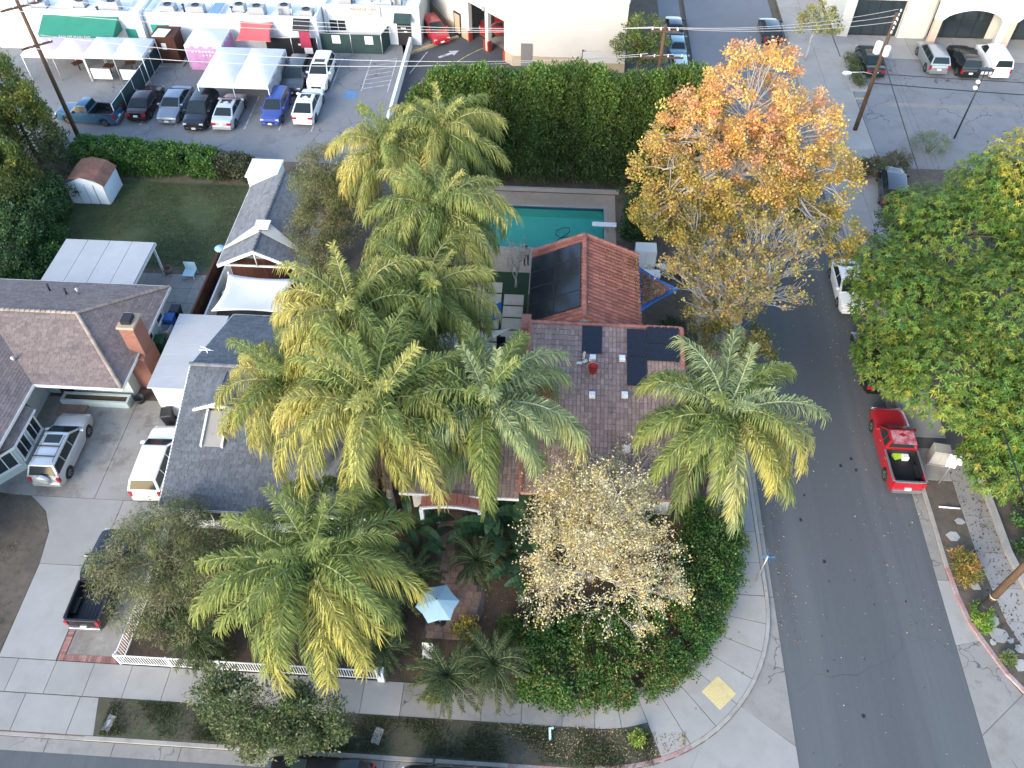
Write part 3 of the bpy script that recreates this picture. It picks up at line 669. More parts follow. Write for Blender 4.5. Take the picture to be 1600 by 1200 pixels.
    g = MB(); zf = lerp_tab(K['top'], .99); g.box(X(.985), X(1.004), -hw*.45, hw*.45, zf-.30, zf-.12); g.build('grille', M['black'], t0)
    g = MB(); g.bbox(X(.985), X(1.012), -hw*.80, hw*.80, .28, .46, .01); g.build('front_bumper', pm if kind != 'pickup' else M['rim'], t0)
    g = MB(); g.bbox(X(-.014), X(.012), -hw*.82, hw*.82, .30, .56, .01); g.build('rear_bumper', pm if kind != 'pickup' else M['rim'], t0)
    if plate:
        g = MB(); g.box(X(-.016), X(.004), -.17, .17, .60, .74); g.build('licence_plate', M['plate'], t0)
        g = MB(); g.box(X(.99), X(1.016), -.17, .17, .36, .50); g.build('licence_plate', M['plate'], t0)
    if sunroof:
        g = MB(); g.bbox(X(rf)-.75, X(rf)-.15, -wr*.66, wr*.66, H-.02, H+.012, .01); g.build('sunroof', M['carglass'], t0)
    if rack:
        g = MB()
        for sg in (-1, 1): g.tube([(X(rr)+.2, sg*wr*.88, H+.0), (X(rr)+.3, sg*wr*.88, H+.06), (X(rf)-.3, sg*wr*.88, H+.06), (X(rf)-.2, sg*wr*.88, H+.0)], .018, 6)
        for xx in (X(rr)+.55, .5*(X(rr)+X(rf))+.12): g.box(xx-.03, xx+.03, -wr*.92, wr*.92, H+.05, H+.085)
        g.build('roof_rack', M['black'], t0)
    if spare:
        g = MB(); g.lathe([(0.0,-.20),(.30,-.20),(.36,-.16),(.37,-.05),(.36,.02)], (X(-.004),0,.95), 22, 0, 'X'); g.build('spare_wheel_cover', pm, t0)
    if 'bed' in K:
        g = MB()
        for sg in (-1, 1): g.bbox(X(K['bed'][0]), X(K['bed'][1]), min(sg*hw*.87, sg*hw*.985), max(sg*hw*.87, sg*hw*.985), 1.185, 1.23, .015)
        g.bbox(X(.006), X(.03), -hw*.87, hw*.87, 1.17, 1.225, .012)
        g.build('bed_rail', M['black'] if not cover else M['rim'], t0)
        g = MB(); g.box(X(.028), X(.403), -hw*.868, hw*.868, .615, .64)
        for i in range(9): g.box(X(.03), X(.40), -hw*.8+i*.19, -hw*.8+i*.19+.08, .64, .655)
        g.box(X(.0275), X(.032), -hw*.868, hw*.868, .62, 1.17); g.box(X(.398), X(.4035), -hw*.868, hw*.868, .62, 1.19)
        for sg in (-1, 1): g.box(X(.03), X(.40), min(sg*hw*.85, sg*hw*.872), max(sg*hw*.85, sg*hw*.872), .62, 1.18); g.box(X(.11), X(.27), min(sg*hw*.62, sg*hw*.86), max(sg*hw*.62, sg*hw*.86), .64, .86)
        g.build('bed_liner', M['black'], t0)
    return t0

# ------------------------------------------------------------------ roof coverings
def clip_poly(sub, clip):
    """clip a 2d polygon by a convex one (counter-clockwise)"""
    out = sub
    for i in range(len(clip)):
        a, b = clip[i], clip[(i+1) % len(clip)]; inp = out; out = []
        if not inp: break
        ex, ey = b[0]-a[0], b[1]-a[1]; side = lambda p: ex*(p[1]-a[1]) - ey*(p[0]-a[0])
        for j in range(len(inp)):
            p, q = inp[j], inp[(j+1) % len(inp)]; sp, sq = side(p), side(q)
            if sp >= 0: out.append(p)
            if (sp > 0 and sq < 0) or (sp < 0 and sq > 0):
                t = sp/(sp-sq); out.append((p[0]+(q[0]-p[0])*t, p[1]+(q[1]-p[1])*t))
    return out
def shingles(name, poly3, tile_w, course, lip, mat, parent, jit=.15, thick=.02, stagger=True, gap=.006):
    """courses of separate overlapping pieces over one planar roof face"""
    pts = [Vector(p) for p in poly3]; nrm = (pts[1]-pts[0]).cross(pts[2]-pts[0]).normalized()
    if nrm.z < 0: nrm = -nrm
    up = (Vector((0,0,1)) - nrm*nrm.z).normalized(); across = up.cross(nrm).normalized(); o = pts[0]
    p2 = [((p-o).dot(across), (p-o).dot(up)) for p in pts]
    area = sum(p2[i][0]*p2[(i+1)%len(p2)][1]-p2[(i+1)%len(p2)][0]*p2[i][1] for i in range(len(p2)))
    if area < 0: p2 = p2[::-1]
    x0, x1 = min(p[0] for p in p2), max(p[0] for p in p2); y0, y1 = min(p[1] for p in p2), max(p[1] for p in p2)
    mb = MB(); ny = int((y1-y0)/course)+1
    for j in range(ny):
        y = y0 + j*course; sh = ((j % 2)*tile_w*.5 + random.uniform(-.1,.1)*tile_w) if stagger else 0.0; x = x0 - tile_w + sh
        while x < x1:
            w_ = tile_w*(1+random.uniform(-jit, jit)) if stagger else tile_w; quad = [(x+gap, y), (x+w_-gap, y), (x+w_-gap, y+course), (x+gap, y+course)]
            q = clip_poly(quad, p2)
            if len(q) >= 3:
                h = lip*(.8+.5*random.random()); vs = []
                for (a, b) in q:
                    k = 1-(b-y)/course; vs.append(o + across*a + up*b + nrm*(thick + h*k))
                n = len(vs); vs += [v - nrm*(h+thick*.6) for v in vs]
                mb.add(vs, [tuple(range(n))] + [(i, (i+1) % n, n+(i+1) % n, n+i) for i in range(n)])
            x += w_
    me = bpy.data.meshes.new(name); me.from_pydata(mb.v, [], mb.f); me.materials.append(mat)
    ob = bpy.data.objects.new(name, me); link(ob, parent); ob['kind'] = 'stuff'; return ob
def barrel_tiles(name, o, across, up, width, length, mat, parent, tw=.30, tl=.40, r=.075):
    o, across, up = Vector(o), Vector(across).normalized(), Vector(up).normalized(); nrm = across.cross(up).normalized()
    if nrm.z < 0: nrm = -nrm
    mb = MB(); nx = int(width/tw); tw = width/nx; ny = int(length/tl)+1
    for i in range(nx):
        for j in range(ny):
            y0 = j*tl + random.uniform(-.012,.012); y1 = min((j+1)*tl+.05, length)
            if y1 <= y0+.05: continue
            vs = []
            for (yy, lift, rr) in ((y0, .028, 1.04), (y1, .0, .94)):
                for k in range(6):
                    a = math.pi*k/5; vs.append(o + across*((i+.5)*tw - math.cos(a)*tw*.36*rr) + up*yy + nrm*(math.sin(a)*r*rr + lift))
                vs.append(o + across*((i+1)*tw+tw*.12) + up*yy + nrm*(lift*.5+.004))
            mb.add(vs, [(k, k+1, 8+k, 7+k) for k in range(6)] + [tuple(range(6))], 0, False)
    me = bpy.data.meshes.new(name); me.from_pydata(mb.v, [], mb.f); me.materials.append(mat)
    ob = bpy.data.objects.new(name, me); link(ob, parent); ob['kind'] = 'stuff'; return ob
def cap_tiles(name, p0, p1, mat, parent, r=.13, tl=.38):
    p0, p1 = Vector(p0), Vector(p1); d = (p1-p0); L = d.length; d.normalize(); s = d.cross(Vector((0,0,1))).normalized(); u = s.cross(d); mb = MB(); n = int(L/tl)
    for i in range(n):
        vs = []
        for (t, rr, lift) in ((i*L/n-.03, 1.0, .03), ((i+1)*L/n, .85, .0)):
            for k in range(6):
                a = math.pi*k/5; vs.append(p0 + d*t + s*(math.cos(a)*r*rr) + u*(math.sin(a)*r*.8*rr + lift))
        mb.add(vs, [(k, k+1, 7+k, 6+k) for k in range(5)] + [tuple(range(6))])
    me = bpy.data.meshes.new(name); me.from_pydata(mb.v, [], mb.f); me.materials.append(mat); ob = bpy.data.objects.new(name, me); link(ob, parent); ob['kind'] = 'stuff'; return ob
def window(parent, c, wv, hv, nrm, wd, ht, name='window', frame='white', bars=(1, 0), fw=.07, sill=True, glass='glass'):
    """framed window centred at c in the plane of wv (width) and hv (height), facing nrm"""
    c, wv, hv, nrm = Vector(c), Vector(wv).normalized(), Vector(hv).normalized(), Vector(nrm).normalized()
    def slab(mb, a0, a1, b0, b1, d0, d1):
        vs = [c + wv*a + hv*b + nrm*d for d in (d0, d1) for a, b in ((a0,b0),(a1,b0),(a1,b1),(a0,b1))]
        mb.add(vs, [(0,3,2,1),(4,5,6,7),(0,1,5,4),(1,2,6,5),(2,3,7,6),(3,0,4,7)])
    f = MB(); h, k = wd/2, ht/2
    slab(f, -h, h, k-fw, k, -.02, .05); slab(f, -h, h, -k, -k+fw, -.02, .05); slab(f, -h, -h+fw, -k+fw, k-fw, -.02, .05); slab(f, h-fw, h, -k+fw, k-fw, -.02, .05)
    for i in range(bars[0]):
        x = -h + (i+1)*wd/(bars[0]+1); slab(f, x-fw*.35, x+fw*.35, -k+fw, k-fw, -.02, .042)
    for i in range(bars[1]):
        y = -k + (i+1)*ht/(bars[1]+1); slab(f, -h+fw, h-fw, y-fw*.3, y+fw*.3, -.02, .035)
    o = f.build(name, M[frame], parent); g = MB(); slab(g, -h+fw*.5, h-fw*.5, -k+fw*.5, k-fw*.5, -.015, .012); g.build('pane', M[glass], o)
    if sill:
        s = MB(); slab(s, -h-.05, h+.05, -k-.06, -k-.002, -.02, .10); s.build('sill', M[frame], o)
    return o
def gable_wall(mb, pts, vec, mat=0): mb.extr(pts, vec, mat)
def text_obj(txt, size, mat, parent, loc, rot, name='lettering', ext=.008, align='CENTER'):
    cu = bpy.data.curves.new(name, 'FONT'); cu.body = txt; cu.size = size; cu.extrude = ext; cu.align_x = align; cu.align_y = 'CENTER'
    tmp = bpy.data.objects.new(name, cu); COL.objects.link(tmp); bpy.context.view_layer.update()
    me = bpy.data.meshes.new_from_object(tmp.evaluated_get(bpy.context.evaluated_depsgraph_get())); bpy.data.objects.remove(tmp)
    me.materials.clear(); me.materials.append(mat); o = bpy.data.objects.new(name, me); link(o, parent); o.location = loc; o.rotation_euler = rot; return o
# ------------------------------------------------------------------ ground, roads, pavements
def sheet(name, poly, z, mat, parent=None, kind='structure'):
    mb = MB(); mb.add([(p[0], p[1], z) for p in poly], [tuple(range(len(poly)))]); o = mb.build(name, M[mat] if isinstance(mat, str) else mat, parent)
    if kind: o['kind'] = kind
    return o
HX0, HX1, HY0, HY1 = -8.1, 3.85, 45.15, 50.1      # the slot the pool is sunk into
mb = MB(); zg = -.06
for a0, a1, b0, b1 in ((-320,320,-320,HY0),(-320,320,HY1,320),(-320,HX0,HY0,HY1),(HX1,320,HY0,HY1)):
    mb.add([(a0,b0,zg),(a1,b0,zg),(a1,b1,zg),(a0,b1,zg)], [(0,1,2,3)])
mb.build('ground', M['dirt'], None, kind='structure')
CX, CY, CR = 3.0, 19.4, 8.75
def arc(r, a0, a1, n): return [(CX + r*math.cos(R(a0+(a1-a0)*i/n)), CY + r*math.sin(R(a0+(a1-a0)*i/n))) for i in range(n+1)]
RC = [(21.12,21.6),(21.2,20),(21.42,18.6),(21.75,17.75),(22.44,16.1),(23.05,15.23),(24.3,13.9),(26.2,12.6),(29,11.4),(33,10.7)]   # right-hand kerb return
mb = MB(); mb.add([(-250,-60,0),(250,-60,0),(250,9.85,0),(-250,9.85,0),(12.05,9.85,0),(20.52,9.85,0),(20.52,250,0),(12.05,250,0)], [(0,1,2,5,4,3),(4,5,6,7)])
mb.build('road', M['asphalt'], None, kind='structure')
mb = MB(); mb.prism([(-250,10.5)] + arc(CR,-90,0,24) + [(11.75,HY0),(-250,HY0)], -.3, ZL); mb.box(-250,11.75,HY1,250,-.3,ZL); mb.box(-250,HX0,HY0,HY1,-.3,ZL); mb.box(HX1,11.75,HY0,HY1,-.3,ZL); mb.build('block_ground', M['dirt'], None, kind='structure')
mb = MB(); mb.prism([(21.2,250)] + [(x+.08, y+.02) for x, y in RC] + [(250,10.7),(250,250)], -.3, ZL); mb.build('block_ground', M['dirt'], None, kind='structure')
# gutters and concrete corner aprons, cut into panels
gut = sheet('gutter', [(-250,9.85),(2.95,9.85),(2.95,10.48),(-250,10.48)], .004, 'joint')
def slab_me(poly, z0, z1, mat, name='slab', b=.0):
    mb = MB(); mb.prism(poly, z0, z1); return mb.mesh(name, M[mat])
def slab(poly, z0, z1, mat, parent, name='slab'):
    o = bpy.data.objects.new(name, slab_me(poly, z0, z1, mat, name)); link(o, parent); return o
def rect(x0, x1, y0, y1, g=.015): return [(x0+g,y0+g),(x1-g,y0+g),(x1-g,y1-g),(x0+g,y1-g)]
for i in range(14):
    x = -40 + i*3.06; slab(rect(x, x+3.06, 9.86, 10.47), .0, .014, 'concrete_old', gut, 'gutter_panel')
sp = sheet('corner_apron', [(2.95,9.85),(12.05,9.85),(12.05,60),(11.76,60)] + arc(CR,0,-90,20), .005, 'joint')
A = arc(CR+.02,-90,0,16)
slab([(2.97,9.87),(6.6,9.87)] + [A[i] for i in range(6,-1,-1)], 0, .016, 'concrete', sp, 'apron_panel')
slab([(6.63,9.87),(12.03,9.87),(12.03,12.2),A[9],A[8],A[7],A[6]], 0, .016, 'concrete', sp, 'apron_panel')
slab([(12.03,12.23),(12.03,15.6),A[12],A[11],A[10],A[9]], 0, .016, 'concrete_old', sp, 'apron_panel')
slab([(12.03,15.63),(12.03,19.4),A[16],A[15],A[14],A[13],A[12]], 0, .016, 'concrete_old', sp, 'apron_panel')
for i in range(11): slab(rect(11.79, 12.04, 19.42+i*3.6, 23.02+i*3.6), 0, .016, 'concrete_old', sp, 'apron_panel')
sr = sheet('corner_apron', [(20.52,9.85),(33,9.85)] + RC[::-1] + [(21.12,80),(20.52,80)], .005, 'joint')
def off(p, d=.01): return (p[0]-d, p[1])
slab([(20.54,9.87),(26,9.87),(26.2,12.55)] + [RC[6],(22.99,15.2),(20.54,13.2)], 0, .016, 'concrete_old', sr, 'apron_panel')
slab([(20.54,13.24),(22.95,15.2),RC[4],RC[3],(20.54,17.4)], 0, .016, 'concrete_old', sr, 'apron_panel')
slab([(20.54,17.43),RC[3],RC[2],RC[1],(20.54,20.9),(21.1,20.9)][:4] + [(21.14,20.9),(20.54,20.9)], 0, .016, 'concrete', sr, 'apron_panel')
for i in range(16): slab(rect(20.53, 21.11, 20.92+i*3.6, 24.52+i*3.6), 0, .016, 'concrete_old', sr, 'apron_panel')
# kerbs
kb = MB(); kb.prism([(-60,10.49),(3,10.49),(3,10.51),(-60,10.51)], -.1, .05); kf = kb.build('kerb', M['kerb'], None, kind='structure')
for i in range(24):
    x = -43 + i*1.917; low = -25.7 < x+.9 < -19.9
    slab(rect(x, x+1.917, 10.48, 10.66, .004), -.05, .055 if low else .145, 'kerb' if x < -1 else 'kerb_red', kf, 'kerb_section')
A0, A1 = arc(CR+.0,-90,0,18), arc(CR-.18,-90,0,18)
for i in range(18): slab([A0[i],A0[i+1],A1[i+1],A1[i]], -.05, .143, 'kerb_red' if i < 6 else 'kerb', kf, 'kerb_section')
for i in range(14): slab(rect(11.57, 11.76, 19.4+i*3, 22.4+i*3, .004), -.05, .143, 'kerb', kf, 'kerb_section')
kb = MB(); kb.box(21.15,21.17,21.6,80,-.1,.05); kr = kb.build('kerb', M['kerb'], None, kind='structure')
for i in range(20): slab(rect(21.11, 21.30, 21.6+i*2.9, 24.5+i*2.9, .004), -.05, .143, 'kerb', kr, 'kerb_section')
for i in range(len(RC)-1):
    (x0,y0),(x1,y1) = RC[i],RC[i+1]; d = math.hypot(x1-x0,y1-y0); nx, ny = -(y1-y0)/d*.19, (x1-x0)/d*.19
    slab([(x0,y0),(x1,y1),(x1+nx,y1+ny),(x0+nx,y0+ny)], -.05, .143, 'kerb_red', kr, 'kerb_section')
# front sidewalk
sw = sheet('sidewalk', [(-60,12.38),(3,12.38),(3,13.96),(-60,13.96)], ZL+.004, 'joint')
x = -45.0; k = 0
while x < 2.9:
    wd = min(1.86, 3.0-x); slab(rect(x, x+wd, 12.39, 13.95, .012), 0, ZL+.03, 'concrete' if x < -7.6 else 'concrete_old', sw); x += wd
cw = sheet('sidewalk', arc(8.56,-90,0,20) + [(11.56,60),(9.6,60)] + arc(5.44,0,-90,14), ZL+.004, 'joint')
for i in range(9):
    a0, a1 = -90+i*10+.12, -80+i*10-.12; inner = 5.45
    outer = 7.0 if i < 2 else 8.55
    slab(arc(outer,a0,a1,4) + arc(inner,a1,a0,3), 0, ZL+.03, 'concrete', cw)
for i in range(22): slab(rect(9.62, 11.55, 19.42+i*1.83, 21.25+i*1.83, .012), 0, ZL+.03, 'concrete', cw)
mbv = MB(); mbv.prism([(-19.6,10.67),(3,10.67)] + arc(8.55,-88,-62,8)[:9] + arc(7.02,-66,-90,6) + [(3,12.37),(-20.0,12.37)], 0, ZL+.022); verge = mbv.build('verge', M['verge'], None, kind='structure')
tp = MB(); tp.obox((8.78,14.38,ZL+.034), (1.15,1.12,.012), R(44))
for i in range(9):
    for j in range(9):
        d = Matrix.Rotation(R(44),3,'Z') @ Vector((-.48+i*.12,-.48+j*.12,0)); tp.cyl(Vector((8.78,14.38,ZL+.038))+d, Vector((8.78,14.38,ZL+.05))+d, .03, .02, 5)
tp.build('tactile_paving', M['yellow_paint'], None, label='pale yellow tactile paving square at the kerb ramp', cat='paving')
# driveway apron, driveway
ap = sheet('driveway', [(-25.9,10.67),(-19.7,10.67),(-20.05,12.36),(-25.9,12.36)], ZL-.03, 'joint')
slab([(-25.8,10.68),(-23.5,10.68),(-23.5,12.35),(-25.8,12.35)], 0, ZL+.012, 'concrete', ap); slab([(-23.47,10.68),(-20.9,10.68),(-20.9,12.35),(-23.47,12.35)], 0, ZL+.012, 'concrete', ap)
slab([(-20.87,10.68),(-19.62,10.68),(-20.02,12.35),(-20.87,12.35)], 0, ZL+.012, 'concrete', ap); slab([(-28.5,10.68),(-25.83,10.68),(-25.83,12.35),(-28.5,12.35)], 0, ZL+.012, 'concrete', ap)
LE = [(-25.55,13.97),(-25.6,16.5),(-25.7,19.0),(-26.0,20.8),(-26.7,22.0),(-27.6,22.7),(-28.8,23.0),(-31,23.1)]
dv = sheet('driveway', LE + [(-31,29.9),(-19.6,29.9),(-19.6,13.97)], ZL+.004, 'joint')
slab([(-25.54,13.98),(-22.75,13.98),(-22.75,18.9),(-25.69,18.9)], 0, ZL+.03, 'concrete', dv); slab([(-25.7,18.93),(-22.75,18.93),(-22.75,22.9),(-27.9,22.9),(-26.7,22.0),(-26.0,20.8)], 0, ZL+.03, 'concrete', dv)
slab([(-22.72,16.2),(-19.62,16.2),(-19.62,22.9),(-22.72,22.9)], 0, ZL+.03, 'concrete', dv); slab([(-28.8,22.93),(-24.4,22.93),(-24.4,29.88),(-30.9,29.88),(-30.9,23.1)], 0, ZL+.03, 'concrete_stain', dv)
slab([(-24.37,22.93),(-19.62,22.93),(-19.62,29.88),(-24.37,29.88)], 0, ZL+.03, 'concrete_stain', dv)
slab([(-22.35,14.3),(-20.02,14.3),(-20.02,16.17),(-22.35,16.17)], 0, ZL+.03, 'concrete_stain', dv)
bme = [slab_me([(-.055,-.15),(.055,-.15),(.055,.15),(-.055,.15)], 0, ZL+.034, 'path_brick', 'brick')]
M['brick_red'] = layered('brick_red', (.26,.12,.10), [(2,.42,.62,(.34,.20,.17),.8),(12,.5,.72,(.18,.08,.07),.6)], bump=.3, island=.25)
bme[0].materials[0] = M['brick_red']
for i in range(24): inst('brick', bme[0], dv, (-22.66+i*.122+.06, 14.14, 0))
for i in range(18): inst('brick', bme[0], dv, (-22.55, 14.36+i*.122, 0), (0,0,R(90))); 
for i in range(22): inst('brick', bme[0], dv, (-19.82, 14.36+i*.122, 0), (0,0,R(90)))
# yards
def raised(name, poly, mat, z): 
    mb = MB(); mb.prism(poly, 0, z); return mb.build(name, M[mat], None, kind='structure')
raised('front_yard', [(-45,13.98),(-25.63,13.98)] + [(x-.05,y) for x,y in LE[1:]] + [(-31,24),(-45,24)], 'dirt', ZL+.012)
raised('garden_bed', [(-19.55,14.0),(2.9,14.0)] + arc(5.4,-88,-2,10) + [(9.55,20),(9.55,33),(8,33),(8,24.5),(-19.3,24.5)], 'mulch', ZL+.010)
raised('lawn', [(-37,41.5),(-23.0,41.5),(-23.0,51.2),(-37,51.2)], 'lawn', ZL+.014)
raised('yard', [(-45,24.05),(-31.1,24.05),(-31.1,30),(-24,30),(-24,41.4),(-45,41.4)], 'dirt', ZL+.008)
pt = raised('patio', [(-31,36.8),(-22.6,36.8),(-22.6,41.0),(-31,41.0)], 'joint', ZL+.014)
for i in range(5):
    for j in range(3): slab(rect(-31+i*1.68,-29.32+i*1.68,36.82+j*1.39,38.2+j*1.39,.01), 0, ZL+.03, 'concrete_old', pt)
# pool terrace
dk = MB()
for r_ in ((-9.6,-8.2,43.2,51.6),(3.95,4.6,33,51.6),(-8.2,3.95,50.2,51.6),(-8.2,3.95,41.6,45.05),(-4.9,-1.0,32.5,41.6),(-9.6,-8.2,30,43.2)): dk.box(*r_, 0, ZL+.03)
dk.build('pool_terrace', M['deck_tan'], None, kind='structure')
pl = MB(); x0,x1,y0,y1 = -8.0,3.75,45.25,50.0
pl.add([(x0,y0,-1.5),(x1,y0,-1.5),(x1,y1,-1.5),(x0,y1,-1.5),(x0,y0,.1),(x1,y0,.1),(x1,y1,.1),(x0,y1,.1)], [(0,1,2,3),(0,4,5,1),(1,5,6,2),(2,6,7,3),(3,7,4,0)])
# the basin sits inside a slot cut through the block: the terrace rim covers the edge
pool = thing('swimming_pool', 'rectangular turquoise swimming pool behind the red tiled roof', 'pool', (0,0,0))
pl.build('basin', M['pool_plaster'], pool)
cp = MB(); cp.box(x0-.22,x0,y0-.22,y1+.22,0,ZL+.05); cp.box(x1,x1+.2,y0-.22,y1+.22,0,ZL+.05); cp.box(x0,x1,y0-.22,y0,0,ZL+.05); cp.box(x0,x1,y1,y1+.22,0,ZL+.05); cp.build('coping', M['concrete'], pool)
tb = MB(); tb.box(x0,x1,y1-.02,y1-.002,-.25,.1); tb.box(x0,x0+.02,y0,y1,-.25,.1); tb.box(x1-.02,x1-.002,y0,y1,-.25,.1); tb.build('waterline_tiles', M['pool_tile'], pool)
wt = MB(); wt.add([(x0+.002,y0,.02),(x1-.002,y0,.02),(x1-.002,y1-.002,.02),(x0+.002,y1-.002,.02)], [(0,1,2,3)]); wt.build('water', M['water'], pool)
bd = thing('diving_board', 'white diving board at the edge of the turquoise pool', 'diving board', (4.1,47.6,ZL+.03))
g = MB(); g.bbox(-1.25,.5,-.23,.23,.42,.48,.02); g.build('board', M['white_metal'], bd); g = MB(); g.box(.0,.4,-.2,.2,0,.42); g.build('stand', M['steel'], bd)
hs = MB(); hs.tube([P(868+ax,380-ay,.06) for ax,ay in ((0,-4),(4,6),(14,12),(22,18),(22,24),(12,24),(2,20),(0,14),(8,8),(20,10))], .03, 6); hs.build('pool_hose', M['black'], None, label='dark vacuum hose looping on the pool water', cat='hose')
# courtyard pavers with turf joints
tf = raised('turf', [(-4.6,33.6),(-1.42,33.6),(-1.42,42.6),(-4.6,42.6)], 'turf', ZL+.042)
for i in range(2):
    for j in range(7):
        x0_, y0_ = (-3.05, -4.55)[i], 33.7+j*1.12
        if j == 6 and i == 0: continue
        mbp = MB(); mbp.bbox(x0_+.04, x0_+1.36, y0_+.06, y0_+1.06, ZL, ZL+.075, .015); mbp.build('paver', M['paver_tan'], tf)
# garden path of brown pavers
pc = [P(705,795),P(703,830),P(697,862),P(708,895),P(722,925),P(712,960),P(690,1000)]; wds = [1.1,.75,.6,.8,1.3,1.5,1.1]
gp = MB(); lft = [(p.x-w_*.9, p.y) for p, w_ in zip(pc, wds)]; rgt = [(p.x+w_*.9, p.y) for p, w_ in zip(pc, wds)]
gp.prism(lft + rgt[::-1], 0, ZL+.03); gpo = gp.build('garden_path', M['joint'], None, kind='structure')
pvm = [slab_me([(-.20,-.2),(.20,-.2),(.20,.2),(-.20,.2)], 0, ZL+.05+.004*k, 'path_brick', 'paver') for k in range(3)]
for i in range(len(pc)-1):
    n = max(1, math.ceil((pc[i].y-pc[i+1].y)/.42)); sy = (pc[i].y-pc[i+1].y)/n/.42
    for j in range(n):
        c = pc[i].lerp(pc[i+1], (j+.5)/n); w_ = wds[i]+(wds[i+1]-wds[i])*(j+.5)/n; m_ = max(1, int(2*w_*.85/.42))
        for k in range(m_): inst('paver', pvm[(i+j+k)%3], gpo, (c.x + (k-(m_-1)/2)*.42, c.y, 0), (0,0,random.gauss(0,.012)), (1,sy,1))
# alley and the commercial lots
def lot(name, poly, mat, z=ZL+.006): return sheet(name, poly, z, mat)
lot('alley', [(-80,54.35),(-14.15,54.35),(-14.15,57.9),(-80,57.9)], 'asphalt_lot')
lot('parking_lot', [(-80,57.9),(-14.15,57.9),(-14.15,76),(-80,76)], 'asphalt_lot', ZL+.005)
lot('side_driveway', [(-13.85,55.9),(9.4,55.9),(9.4,71.4),(-4,71.4),(-11.1,77.6),(-13.85,80)], 'asphalt_new')
lot('forecourt', [(-14.3,70.9),(-11,73.6),(-10.6,76.8),(-14.4,84),(-20,95),(-14.3,95)], 'concrete_old', ZL+.02)
lot('side_street', [(9.4,55.9),(11.5,55.9),(11.5,200),(9.4,200)], 'asphalt_far', ZL+.008)
sheet('road', [(12.06,57),(20.5,57),(20.5,240),(12.06,240)], .012, 'asphalt_far')
lot('parking_lot', [(25.6,56.5),(90,56.5),(90,73.4),(25.6,73.4)], 'asphalt_lot')
cs = sheet('sidewalk', [(21.3,29.3),(25.55,29.3),(25.55,95),(21.3,95)], ZL+.003, 'joint')
for j in range(26):
    slab(rect(21.31,23.4,30+j*2.3,32.3+j*2.3,.012), 0, ZL+.03, 'concrete', cs); slab(rect(23.4,25.54,45.0+j*2.3,47.3+j*2.3,.012), 0, ZL+.03, 'concrete', cs)
cs = sheet('sidewalk', [(25.6,73.42),(90,73.42),(90,78.2),(25.6,78.2)], ZL+.006, 'joint')
for j in range(16):
    for k in range(2): slab(rect(25.62+j*2.2,27.82+j*2.2,73.44+k*2.3,75.74+k*2.3,.012), 0, ZL+.06, 'concrete', cs)
st = MB(); st.box(27.9,90,65.4,66.0,0,ZL+.012); st.build('drain_strip', M['concrete_old'], None, kind='structure')
# right-hand pavement along the street
rw = sheet('sidewalk', [(22.95,29.2),(22.93,22.5),(23.3,18.8),(24.4,15.6),(26,13.6),(27.5,14.6),(25.8,16.6),(24.75,19.3),(24.35,22.5),(24.3,29.2)], ZL+.004, 'joint')
ly = [29.2,27.0,24.8,22.6,20.6,18.8,17.2,15.6,13.8]
def rwx(y): return lerp_tab([(13.6,26.0),(15.6,24.4),(17.2,23.75),(18.8,23.3),(22.5,22.93),(30,22.95)], y), lerp_tab([(13.6,27.4),(15.6,26.1),(17.2,25.4),(18.8,24.9),(22.5,24.36),(30,24.3)], y)
for a, b_ in zip(ly, ly[1:]):
    a -= .012; b2 = b_+.012; slab([(rwx(b2)[0],b2),(rwx(b2)[1],b2),(rwx(a)[1],a),(rwx(a)[0],a)], 0, ZL+.03, 'concrete' if a < 21 else 'concrete_old', rw)
slab([(21.34,27.02),(22.92,27.02),(22.92,29.2),(21.34,29.2)], 0, ZL+.03, 'concrete_old', rw)
lw = MB()
for a, b_ in zip(ly, ly[1:]): lw.prism([(rwx(b_)[1]+.02,b_),(rwx(b_)[1]+.34,b_),(rwx(a)[1]+.34,a),(rwx(a)[1]+.02,a)], 0, ZL+.28)
lw.build('retaining_wall', M['kerb'], None, label='low grey concrete wall between sidewalk and ivy bank', cat='wall')
# flagstones in the planting strip
fl = [(1562,992,19),(1553,970,12),(1577,1020,9),(1594,1040,14),(1522,915,13),(1490,838,15),(1500,815,10),(1592,1014,9),(1578,1000,7),(1551,1003,7)]
fs = MB(); fs.prism([(21.4,20.5),(22.85,20.5),(22.85,20.52),(21.4,20.52)], 0, ZL-.01); fso = fs.build('planting_strip', M['dirt'], None, kind='structure')
for px, py, s in fl:
    c = P(px, py, ZL); n = 6; a0 = random.random()*6; poly = [(c.x+math.cos(a0+k*6.283/n)*s/38*random.uniform(.7,1.1), c.y+math.sin(a0+k*6.283/n)*s/38*random.uniform(.7,1.1)) for k in range(n)]
    slab(poly, 0, ZL+.03, 'flag', fso, 'flagstone')
# oil drips and a transverse seam on the street
g = MB()
for i in range(13):
    x = random.gauss(14.6,.5) if i % 3 else random.gauss(17.2,.8); y = random.uniform(11,30); r_ = random.uniform(.04,.11); n = 7
    g.add([(x+math.cos(k*6.283/n)*r_*random.uniform(.7,1.1), y+math.sin(k*6.283/n)*r_*1.3*random.uniform(.7,1.1), .003) for k in range(n)], [tuple(range(n))])
o_ = g.build('oil_drips', M['black'], None, kind='stuff')
g = MB(); ys = 24.9; pts = [(12.1+i*.42, ys+random.gauss(0,.03)+.012*i) for i in range(21)]
for (xa_,ya_),(xb_,yb_) in zip(pts,pts[1:]): g.add([(xa_,ya_-.012,.003),(xb_,yb_-.012,.003),(xb_,yb_+.012,.003),(xa_,ya_+.012,.003)],[(0,1,2,3)])
g.build('road_seam', M['joint'], None, kind='stuff')
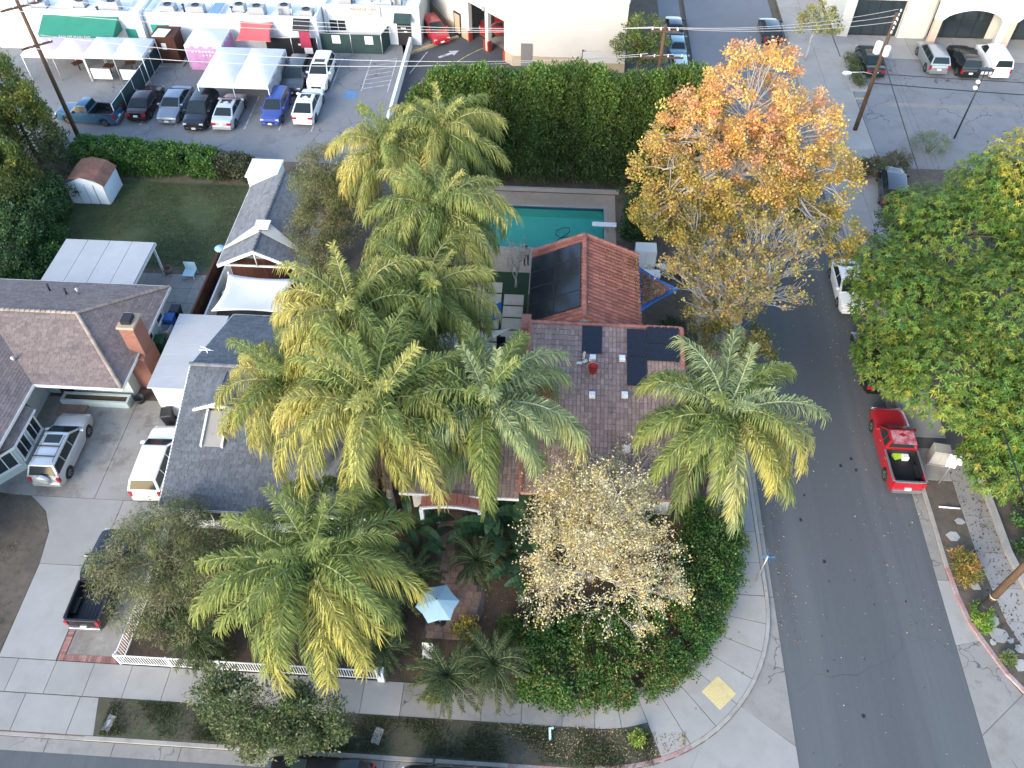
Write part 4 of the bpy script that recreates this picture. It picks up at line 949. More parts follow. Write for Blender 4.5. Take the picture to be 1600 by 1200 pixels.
# painted lines
def line(name, p0, p1, w_, mat, z, parent=None, **kw):
    p0, p1 = Vector(p0), Vector(p1); d = (p1-p0).normalized(); s = Vector((-d.y,d.x,0))*w_/2; mb = MB()
    mb.add([(*(p0+s).xy,z),(*(p0-s).xy,z),(*(p1-s).xy,z),(*(p1+s).xy,z)], [(0,1,2,3)]); return mb.build(name, M[mat], parent, **kw)
lines = thing('lot_markings', 'worn white stall lines on the grey parking lot beside the alley', 'marking')
for px0,py0,px1,py1 in ((530,95,543,95),(556,95,543,103),(665,95,690,95)): pass
zz = ZL+.012
for x in (-37.6,-34.6,-31.6,-28.7,-25.8,-22.9,-20.2): line('stripe', (x,58.6,0),(x-.05,63.6,0), .1, 'line_white', zz, lines)
for x in (-22.7,-19.9,-17.2,-14.9): line('stripe', (x,65.0,0),(x+.0,70.4,0), .1, 'line_white', zz, lines)
for k in range(7): line('stripe', (-17.1,65.4+k*.75,0),(-14.9,66.2+k*.75,0), .08, 'line_white', zz, lines)
hp = MB(); c = P(548,150); hp.obox((c.x,c.y,zz+.004),(1.1,1.2,.003)); hp.build('blue_square', M['line_blue'], lines)
ar = thing('lane_arrow', 'white arrow painted on dark driveway beside the beige building', 'marking', (P(700,87).x,P(700,87).y,ZL+.012), R(38))
g = MB(); g.add([(-1.0,-.16,0),(.35,-.16,0),(.35,.16,0),(-1.0,.16,0),(.35,-.48,0),(1.2,0,0),(.35,.48,0)], [(0,1,2,3),(4,5,6)]); g.build('arrow', M['line_white'], ar)
ln2 = thing('lane_lines', 'thin white curved lane lines on the dark driveway', 'marking')
a, b_ = P(640,117), P(668,83); line('stripe', a, b_, .09, 'line_white', ZL+.012, ln2)
cv = [P(715,98),P(728,90),P(748,80),P(765,74)]
for a, b_ in zip(cv, cv[1:]): line('stripe', a, b_, .09, 'line_yellow', ZL+.012, ln2)
yk = thing('yellow_kerb', 'faded yellow kerb between forecourt and dark driveway', 'kerb')
yp = [P(637,88),P(660,79),P(690,68),P(716,60)]
for a, b_ in zip(yp, yp[1:]):
    g = MB(); d = (b_-a).normalized(); s = Vector((-d.y,d.x,0))*.12; g.prism([tuple((a-s).xy),tuple((b_-s).xy),tuple((b_+s).xy),tuple((a+s).xy)], 0, ZL+.15); g.build('kerb_section', M['line_yellow'], yk)
ar2 = thing('lane_arrow', 'faded yellow arrow painted on the lot by the street entrance', 'marking', (P(1332,156).x,P(1332,156).y,ZL+.012), R(182))
g = MB(); g.add([(-1.0,-.14,0),(.2,-.14,0),(.2,.14,0),(-1.0,.14,0),(.2,-.45,0),(1.1,0,0),(.2,.45,0)], [(0,1,2,3),(4,5,6)]); g.build('arrow', M['line_yellow'], ar2)
# grass blades and litter
def blades(name, x0, x1, y0, y1, n, h, pal, mask=None, z=ZL+.02, parent=None):
    x = rng.uniform(x0,x1,n); y = rng.uniform(y0,y1,n); keep = np.ones(n,bool) if mask is None else mask(x,y); x, y = x[keep], y[keep]; n = len(x)
    C = np.stack([x,y,np.full(n,z)],1); D = unit(np.stack([rng.normal(0,.5,n),rng.normal(0,.5,n),np.ones(n)],1)); W = unit(np.cross(D, rvec(n)))
    hh = h*(.5+rng.random(n)); V,Q = leaf_quads(C,D,W,hh,hh*.35); return leaf_obj(name,(V,Q,pick(pal,n,.25)),parent,kind='stuff')
patch = lambda sc, th: (lambda x,y: (np.sin(x*sc+1.3)*np.cos(y*sc*1.3+.4)+np.sin(x*sc*2.3+y*sc)*.6+rng.normal(0,.5,len(x)))>th)
GR = [(.05,.085,.025),(.065,.095,.03),(.09,.10,.04),(.12,.11,.06)]
blades('grass', -19.4, 5.6, 10.72, 12.3, 42000, .09, GR, patch(1.1,-.05))
blades('grass', -36.8, -23.2, 41.7, 51.0, 52000, .07, [(.035,.06,.02),(.05,.075,.025),(.08,.085,.04)], patch(.6,-.5))
blades('grass', -40, -26, 14.2, 23.0, 15000, .08, [(.07,.09,.035),(.10,.10,.05),(.13,.115,.07)], lambda x,y: (patch(.8,.35)(x,y)) & ((x < -26.1) & ((y < 20)|(x < -29.2))))
LIT = [(.34,.24,.09),(.42,.33,.15),(.28,.17,.07),(.45,.38,.22),(.20,.12,.06)]
n = 2600; xx = np.clip(rng.normal(2.0,4.6,n),-9,7.0); yy = rng.uniform(10.7,12.4,n); ok = np.hypot(xx-CX,yy-CY) < 8.5
flat_litter('fallen_leaves', np.stack([xx,yy,np.full(n,ZL+.03)],1)[ok], .075, LIT)
n = 700; xx = np.concatenate([rng.uniform(12.1,13.2,n//2), rng.uniform(17.8,21.0,n//2)]); yy = rng.uniform(17,48,n)
flat_litter('fallen_leaves', np.stack([xx,yy,np.full(n,.012)],1), .08, LIT)
n = 260; flat_litter('fallen_leaves', np.stack([rng.uniform(12.2,20.4,n),rng.uniform(11,46,n),np.full(n,.006)],1), .06, [(.5,.45,.38),(.42,.36,.25),(.03,.03,.03)])
n = 420; flat_litter('fallen_leaves', np.stack([rng.uniform(22.9,24.4,n),rng.uniform(17.5,29,n),np.full(n,ZL+.035)],1), .09, [(.05,.035,.025),(.09,.06,.04),(.15,.11,.07)])
n = 900; flat_litter('fallen_leaves', np.stack([rng.normal(2.5,3,n),rng.normal(18.5,2,n),np.full(n,ZL+.02)],1), .10, [(.30,.20,.06),(.36,.27,.09),(.22,.13,.05)])
# ------------------------------------------------------------------ houses
def roof_board(mb, p0, p1, w_=.04, h=.18, mat=0):
    """fascia board along an edge, hanging h below it"""
    p0, p1 = Vector(p0), Vector(p1); d = (p1-p0).normalized(); s = d.cross(Vector((0,0,1))).normalized()*w_
    vs = [p0-s, p0+s, p1+s, p1-s]; mb.add([v+Vector((0,0,.03)) for v in vs] + [v-Vector((0,0,h)) for v in vs], [(0,1,2,3),(7,6,5,4),(0,4,5,1),(1,5,6,2),(2,6,7,3),(3,7,4,0)], mat)
def deck(parent, polys, th=.12, mat='brown_wood'):
    """solid roof slab under the covering"""
    mb = MB()
    for p in polys: mb.extr([Vector(q)-Vector((0,0,.012)) for q in p], (0,0,-th))
    return mb.build('roof', M[mat], parent)
def vent(parent, c, r=.1, h=.35, mat='steel'):
    g = MB(); g.cyl(c, Vector(c)+Vector((0,0,h)), r, r, 10); g.lathe([(r*1.7,h),(r*1.6,h+.05),(.01,h+.12)], c, 10); return g.build('vent_pipe', M[mat], parent)

# ---- brown hip-roofed house beside the driveway
hb = thing('bungalow', 'pale green bungalow with brown hipped shingle roof and brick chimney', 'house', (-29,30,ZL))
def hl(*p): return tuple(Vector(p) - Vector((-29,30,ZL)))
EZ, RZ = 2.85, 4.45
FR, RR_, AP = (-23.95,28.55,EZ), (-23.95,36.95,EZ), (-27.6,32.75,RZ)
VL = (-29.1,28.55,EZ); RJ = (-33.2,32.75,RZ); FW = (-29.1,17.5,EZ); RW = (-33.2,17.5,RZ)
LF = (-42,36.95,EZ); LR = (-42,32.75,RZ)
faces = [[FR,RR_,AP],[VL,FR,AP,RJ],[RR_,LF,LR,AP],[FW,VL,RJ,RW],[RW,RJ,(-37.3,28.65,EZ),(-37.3,17.5,EZ)],[RJ,LR,(-42,28.65,EZ),(-37.3,28.65,EZ)]]
fl_ = [[hl(*p) for p in f] for f in faces]
rf = deck(hb, fl_)
for f in fl_: shingles('shingles', f, .32, .17, .014, M['shingle_brown'], rf)
M['ridge_tan'] = tilemat('ridge_tan', (.30,.245,.20), .2, (.24,.19,.16), .5)
for a, b_ in ((AP,FR),(AP,RR_),(AP,RJ),(RJ,LR),(RJ,RW)): cap_tiles('ridge_caps', Vector(hl(*a))+Vector((0,0,.03)), Vector(hl(*b_))+Vector((0,0,.05)), M['ridge_tan'], rf, .12, .3)
g = MB()
for a, b_ in ((FR,RR_),(VL,FR),(RR_,LF),(FW,VL)): roof_board(g, hl(*a), hl(*b_))
g.build('gutter', M['white'], hb)
w_ = MB(); w_.box(*[v for v in ()]) if False else None
w_.box(-35.5+29,-24.65+29,30.15-30,36.3-30,-.05,EZ-.1); w_.box(-36.8+29,-29.95+29,17.8-30,30.15-30,-.05,EZ-.1)
w_.build('wall', M['mint'], hb)
# bay with its own skirt roof
bay = MB(); bp_ = [(-29.9,27.4),(-28.85,27.1),(-28.85,24.7),(-29.95,23.5)]; bay.prism([(x+29,y-30) for x,y in bp_], -.05, 2.2); bayo = bay.build('bay', M['mint'], hb)
g = MB(); g.extr([hl(-29.5,27.6,2.5),hl(-28.72,27.25,2.25),hl(-28.72,24.62,2.25),hl(-29.8,23.35,2.25),hl(-29.9,23.3,2.6),hl(-29.9,27.6,2.6)],(0,0,-.08)); bro = g.build('bay_roof', M['brown_wood'], hb)
shingles('shingles', [hl(-29.6,27.4,2.62),hl(-28.72,27.25,2.27),hl(-28.72,24.62,2.27),hl(-29.6,23.6,2.62)], .3, .17, .014, M['shingle_brown'], bro)
g = MB(); roof_board(g, hl(-28.70,27.25,2.25), hl(-28.70,24.6,2.25), .03, .12); roof_board(g, hl(-28.70,24.6,2.25), hl(-29.8,23.3,2.25), .03, .12); g.build('gutter', M['white'], hb)
for yc in (26.5,25.3): window(hb, hl(-28.845,yc,1.42), (0,1,0), (0,0,1), (1,0,0), 1.02, 1.3, bars=(1,0))
window(hb, hl(-29.4,24.1,1.42), (1.1,1.2,0), (0,0,1), (1.2,-1.1,0), 1.2, 1.3, bars=(1,0))
window(hb, hl(-24.63,33.6,1.7), (0,1,0), (0,0,1), (1,0,0), 1.2, 1.1, bars=(1,0)); window(hb, hl(-24.63,35.5,1.7), (0,1,0), (0,0,1), (1,0,0), .9, 1.0, bars=(0,0))
window(hb, hl(-26.6,30.12,1.7), (1,0,0), (0,0,1), (0,-1,0), 2.4, 1.2, bars=(2,0))
g = MB(); g.box(-29.2+29,-28.3+29,30.10-30,30.13-30,0,2.1); g.build('door', M['brown_wood'], hb)
g = MB(); g.bbox(-24.62+29,-23.55+29,30.9-30,32.5-30,-.05,2.6,.02); g.bbox(-24.45+29,-23.6+29,31.3-30,32.45-30,2.6,4.75,.02); ch = g.build('chimney', M['brick'], hb)
g = MB(); g.bbox(-24.52+29,-23.5+29,31.22-30,32.52-30,4.75,4.88,.03); g.build('chimney_crown', M['tan'], ch)
g = MB(); g.box(-24.3+29,-23.75+29,31.5-30,32.2-30,4.88,5.15); g.build('chimney_cap', M['black'], ch)
vent(rf, hl(-30.5,29.8,3.3), .08, .35); vent(rf, hl(-28.9,35.3,3.5), .06, .4); vent(rf, hl(-30.9,35.6,3.4), .06, .45, 'black'); vent(rf, hl(-29.6,35.2,3.5), .06, .45, 'black')
pln = thing('planter', 'long pale green raised planter under the bungalow eave', 'planter', (-26.8,29.5,ZL))
g = MB(); g.box(-2,2.1,-.28,-.14,0,.5); g.box(-2,2.1,.3,.42,0,.5); g.box(-2.0,-1.86,-.14,.3,0,.5); g.box(1.96,2.1,-.14,.3,0,.5); g.build('wall', M['mint'], pln); g = MB(); g.box(-1.86,1.96,-.14,.3,0,.38); g.build('soil', M['mulch'], pln)
sd_ = MB(); sd_.box(-28.9,-27.2,28.4,29.5,0,ZL+.16); sd_.build('brick_step', M['path_brick'], None, label='dark brick step at the recessed bungalow entrance', cat='step')
# flat patio cover
pcv = thing('patio_cover', 'flat white patio cover behind the brown bungalow roof', 'patio cover', (-29.4,39,ZL))
for i in range(4):
    g = MB(); g.bbox(-3.0+i*1.51,-3.0+i*1.51+1.495,-2.2,2.1,2.62,2.72,.015); g.build('panel', M['weathered'], pcv)
g = MB(); g.box(-3.05,3.05,2.05,2.16,2.42,2.62); g.box(2.96,3.05,-2.2,2.05,2.45,2.62); g.build('beam', M['white'], pcv)
for x in (-2.9,2.85):
    g = MB(); g.box(x-.06,x+.06,1.9,2.02,0,2.6); g.obox((x-.0,1.75,2.3),(.06,.06,.6),0,0,('X',R(45))); g.build('post', M['white'], pcv)

# ---- grey-roofed house
hg = thing('grey_roof_house', 'house with dark grey shingle roof beside the white flat-roofed garage', 'house', (-14,28,ZL))
def gl(*p): return tuple(Vector(p) - Vector((-14,28,ZL)))
X0, X1 = -19.15, -8.6; YF, YR, YB, EZ2, RZ2 = 20.9, 28.4, 34.55, 3.05, 5.45
fr = [gl(X0,YF,EZ2),gl(X1,YF,EZ2),gl(X1,YR,RZ2),gl(X0,YR,RZ2)]; bk = [gl(X0,YR,RZ2),gl(X1,YR,RZ2),gl(X1,YB,EZ2),gl(X0,YB,EZ2)]
rf = deck(hg, [fr,bk]); shingles('shingles', fr, .34, .19, .016, M['shingle_grey'], rf); shingles('shingles', bk, .34, .19, .016, M['shingle_grey'], rf)
cap_tiles('ridge_caps', gl(X0,YR,RZ2+.03), gl(X1,YR,RZ2+.03), M['shingle_lightgrey'], rf, .13, .3)
g = MB(); roof_board(g, gl(X0,YF,EZ2), gl(X0,YR,RZ2), .03, .2); roof_board(g, gl(X0,YR,RZ2), gl(X0,YB,EZ2), .03, .2); roof_board(g, gl(X0,YF,EZ2), gl(X1,YF,EZ2)); roof_board(g, gl(X0,YB,EZ2), gl(X1,YB,EZ2)); g.build('fascia', M['white'], hg)
w_ = MB(); xa, xb = X0+.5+14, X1-.5+14; w_.box(xa,xb,YF+.6-28,YB-.5-28,-.05,EZ2-.15); w_.extr([(xa,YF+.6-28,EZ2-.15),(xa,YB-.5-28,EZ2-.15),(xa,YR-28,RZ2-.35)],(xb-xa,0,0)); w_.build('wall', M['white_wall'], hg)
for x in (-17,-13.5,-10.5): window(hg, gl(x,YF+.58,1.6), (1,0,0), (0,0,1), (0,-1,0), 1.4, 1.2)
# dormer gable with white bargeboards over a pale deck panel
dx, dy0, dy1 = -17.05, 25.9, 28.2; hwd = 1.4
zf = lambda y: EZ2 + (y-YF)*(RZ2-EZ2)/(YR-YF)
zr = zf(dy0)+.72
dl = [gl(dx-hwd,dy0,zf(dy0)+.12),gl(dx,dy0,zr),gl(dx,dy1+.2,zr),gl(dx-hwd,dy1-.9,zf(dy0)+.12)]; dr = [gl(dx,dy0,zr),gl(dx+hwd,dy0,zf(dy0)+.12),gl(dx+hwd,dy1-.9,zf(dy0)+.12),gl(dx,dy1+.2,zr)]
dd = deck(hg, [dl,dr], .08); dd.name = 'dormer_roof'; shingles('shingles', dl, .34, .19, .016, M['shingle_grey'], dd); shingles('shingles', dr, .34, .19, .016, M['shingle_grey'], dd)
g = MB(); roof_board(g, dl[0], dl[1], .05, .14); roof_board(g, dr[0], dr[1], .05, .14); g.tube([Vector(dl[1])-Vector((0,-.05,.1)), Vector(gl(dx,dy0+.05,zf(dy0)))], .05, 4); g.tube([gl(dx-.9,dy0+.05,zf(dy0)+.3),gl(dx+.9,dy0+.05,zf(dy0)+.3)], .05, 4); g.build('bargeboard', M['white'], hg)
g = MB(); g.extr([gl(dx-.55,24.05,zf(24.05)+.06),gl(dx+.55,24.05,zf(24.05)+.06),gl(dx+.55,dy0,zf(dy0)+.10),gl(dx-.55,dy0,zf(dy0)+.10)],(0,0,-.1)); g.build('pale_panel', M['grey_plastic'] if False else M['concrete'], hg)
for sx in (-.55,.55): g = MB(); roof_board(g, gl(dx+sx,24.0,zf(24.0)+.16), gl(dx+sx,dy0,zf(dy0)+.2), .05, .2); g.build('side_trim', M['white'], hg)
an = thing('roof_antenna', 'thin pale antenna on the grey shingle roof', 'antenna', (P(323,548,5.2).x,P(323,548,5.2).y,4.55))
g = MB(); g.cyl((0,0,-.1),(0,0,.9),.03); g.build('mast', M['white_metal'], an); g = MB(); g.cyl((-.4,0,.7),(.4,0,.7),.02); g.cyl((-.3,.1,.85),(.3,-.1,.85),.02); g.build('arms', M['white_metal'], an)
# flat-roofed garage
ga = thing('garage', 'white flat-roofed garage between bungalow and grey shingle roof', 'garage', (-20.9,31.6,ZL))
for j in range(7):
    g = MB(); g.bbox(-1.6,1.45,-2.95+j*.84,-2.95+j*.84+.83,2.75,2.86,.01); g.build('roof_panel', M['weathered'], ga)
g = MB(); g.box(-1.5,1.4,-2.75,2.75,-.05,2.74); g.build('wall', M['cream'], ga)
g = MB(); g.box(-1.15,1.2,-2.80,-2.76,.02,2.1); d_ = g.build('garage_door', M['white'], ga)
for j in range(4): g = MB(); g.box(-1.1,1.15,-2.83,-2.8,.06+j*.51,.52+j*.51); g.build('panel', M['white'], d_)
# rear garage with gable
rg = thing('rear_garage', 'back garage with light grey shingle gable roof and brown wood front', 'garage', (-19,43.4,ZL))
def rl(*p): return tuple(Vector(p)-Vector((-19,43.4,ZL)))
xa, xb, xr, ya, yb, ez, rz = -21.6,-16.4,-18.95,39.2,47.6,2.8,4.1
lf = [rl(xa,ya,ez),rl(xr,ya,rz),rl(xr,yb,rz),rl(xa,yb,ez)]; rt = [rl(xr,ya,rz),rl(xb,ya,ez),rl(xb,yb,ez),rl(xr,yb,rz)]
rf = deck(rg,[lf,rt]); shingles('shingles', lf, .34,.18,.012,M['shingle_lightgrey'],rf); shingles('shingles', rt, .34,.18,.012,M['shingle_lightgrey'],rf); cap_tiles('ridge_caps', rl(xr,ya,rz+.03), rl(xr,yb,rz+.03), M['shingle_lightgrey'], rf, .12,.3)
g = MB(); roof_board(g, lf[0], lf[1], .05, .2); roof_board(g, rt[0], rt[1], .05, .2); roof_board(g, lf[0], lf[3]); g.box(xa+.2+19,xb-.2+19,ya+.05-43.4,ya+.13-43.4,ez-.1-ZL,ez+.02-ZL); g.tube([rl(xr,ya,rz),rl(xr,ya+.05,ez)], .05,4); g.build('fascia', M['white'], rg)
w_ = MB(); w_.box(xa+.35+19,xb-.35+19,ya+.9-43.4,yb-.3-43.4,-.05,ez-.2-ZL); w_.build('wall', M['white_wall'], rg)
for i in range(18): g = MB(); x = xa+.4+19+i*.245; g.box(x,x+.235,ya+.84-43.4,ya+.89-43.4,0,ez-.15-ZL); g.build('board', M['brown_wood'], rg)
for sg, (e, rr2) in ((-1,(xa,xr)),(1,(xb,xr))):
    g = MB(); y0_, y1_ = 41.0, 42.3; zt_ = lambda x: rz-(abs(x-xr))*(rz-ez)/(abs(e-xr)); g.extr([rl(e,y0_-.4,ez+.08),rl(xr,y0_,rz+.10),rl(xr,y1_,rz+.10),rl(e,y0_-.2,ez+.08)],(0,0,.03)); g.build('shade_strip', M['cream'], rg)
g = MB(); g.extr([rl(xr-.45,41.2,rz+.12),rl(xr+.5,41.2,rz+.12),rl(xr+.5,42.1,rz+.14),rl(xr-.45,42.1,rz+.14)],(0,0,.05)); g.build('skylight', M['white'], rg)
wb_ = thing('white_shed', 'plain white stucco shed behind the back garage by the alley', 'shed', (-21.1,49.6,ZL)); g = MB(); g.box(-1.1,1.05,-1.0,.95,0,2.7); g.build('wall', M['white_wall'], wb_); g = MB(); g.bbox(-1.2,1.15,-1.1,1.05,2.7,2.85,.03); g.build('roof', M['white'], wb_)
def sail(name, label, corners, mat, cat='shade sail', sag=.25, n=10, edge=.12, z_off=None, leaves=None, group=None, th=.0):
    """stretched cloth between three or four corners with hollowed edges"""
    c = [Vector(p) for p in corners]; cen = sum(c, Vector())/len(c); t = thing(name, label, cat, (cen.x,cen.y,cen.z), 0, group); mb = MB()
    if len(c) == 3: c = [c[0],c[1],c[2],c[2]]
    vs = []
    for i in range(n+1):
        for j in range(n+1):
            u, v = i/n, j/n; p = (c[0]*(1-u)+c[1]*u)*(1-v)+(c[3]*(1-u)+c[2]*u)*v; d = (cen-p)
            e = max(4*u*(1-u)*abs(1-2*v)**2, 4*v*(1-v)*abs(1-2*u)**2); p = p + d*edge*e; p.z -= sag*16*u*(1-u)*v*(1-v); vs.append(p-cen)
    fs = [(i*(n+1)+j,(i+1)*(n+1)+j,(i+1)*(n+1)+j+1,i*(n+1)+j+1) for i in range(n) for j in range(n)]
    mb.add(vs, fs, 0, True); o = mb.build('cloth', M[mat], t); md = o.modifiers.new('thick','SOLIDIFY'); md.thickness = .015
    return t, vs, cen
sail('shade_sail', 'white four-cornered shade sail stretched before the brown wood garage', [(-20.6,38.3,2.9),(-16.2,38.1,2.9),(-16.1,34.9,3.0),(-20.7,34.9,2.9)], 'canvas_white', sag=.2)
for p in ((-20.6,38.35),(-16.2,38.15)):
    g = MB(); g.cyl((p[0],p[1],0),(p[0],p[1],3.0),.05); g.build('sail_post', M['white_metal'], None, label='white post holding the white shade sail', cat='post', group='posts of the white sail')
sail('shade_sail', 'cream triangular shade sail over the paved courtyard', [P(738,520,2.8),P(802,512,2.8),P(735,548,2.8)], 'cream', sag=.1)
g = MB(); sl_ = P(778,490,2.2); t_ , _, _ = sail('shade_sail', 'small bright blue cloth panel hanging beside the courtyard pavers', [P(770,475,2.6),P(784,470,2.6),P(784,500,1.6),P(768,502,1.6)], 'canvas_blue', sag=.05)
bs, bvs, bc = sail('shade_sail', 'blue triangular shade sail covered in fallen leaves beside red tiles', [P(992,412,3.4),P(998,490,3.4),P(1063,452,2.9)], 'canvas_blue', sag=.25)
nn = 3200; tri = [P(992,412,3.4),P(998,490,3.4),P(1063,452,2.9)]; a_, b2 = rng.random(nn), rng.random(nn); fl2 = a_+b2 > 1; a_[fl2], b2[fl2] = 1-a_[fl2], 1-b2[fl2]
pts = np.array([tri[0]*(1-a-b)*.82+tri[1]*a*.82+tri[2]*b*.82+bc*.18 for a, b in zip(a_,b2)]); lam = np.minimum(np.minimum(a_,b2),1-a_-b2); pts[:,2] += .06 - .25*np.clip(lam*3,0,1)*1.0
keep = lam > rng.normal(.085,.03,nn)
flat_litter('leaf_litter', (pts-np.array(bc))[keep], .13, [(.36,.22,.12),(.42,.28,.18),(.30,.15,.09),(.45,.34,.22),(.22,.12,.08)], bs, z=.03)
# garden shed
sh = thing('garden_shed', 'small pale blue metal shed with rusty brown roof on the lawn', 'shed', (-34.5,49.4,ZL))
g = MB(); g.box(-1.45,1.45,-1.2,1.2,0,1.75); g.extr([(-1.45,-1.2,1.75),(1.45,-1.2,1.75),(0,-1.2,2.35)],(0,2.4,0)); M['shed_wall'] = simple('shed_wall',(.58,.66,.72),.5,var=.06,scale=2); g.build('wall', M['shed_wall'], sh)
for sg in (-1,1):
    for k in range(2):
        g = MB(); y0_ = -1.3+k*1.3; g.extr([(0,y0_,2.45),(sg*.95,y0_,2.22),(sg*.95,y0_+1.28,2.22),(0,y0_+1.28,2.45)],(0,0,-.05)); g.extr([(sg*.95,y0_,2.22),(sg*1.55,y0_,1.72),(sg*1.55,y0_+1.28,1.72),(sg*.95,y0_+1.28,2.22)],(0,0,-.05)); g.build('roof_panel', M['roof_rust'], sh)
for x in (-.62,.02): g = MB(); g.box(x,x+.6,-1.225,-1.203,.06,1.62); g.build('door', M['shed_wall'], sh)
g = MB(); 
for x in (-1.45,-.66,.0,.66,1.42): g.box(x,x+.04,-1.24,-1.2,0,1.75)
g.build('trim', M['tan'], sh)
# dark wooden fence with its white yard wall
fn = thing('wood_fence', 'dark brown board fence between lawn and back garage', 'fence', (-22.4,38.5,ZL))
for i in range(36): g = MB(); g.box(-.03,.03,-3.6+i*.19,-3.6+i*.19+.18,0,1.8+.02*random.random()); g.build('board', M['brown_wood'], fn)
g = MB(); g.box(-.07,.07,-3.62,3.28,1.82,1.88); g.build('top_rail', M['brown_wood'], fn)
wy = thing('yard_wall', 'pale wall panel beside the dark fence under the white sail', 'wall', (-21.9,38.5,ZL)); g = MB(); g.box(-.06,.06,-3.4,3.0,0,1.2); g.build('wall', M['white_wall'], wy)
dish = thing('light_dome', 'round pale blue dome lamp on a post at the fence corner', 'lamp', (P(343,388,2.4).x,P(343,388,2.4).y,ZL)); g = MB(); g.cyl((0,0,0),(0,0,2.1),.05); g.build('post', M['brown_wood'], dish); g = MB(); g.lathe([(.02,2.1),(.28,2.15),(.34,2.28),(.28,2.36),(.02,2.42)],(0,0,0),16); g.build('dome', M['canvas_sky'], dish)

# ---- tiled house on the corner
hm = thing('tiled_house', 'corner house with brown and red tile roofs carrying solar panels', 'house', (2,30,ZL))
def ml(*p): return tuple(Vector(p)-Vector((2,30,ZL)))
# rear wing: red barrel tiles
xa, xb, xr, ya, yb, ez, rz = -1.15,5.4,2.0,32.7,39.75,4.55,6.05
lf = [ml(xa,ya,ez),ml(xr,ya,rz),ml(xr,yb,rz),ml(xa,yb,ez)]; rt = [ml(xr,ya,rz),ml(xb,ya,ez),ml(xb,yb,ez),ml(xr,yb,rz)]
rf = deck(hm,[lf,rt],.14,'tile_red'); rf['label'] = 'red barrel tile roof of the rear wing'
L1 = (Vector(lf[1])-Vector(lf[0])).length; barrel_tiles('roof_tiles', lf[0], (0,1,0), Vector(lf[1])-Vector(lf[0]), yb-ya, L1, M['tile_red'], rf, .30,.40,.07)
barrel_tiles('roof_tiles', rt[1], (0,1,0), Vector(rt[0])-Vector(rt[1]), yb-ya, (Vector(rt[0])-Vector(rt[1])).length, M['tile_red'], rf, .30,.40,.07)
cap_tiles('ridge_tiles', ml(xr,ya,rz+.06), ml(xr,yb,rz+.06), M['tile_red_cap'], rf, .15,.4)
for a, b_ in ((lf[3],lf[2]),(rt[2],rt[3])): cap_tiles('rake_tiles', Vector(a)+Vector((0,0,.06)), Vector(b_)+Vector((0,0,.06)), M['tile_red_cap'], rf, .13,.4)
w_ = MB(); w_.box(xa+.45-2,xb-.45-2,ya-30,yb-.35-30,-.05,ez-.15); w_.extr([(xa+.45-2,yb-.35-30,ez-.15),(xb-.45-2,yb-.35-30,ez-.15),(xr-2,yb-.35-30,rz-.3)],(0,-6.5,0)); w_.build('wall', M['white_wall'], hm)
# front wing: brown flat tiles, single long slope to the street plus short back slope
YF2, YR2, EZ3, RZ3 = 22.9, 32.55, 3.15, 5.6
fp = [ml(-1.0,YF2,EZ3),ml(7.45,YF2,EZ3),ml(7.45,YR2,RZ3),ml(-1.0,YR2,RZ3)]; bp2 = [ml(-1.0,YR2,RZ3),ml(7.45,YR2,RZ3),ml(7.45,33.9,RZ3-.45),ml(-1.0,33.9,RZ3-.45)]
rf2 = deck(hm,[fp],.14,'tile_brown'); shingles('roof_tiles', fp, .21, .33, .035, M['tile_brown'], rf2, 0, .02, False, .016)
cap_tiles('rake_tiles', Vector(fp[1])+Vector((0,0,.05)), Vector(fp[2])+Vector((0,0,.07)), M['tile_red_cap'], rf2, .14,.38); cap_tiles('rake_tiles', Vector(fp[0])+Vector((0,0,.05)), Vector(fp[3])+Vector((0,0,.07)), M['tile_red_cap'], rf2, .14,.38); cap_tiles('ridge_tiles', Vector(fp[3])+Vector((0,0,.05)), Vector(fp[2])+Vector((0,0,.05)), M['tile_red_cap'], rf2, .12,.38)
g = MB(); roof_board(g, fp[0], fp[1], .05, .18); M['pink_trim'] = simple('pink_trim',(.42,.22,.19),.7); g.build('fascia', M['pink_trim'], hm)
# lower left part of the front wing
lp = [ml(-7.2,22.6,2.95),ml(-1.05,22.6,2.95),ml(-1.05,28.0,4.25),ml(-7.2,28.0,4.25)]; lb = [ml(-7.2,28.0,4.25),ml(-1.05,28.0,4.25),ml(-1.05,32.6,3.0),ml(-7.2,32.6,3.0)]
rf3 = deck(hm,[lp,lb],.14,'tile_brown'); shingles('roof_tiles', lp, .21,.33,.035,M['tile_brown'],rf3,0,.02,False,.016); shingles('roof_tiles', lb, .21,.33,.035,M['tile_brown'],rf3,0,.02,False,.016); cap_tiles('ridge_tiles', ml(-7.2,28,4.3), ml(-1.05,28,4.3), M['tile_red_cap'], rf3,.13,.38)
g = MB(); roof_board(g, lp[0], lp[1], .05, .16); g.build('fascia', M['white'], hm)
w_ = MB(); w_.box(-.6-2,7.05-2,23.85-30,32.7-30,-.05,EZ3-.1); w_.box(-6.8-2,-.6-2,23.5-30,32.2-30,-.05,2.8); w_.extr([(7.05-2,23.85-30,EZ3-.1),(7.05-2,32.7-30,EZ3-.1),(7.05-2,32.6-30,RZ3-.25)],(-7.6,0,0)); w_.build('wall', M['white_wall'], hm)
for x in (1.2,3.6,5.8): window(hm, ml(x,23.83,1.7), (1,0,0),(0,0,1),(0,-1,0),1.3,1.2)
g = MB(); g.bbox(.0-.38-2,.0+.38-2,27.75-30,28.35-30,3.9,5.75,.02); ch = g.build('chimney', M['brick'], hm); g = MB(); g.bbox(-.45-2,.45-2,27.68-30,28.42-30,5.75,5.88,.03); g.build('chimney_crown', M['tile_red_cap'], ch)
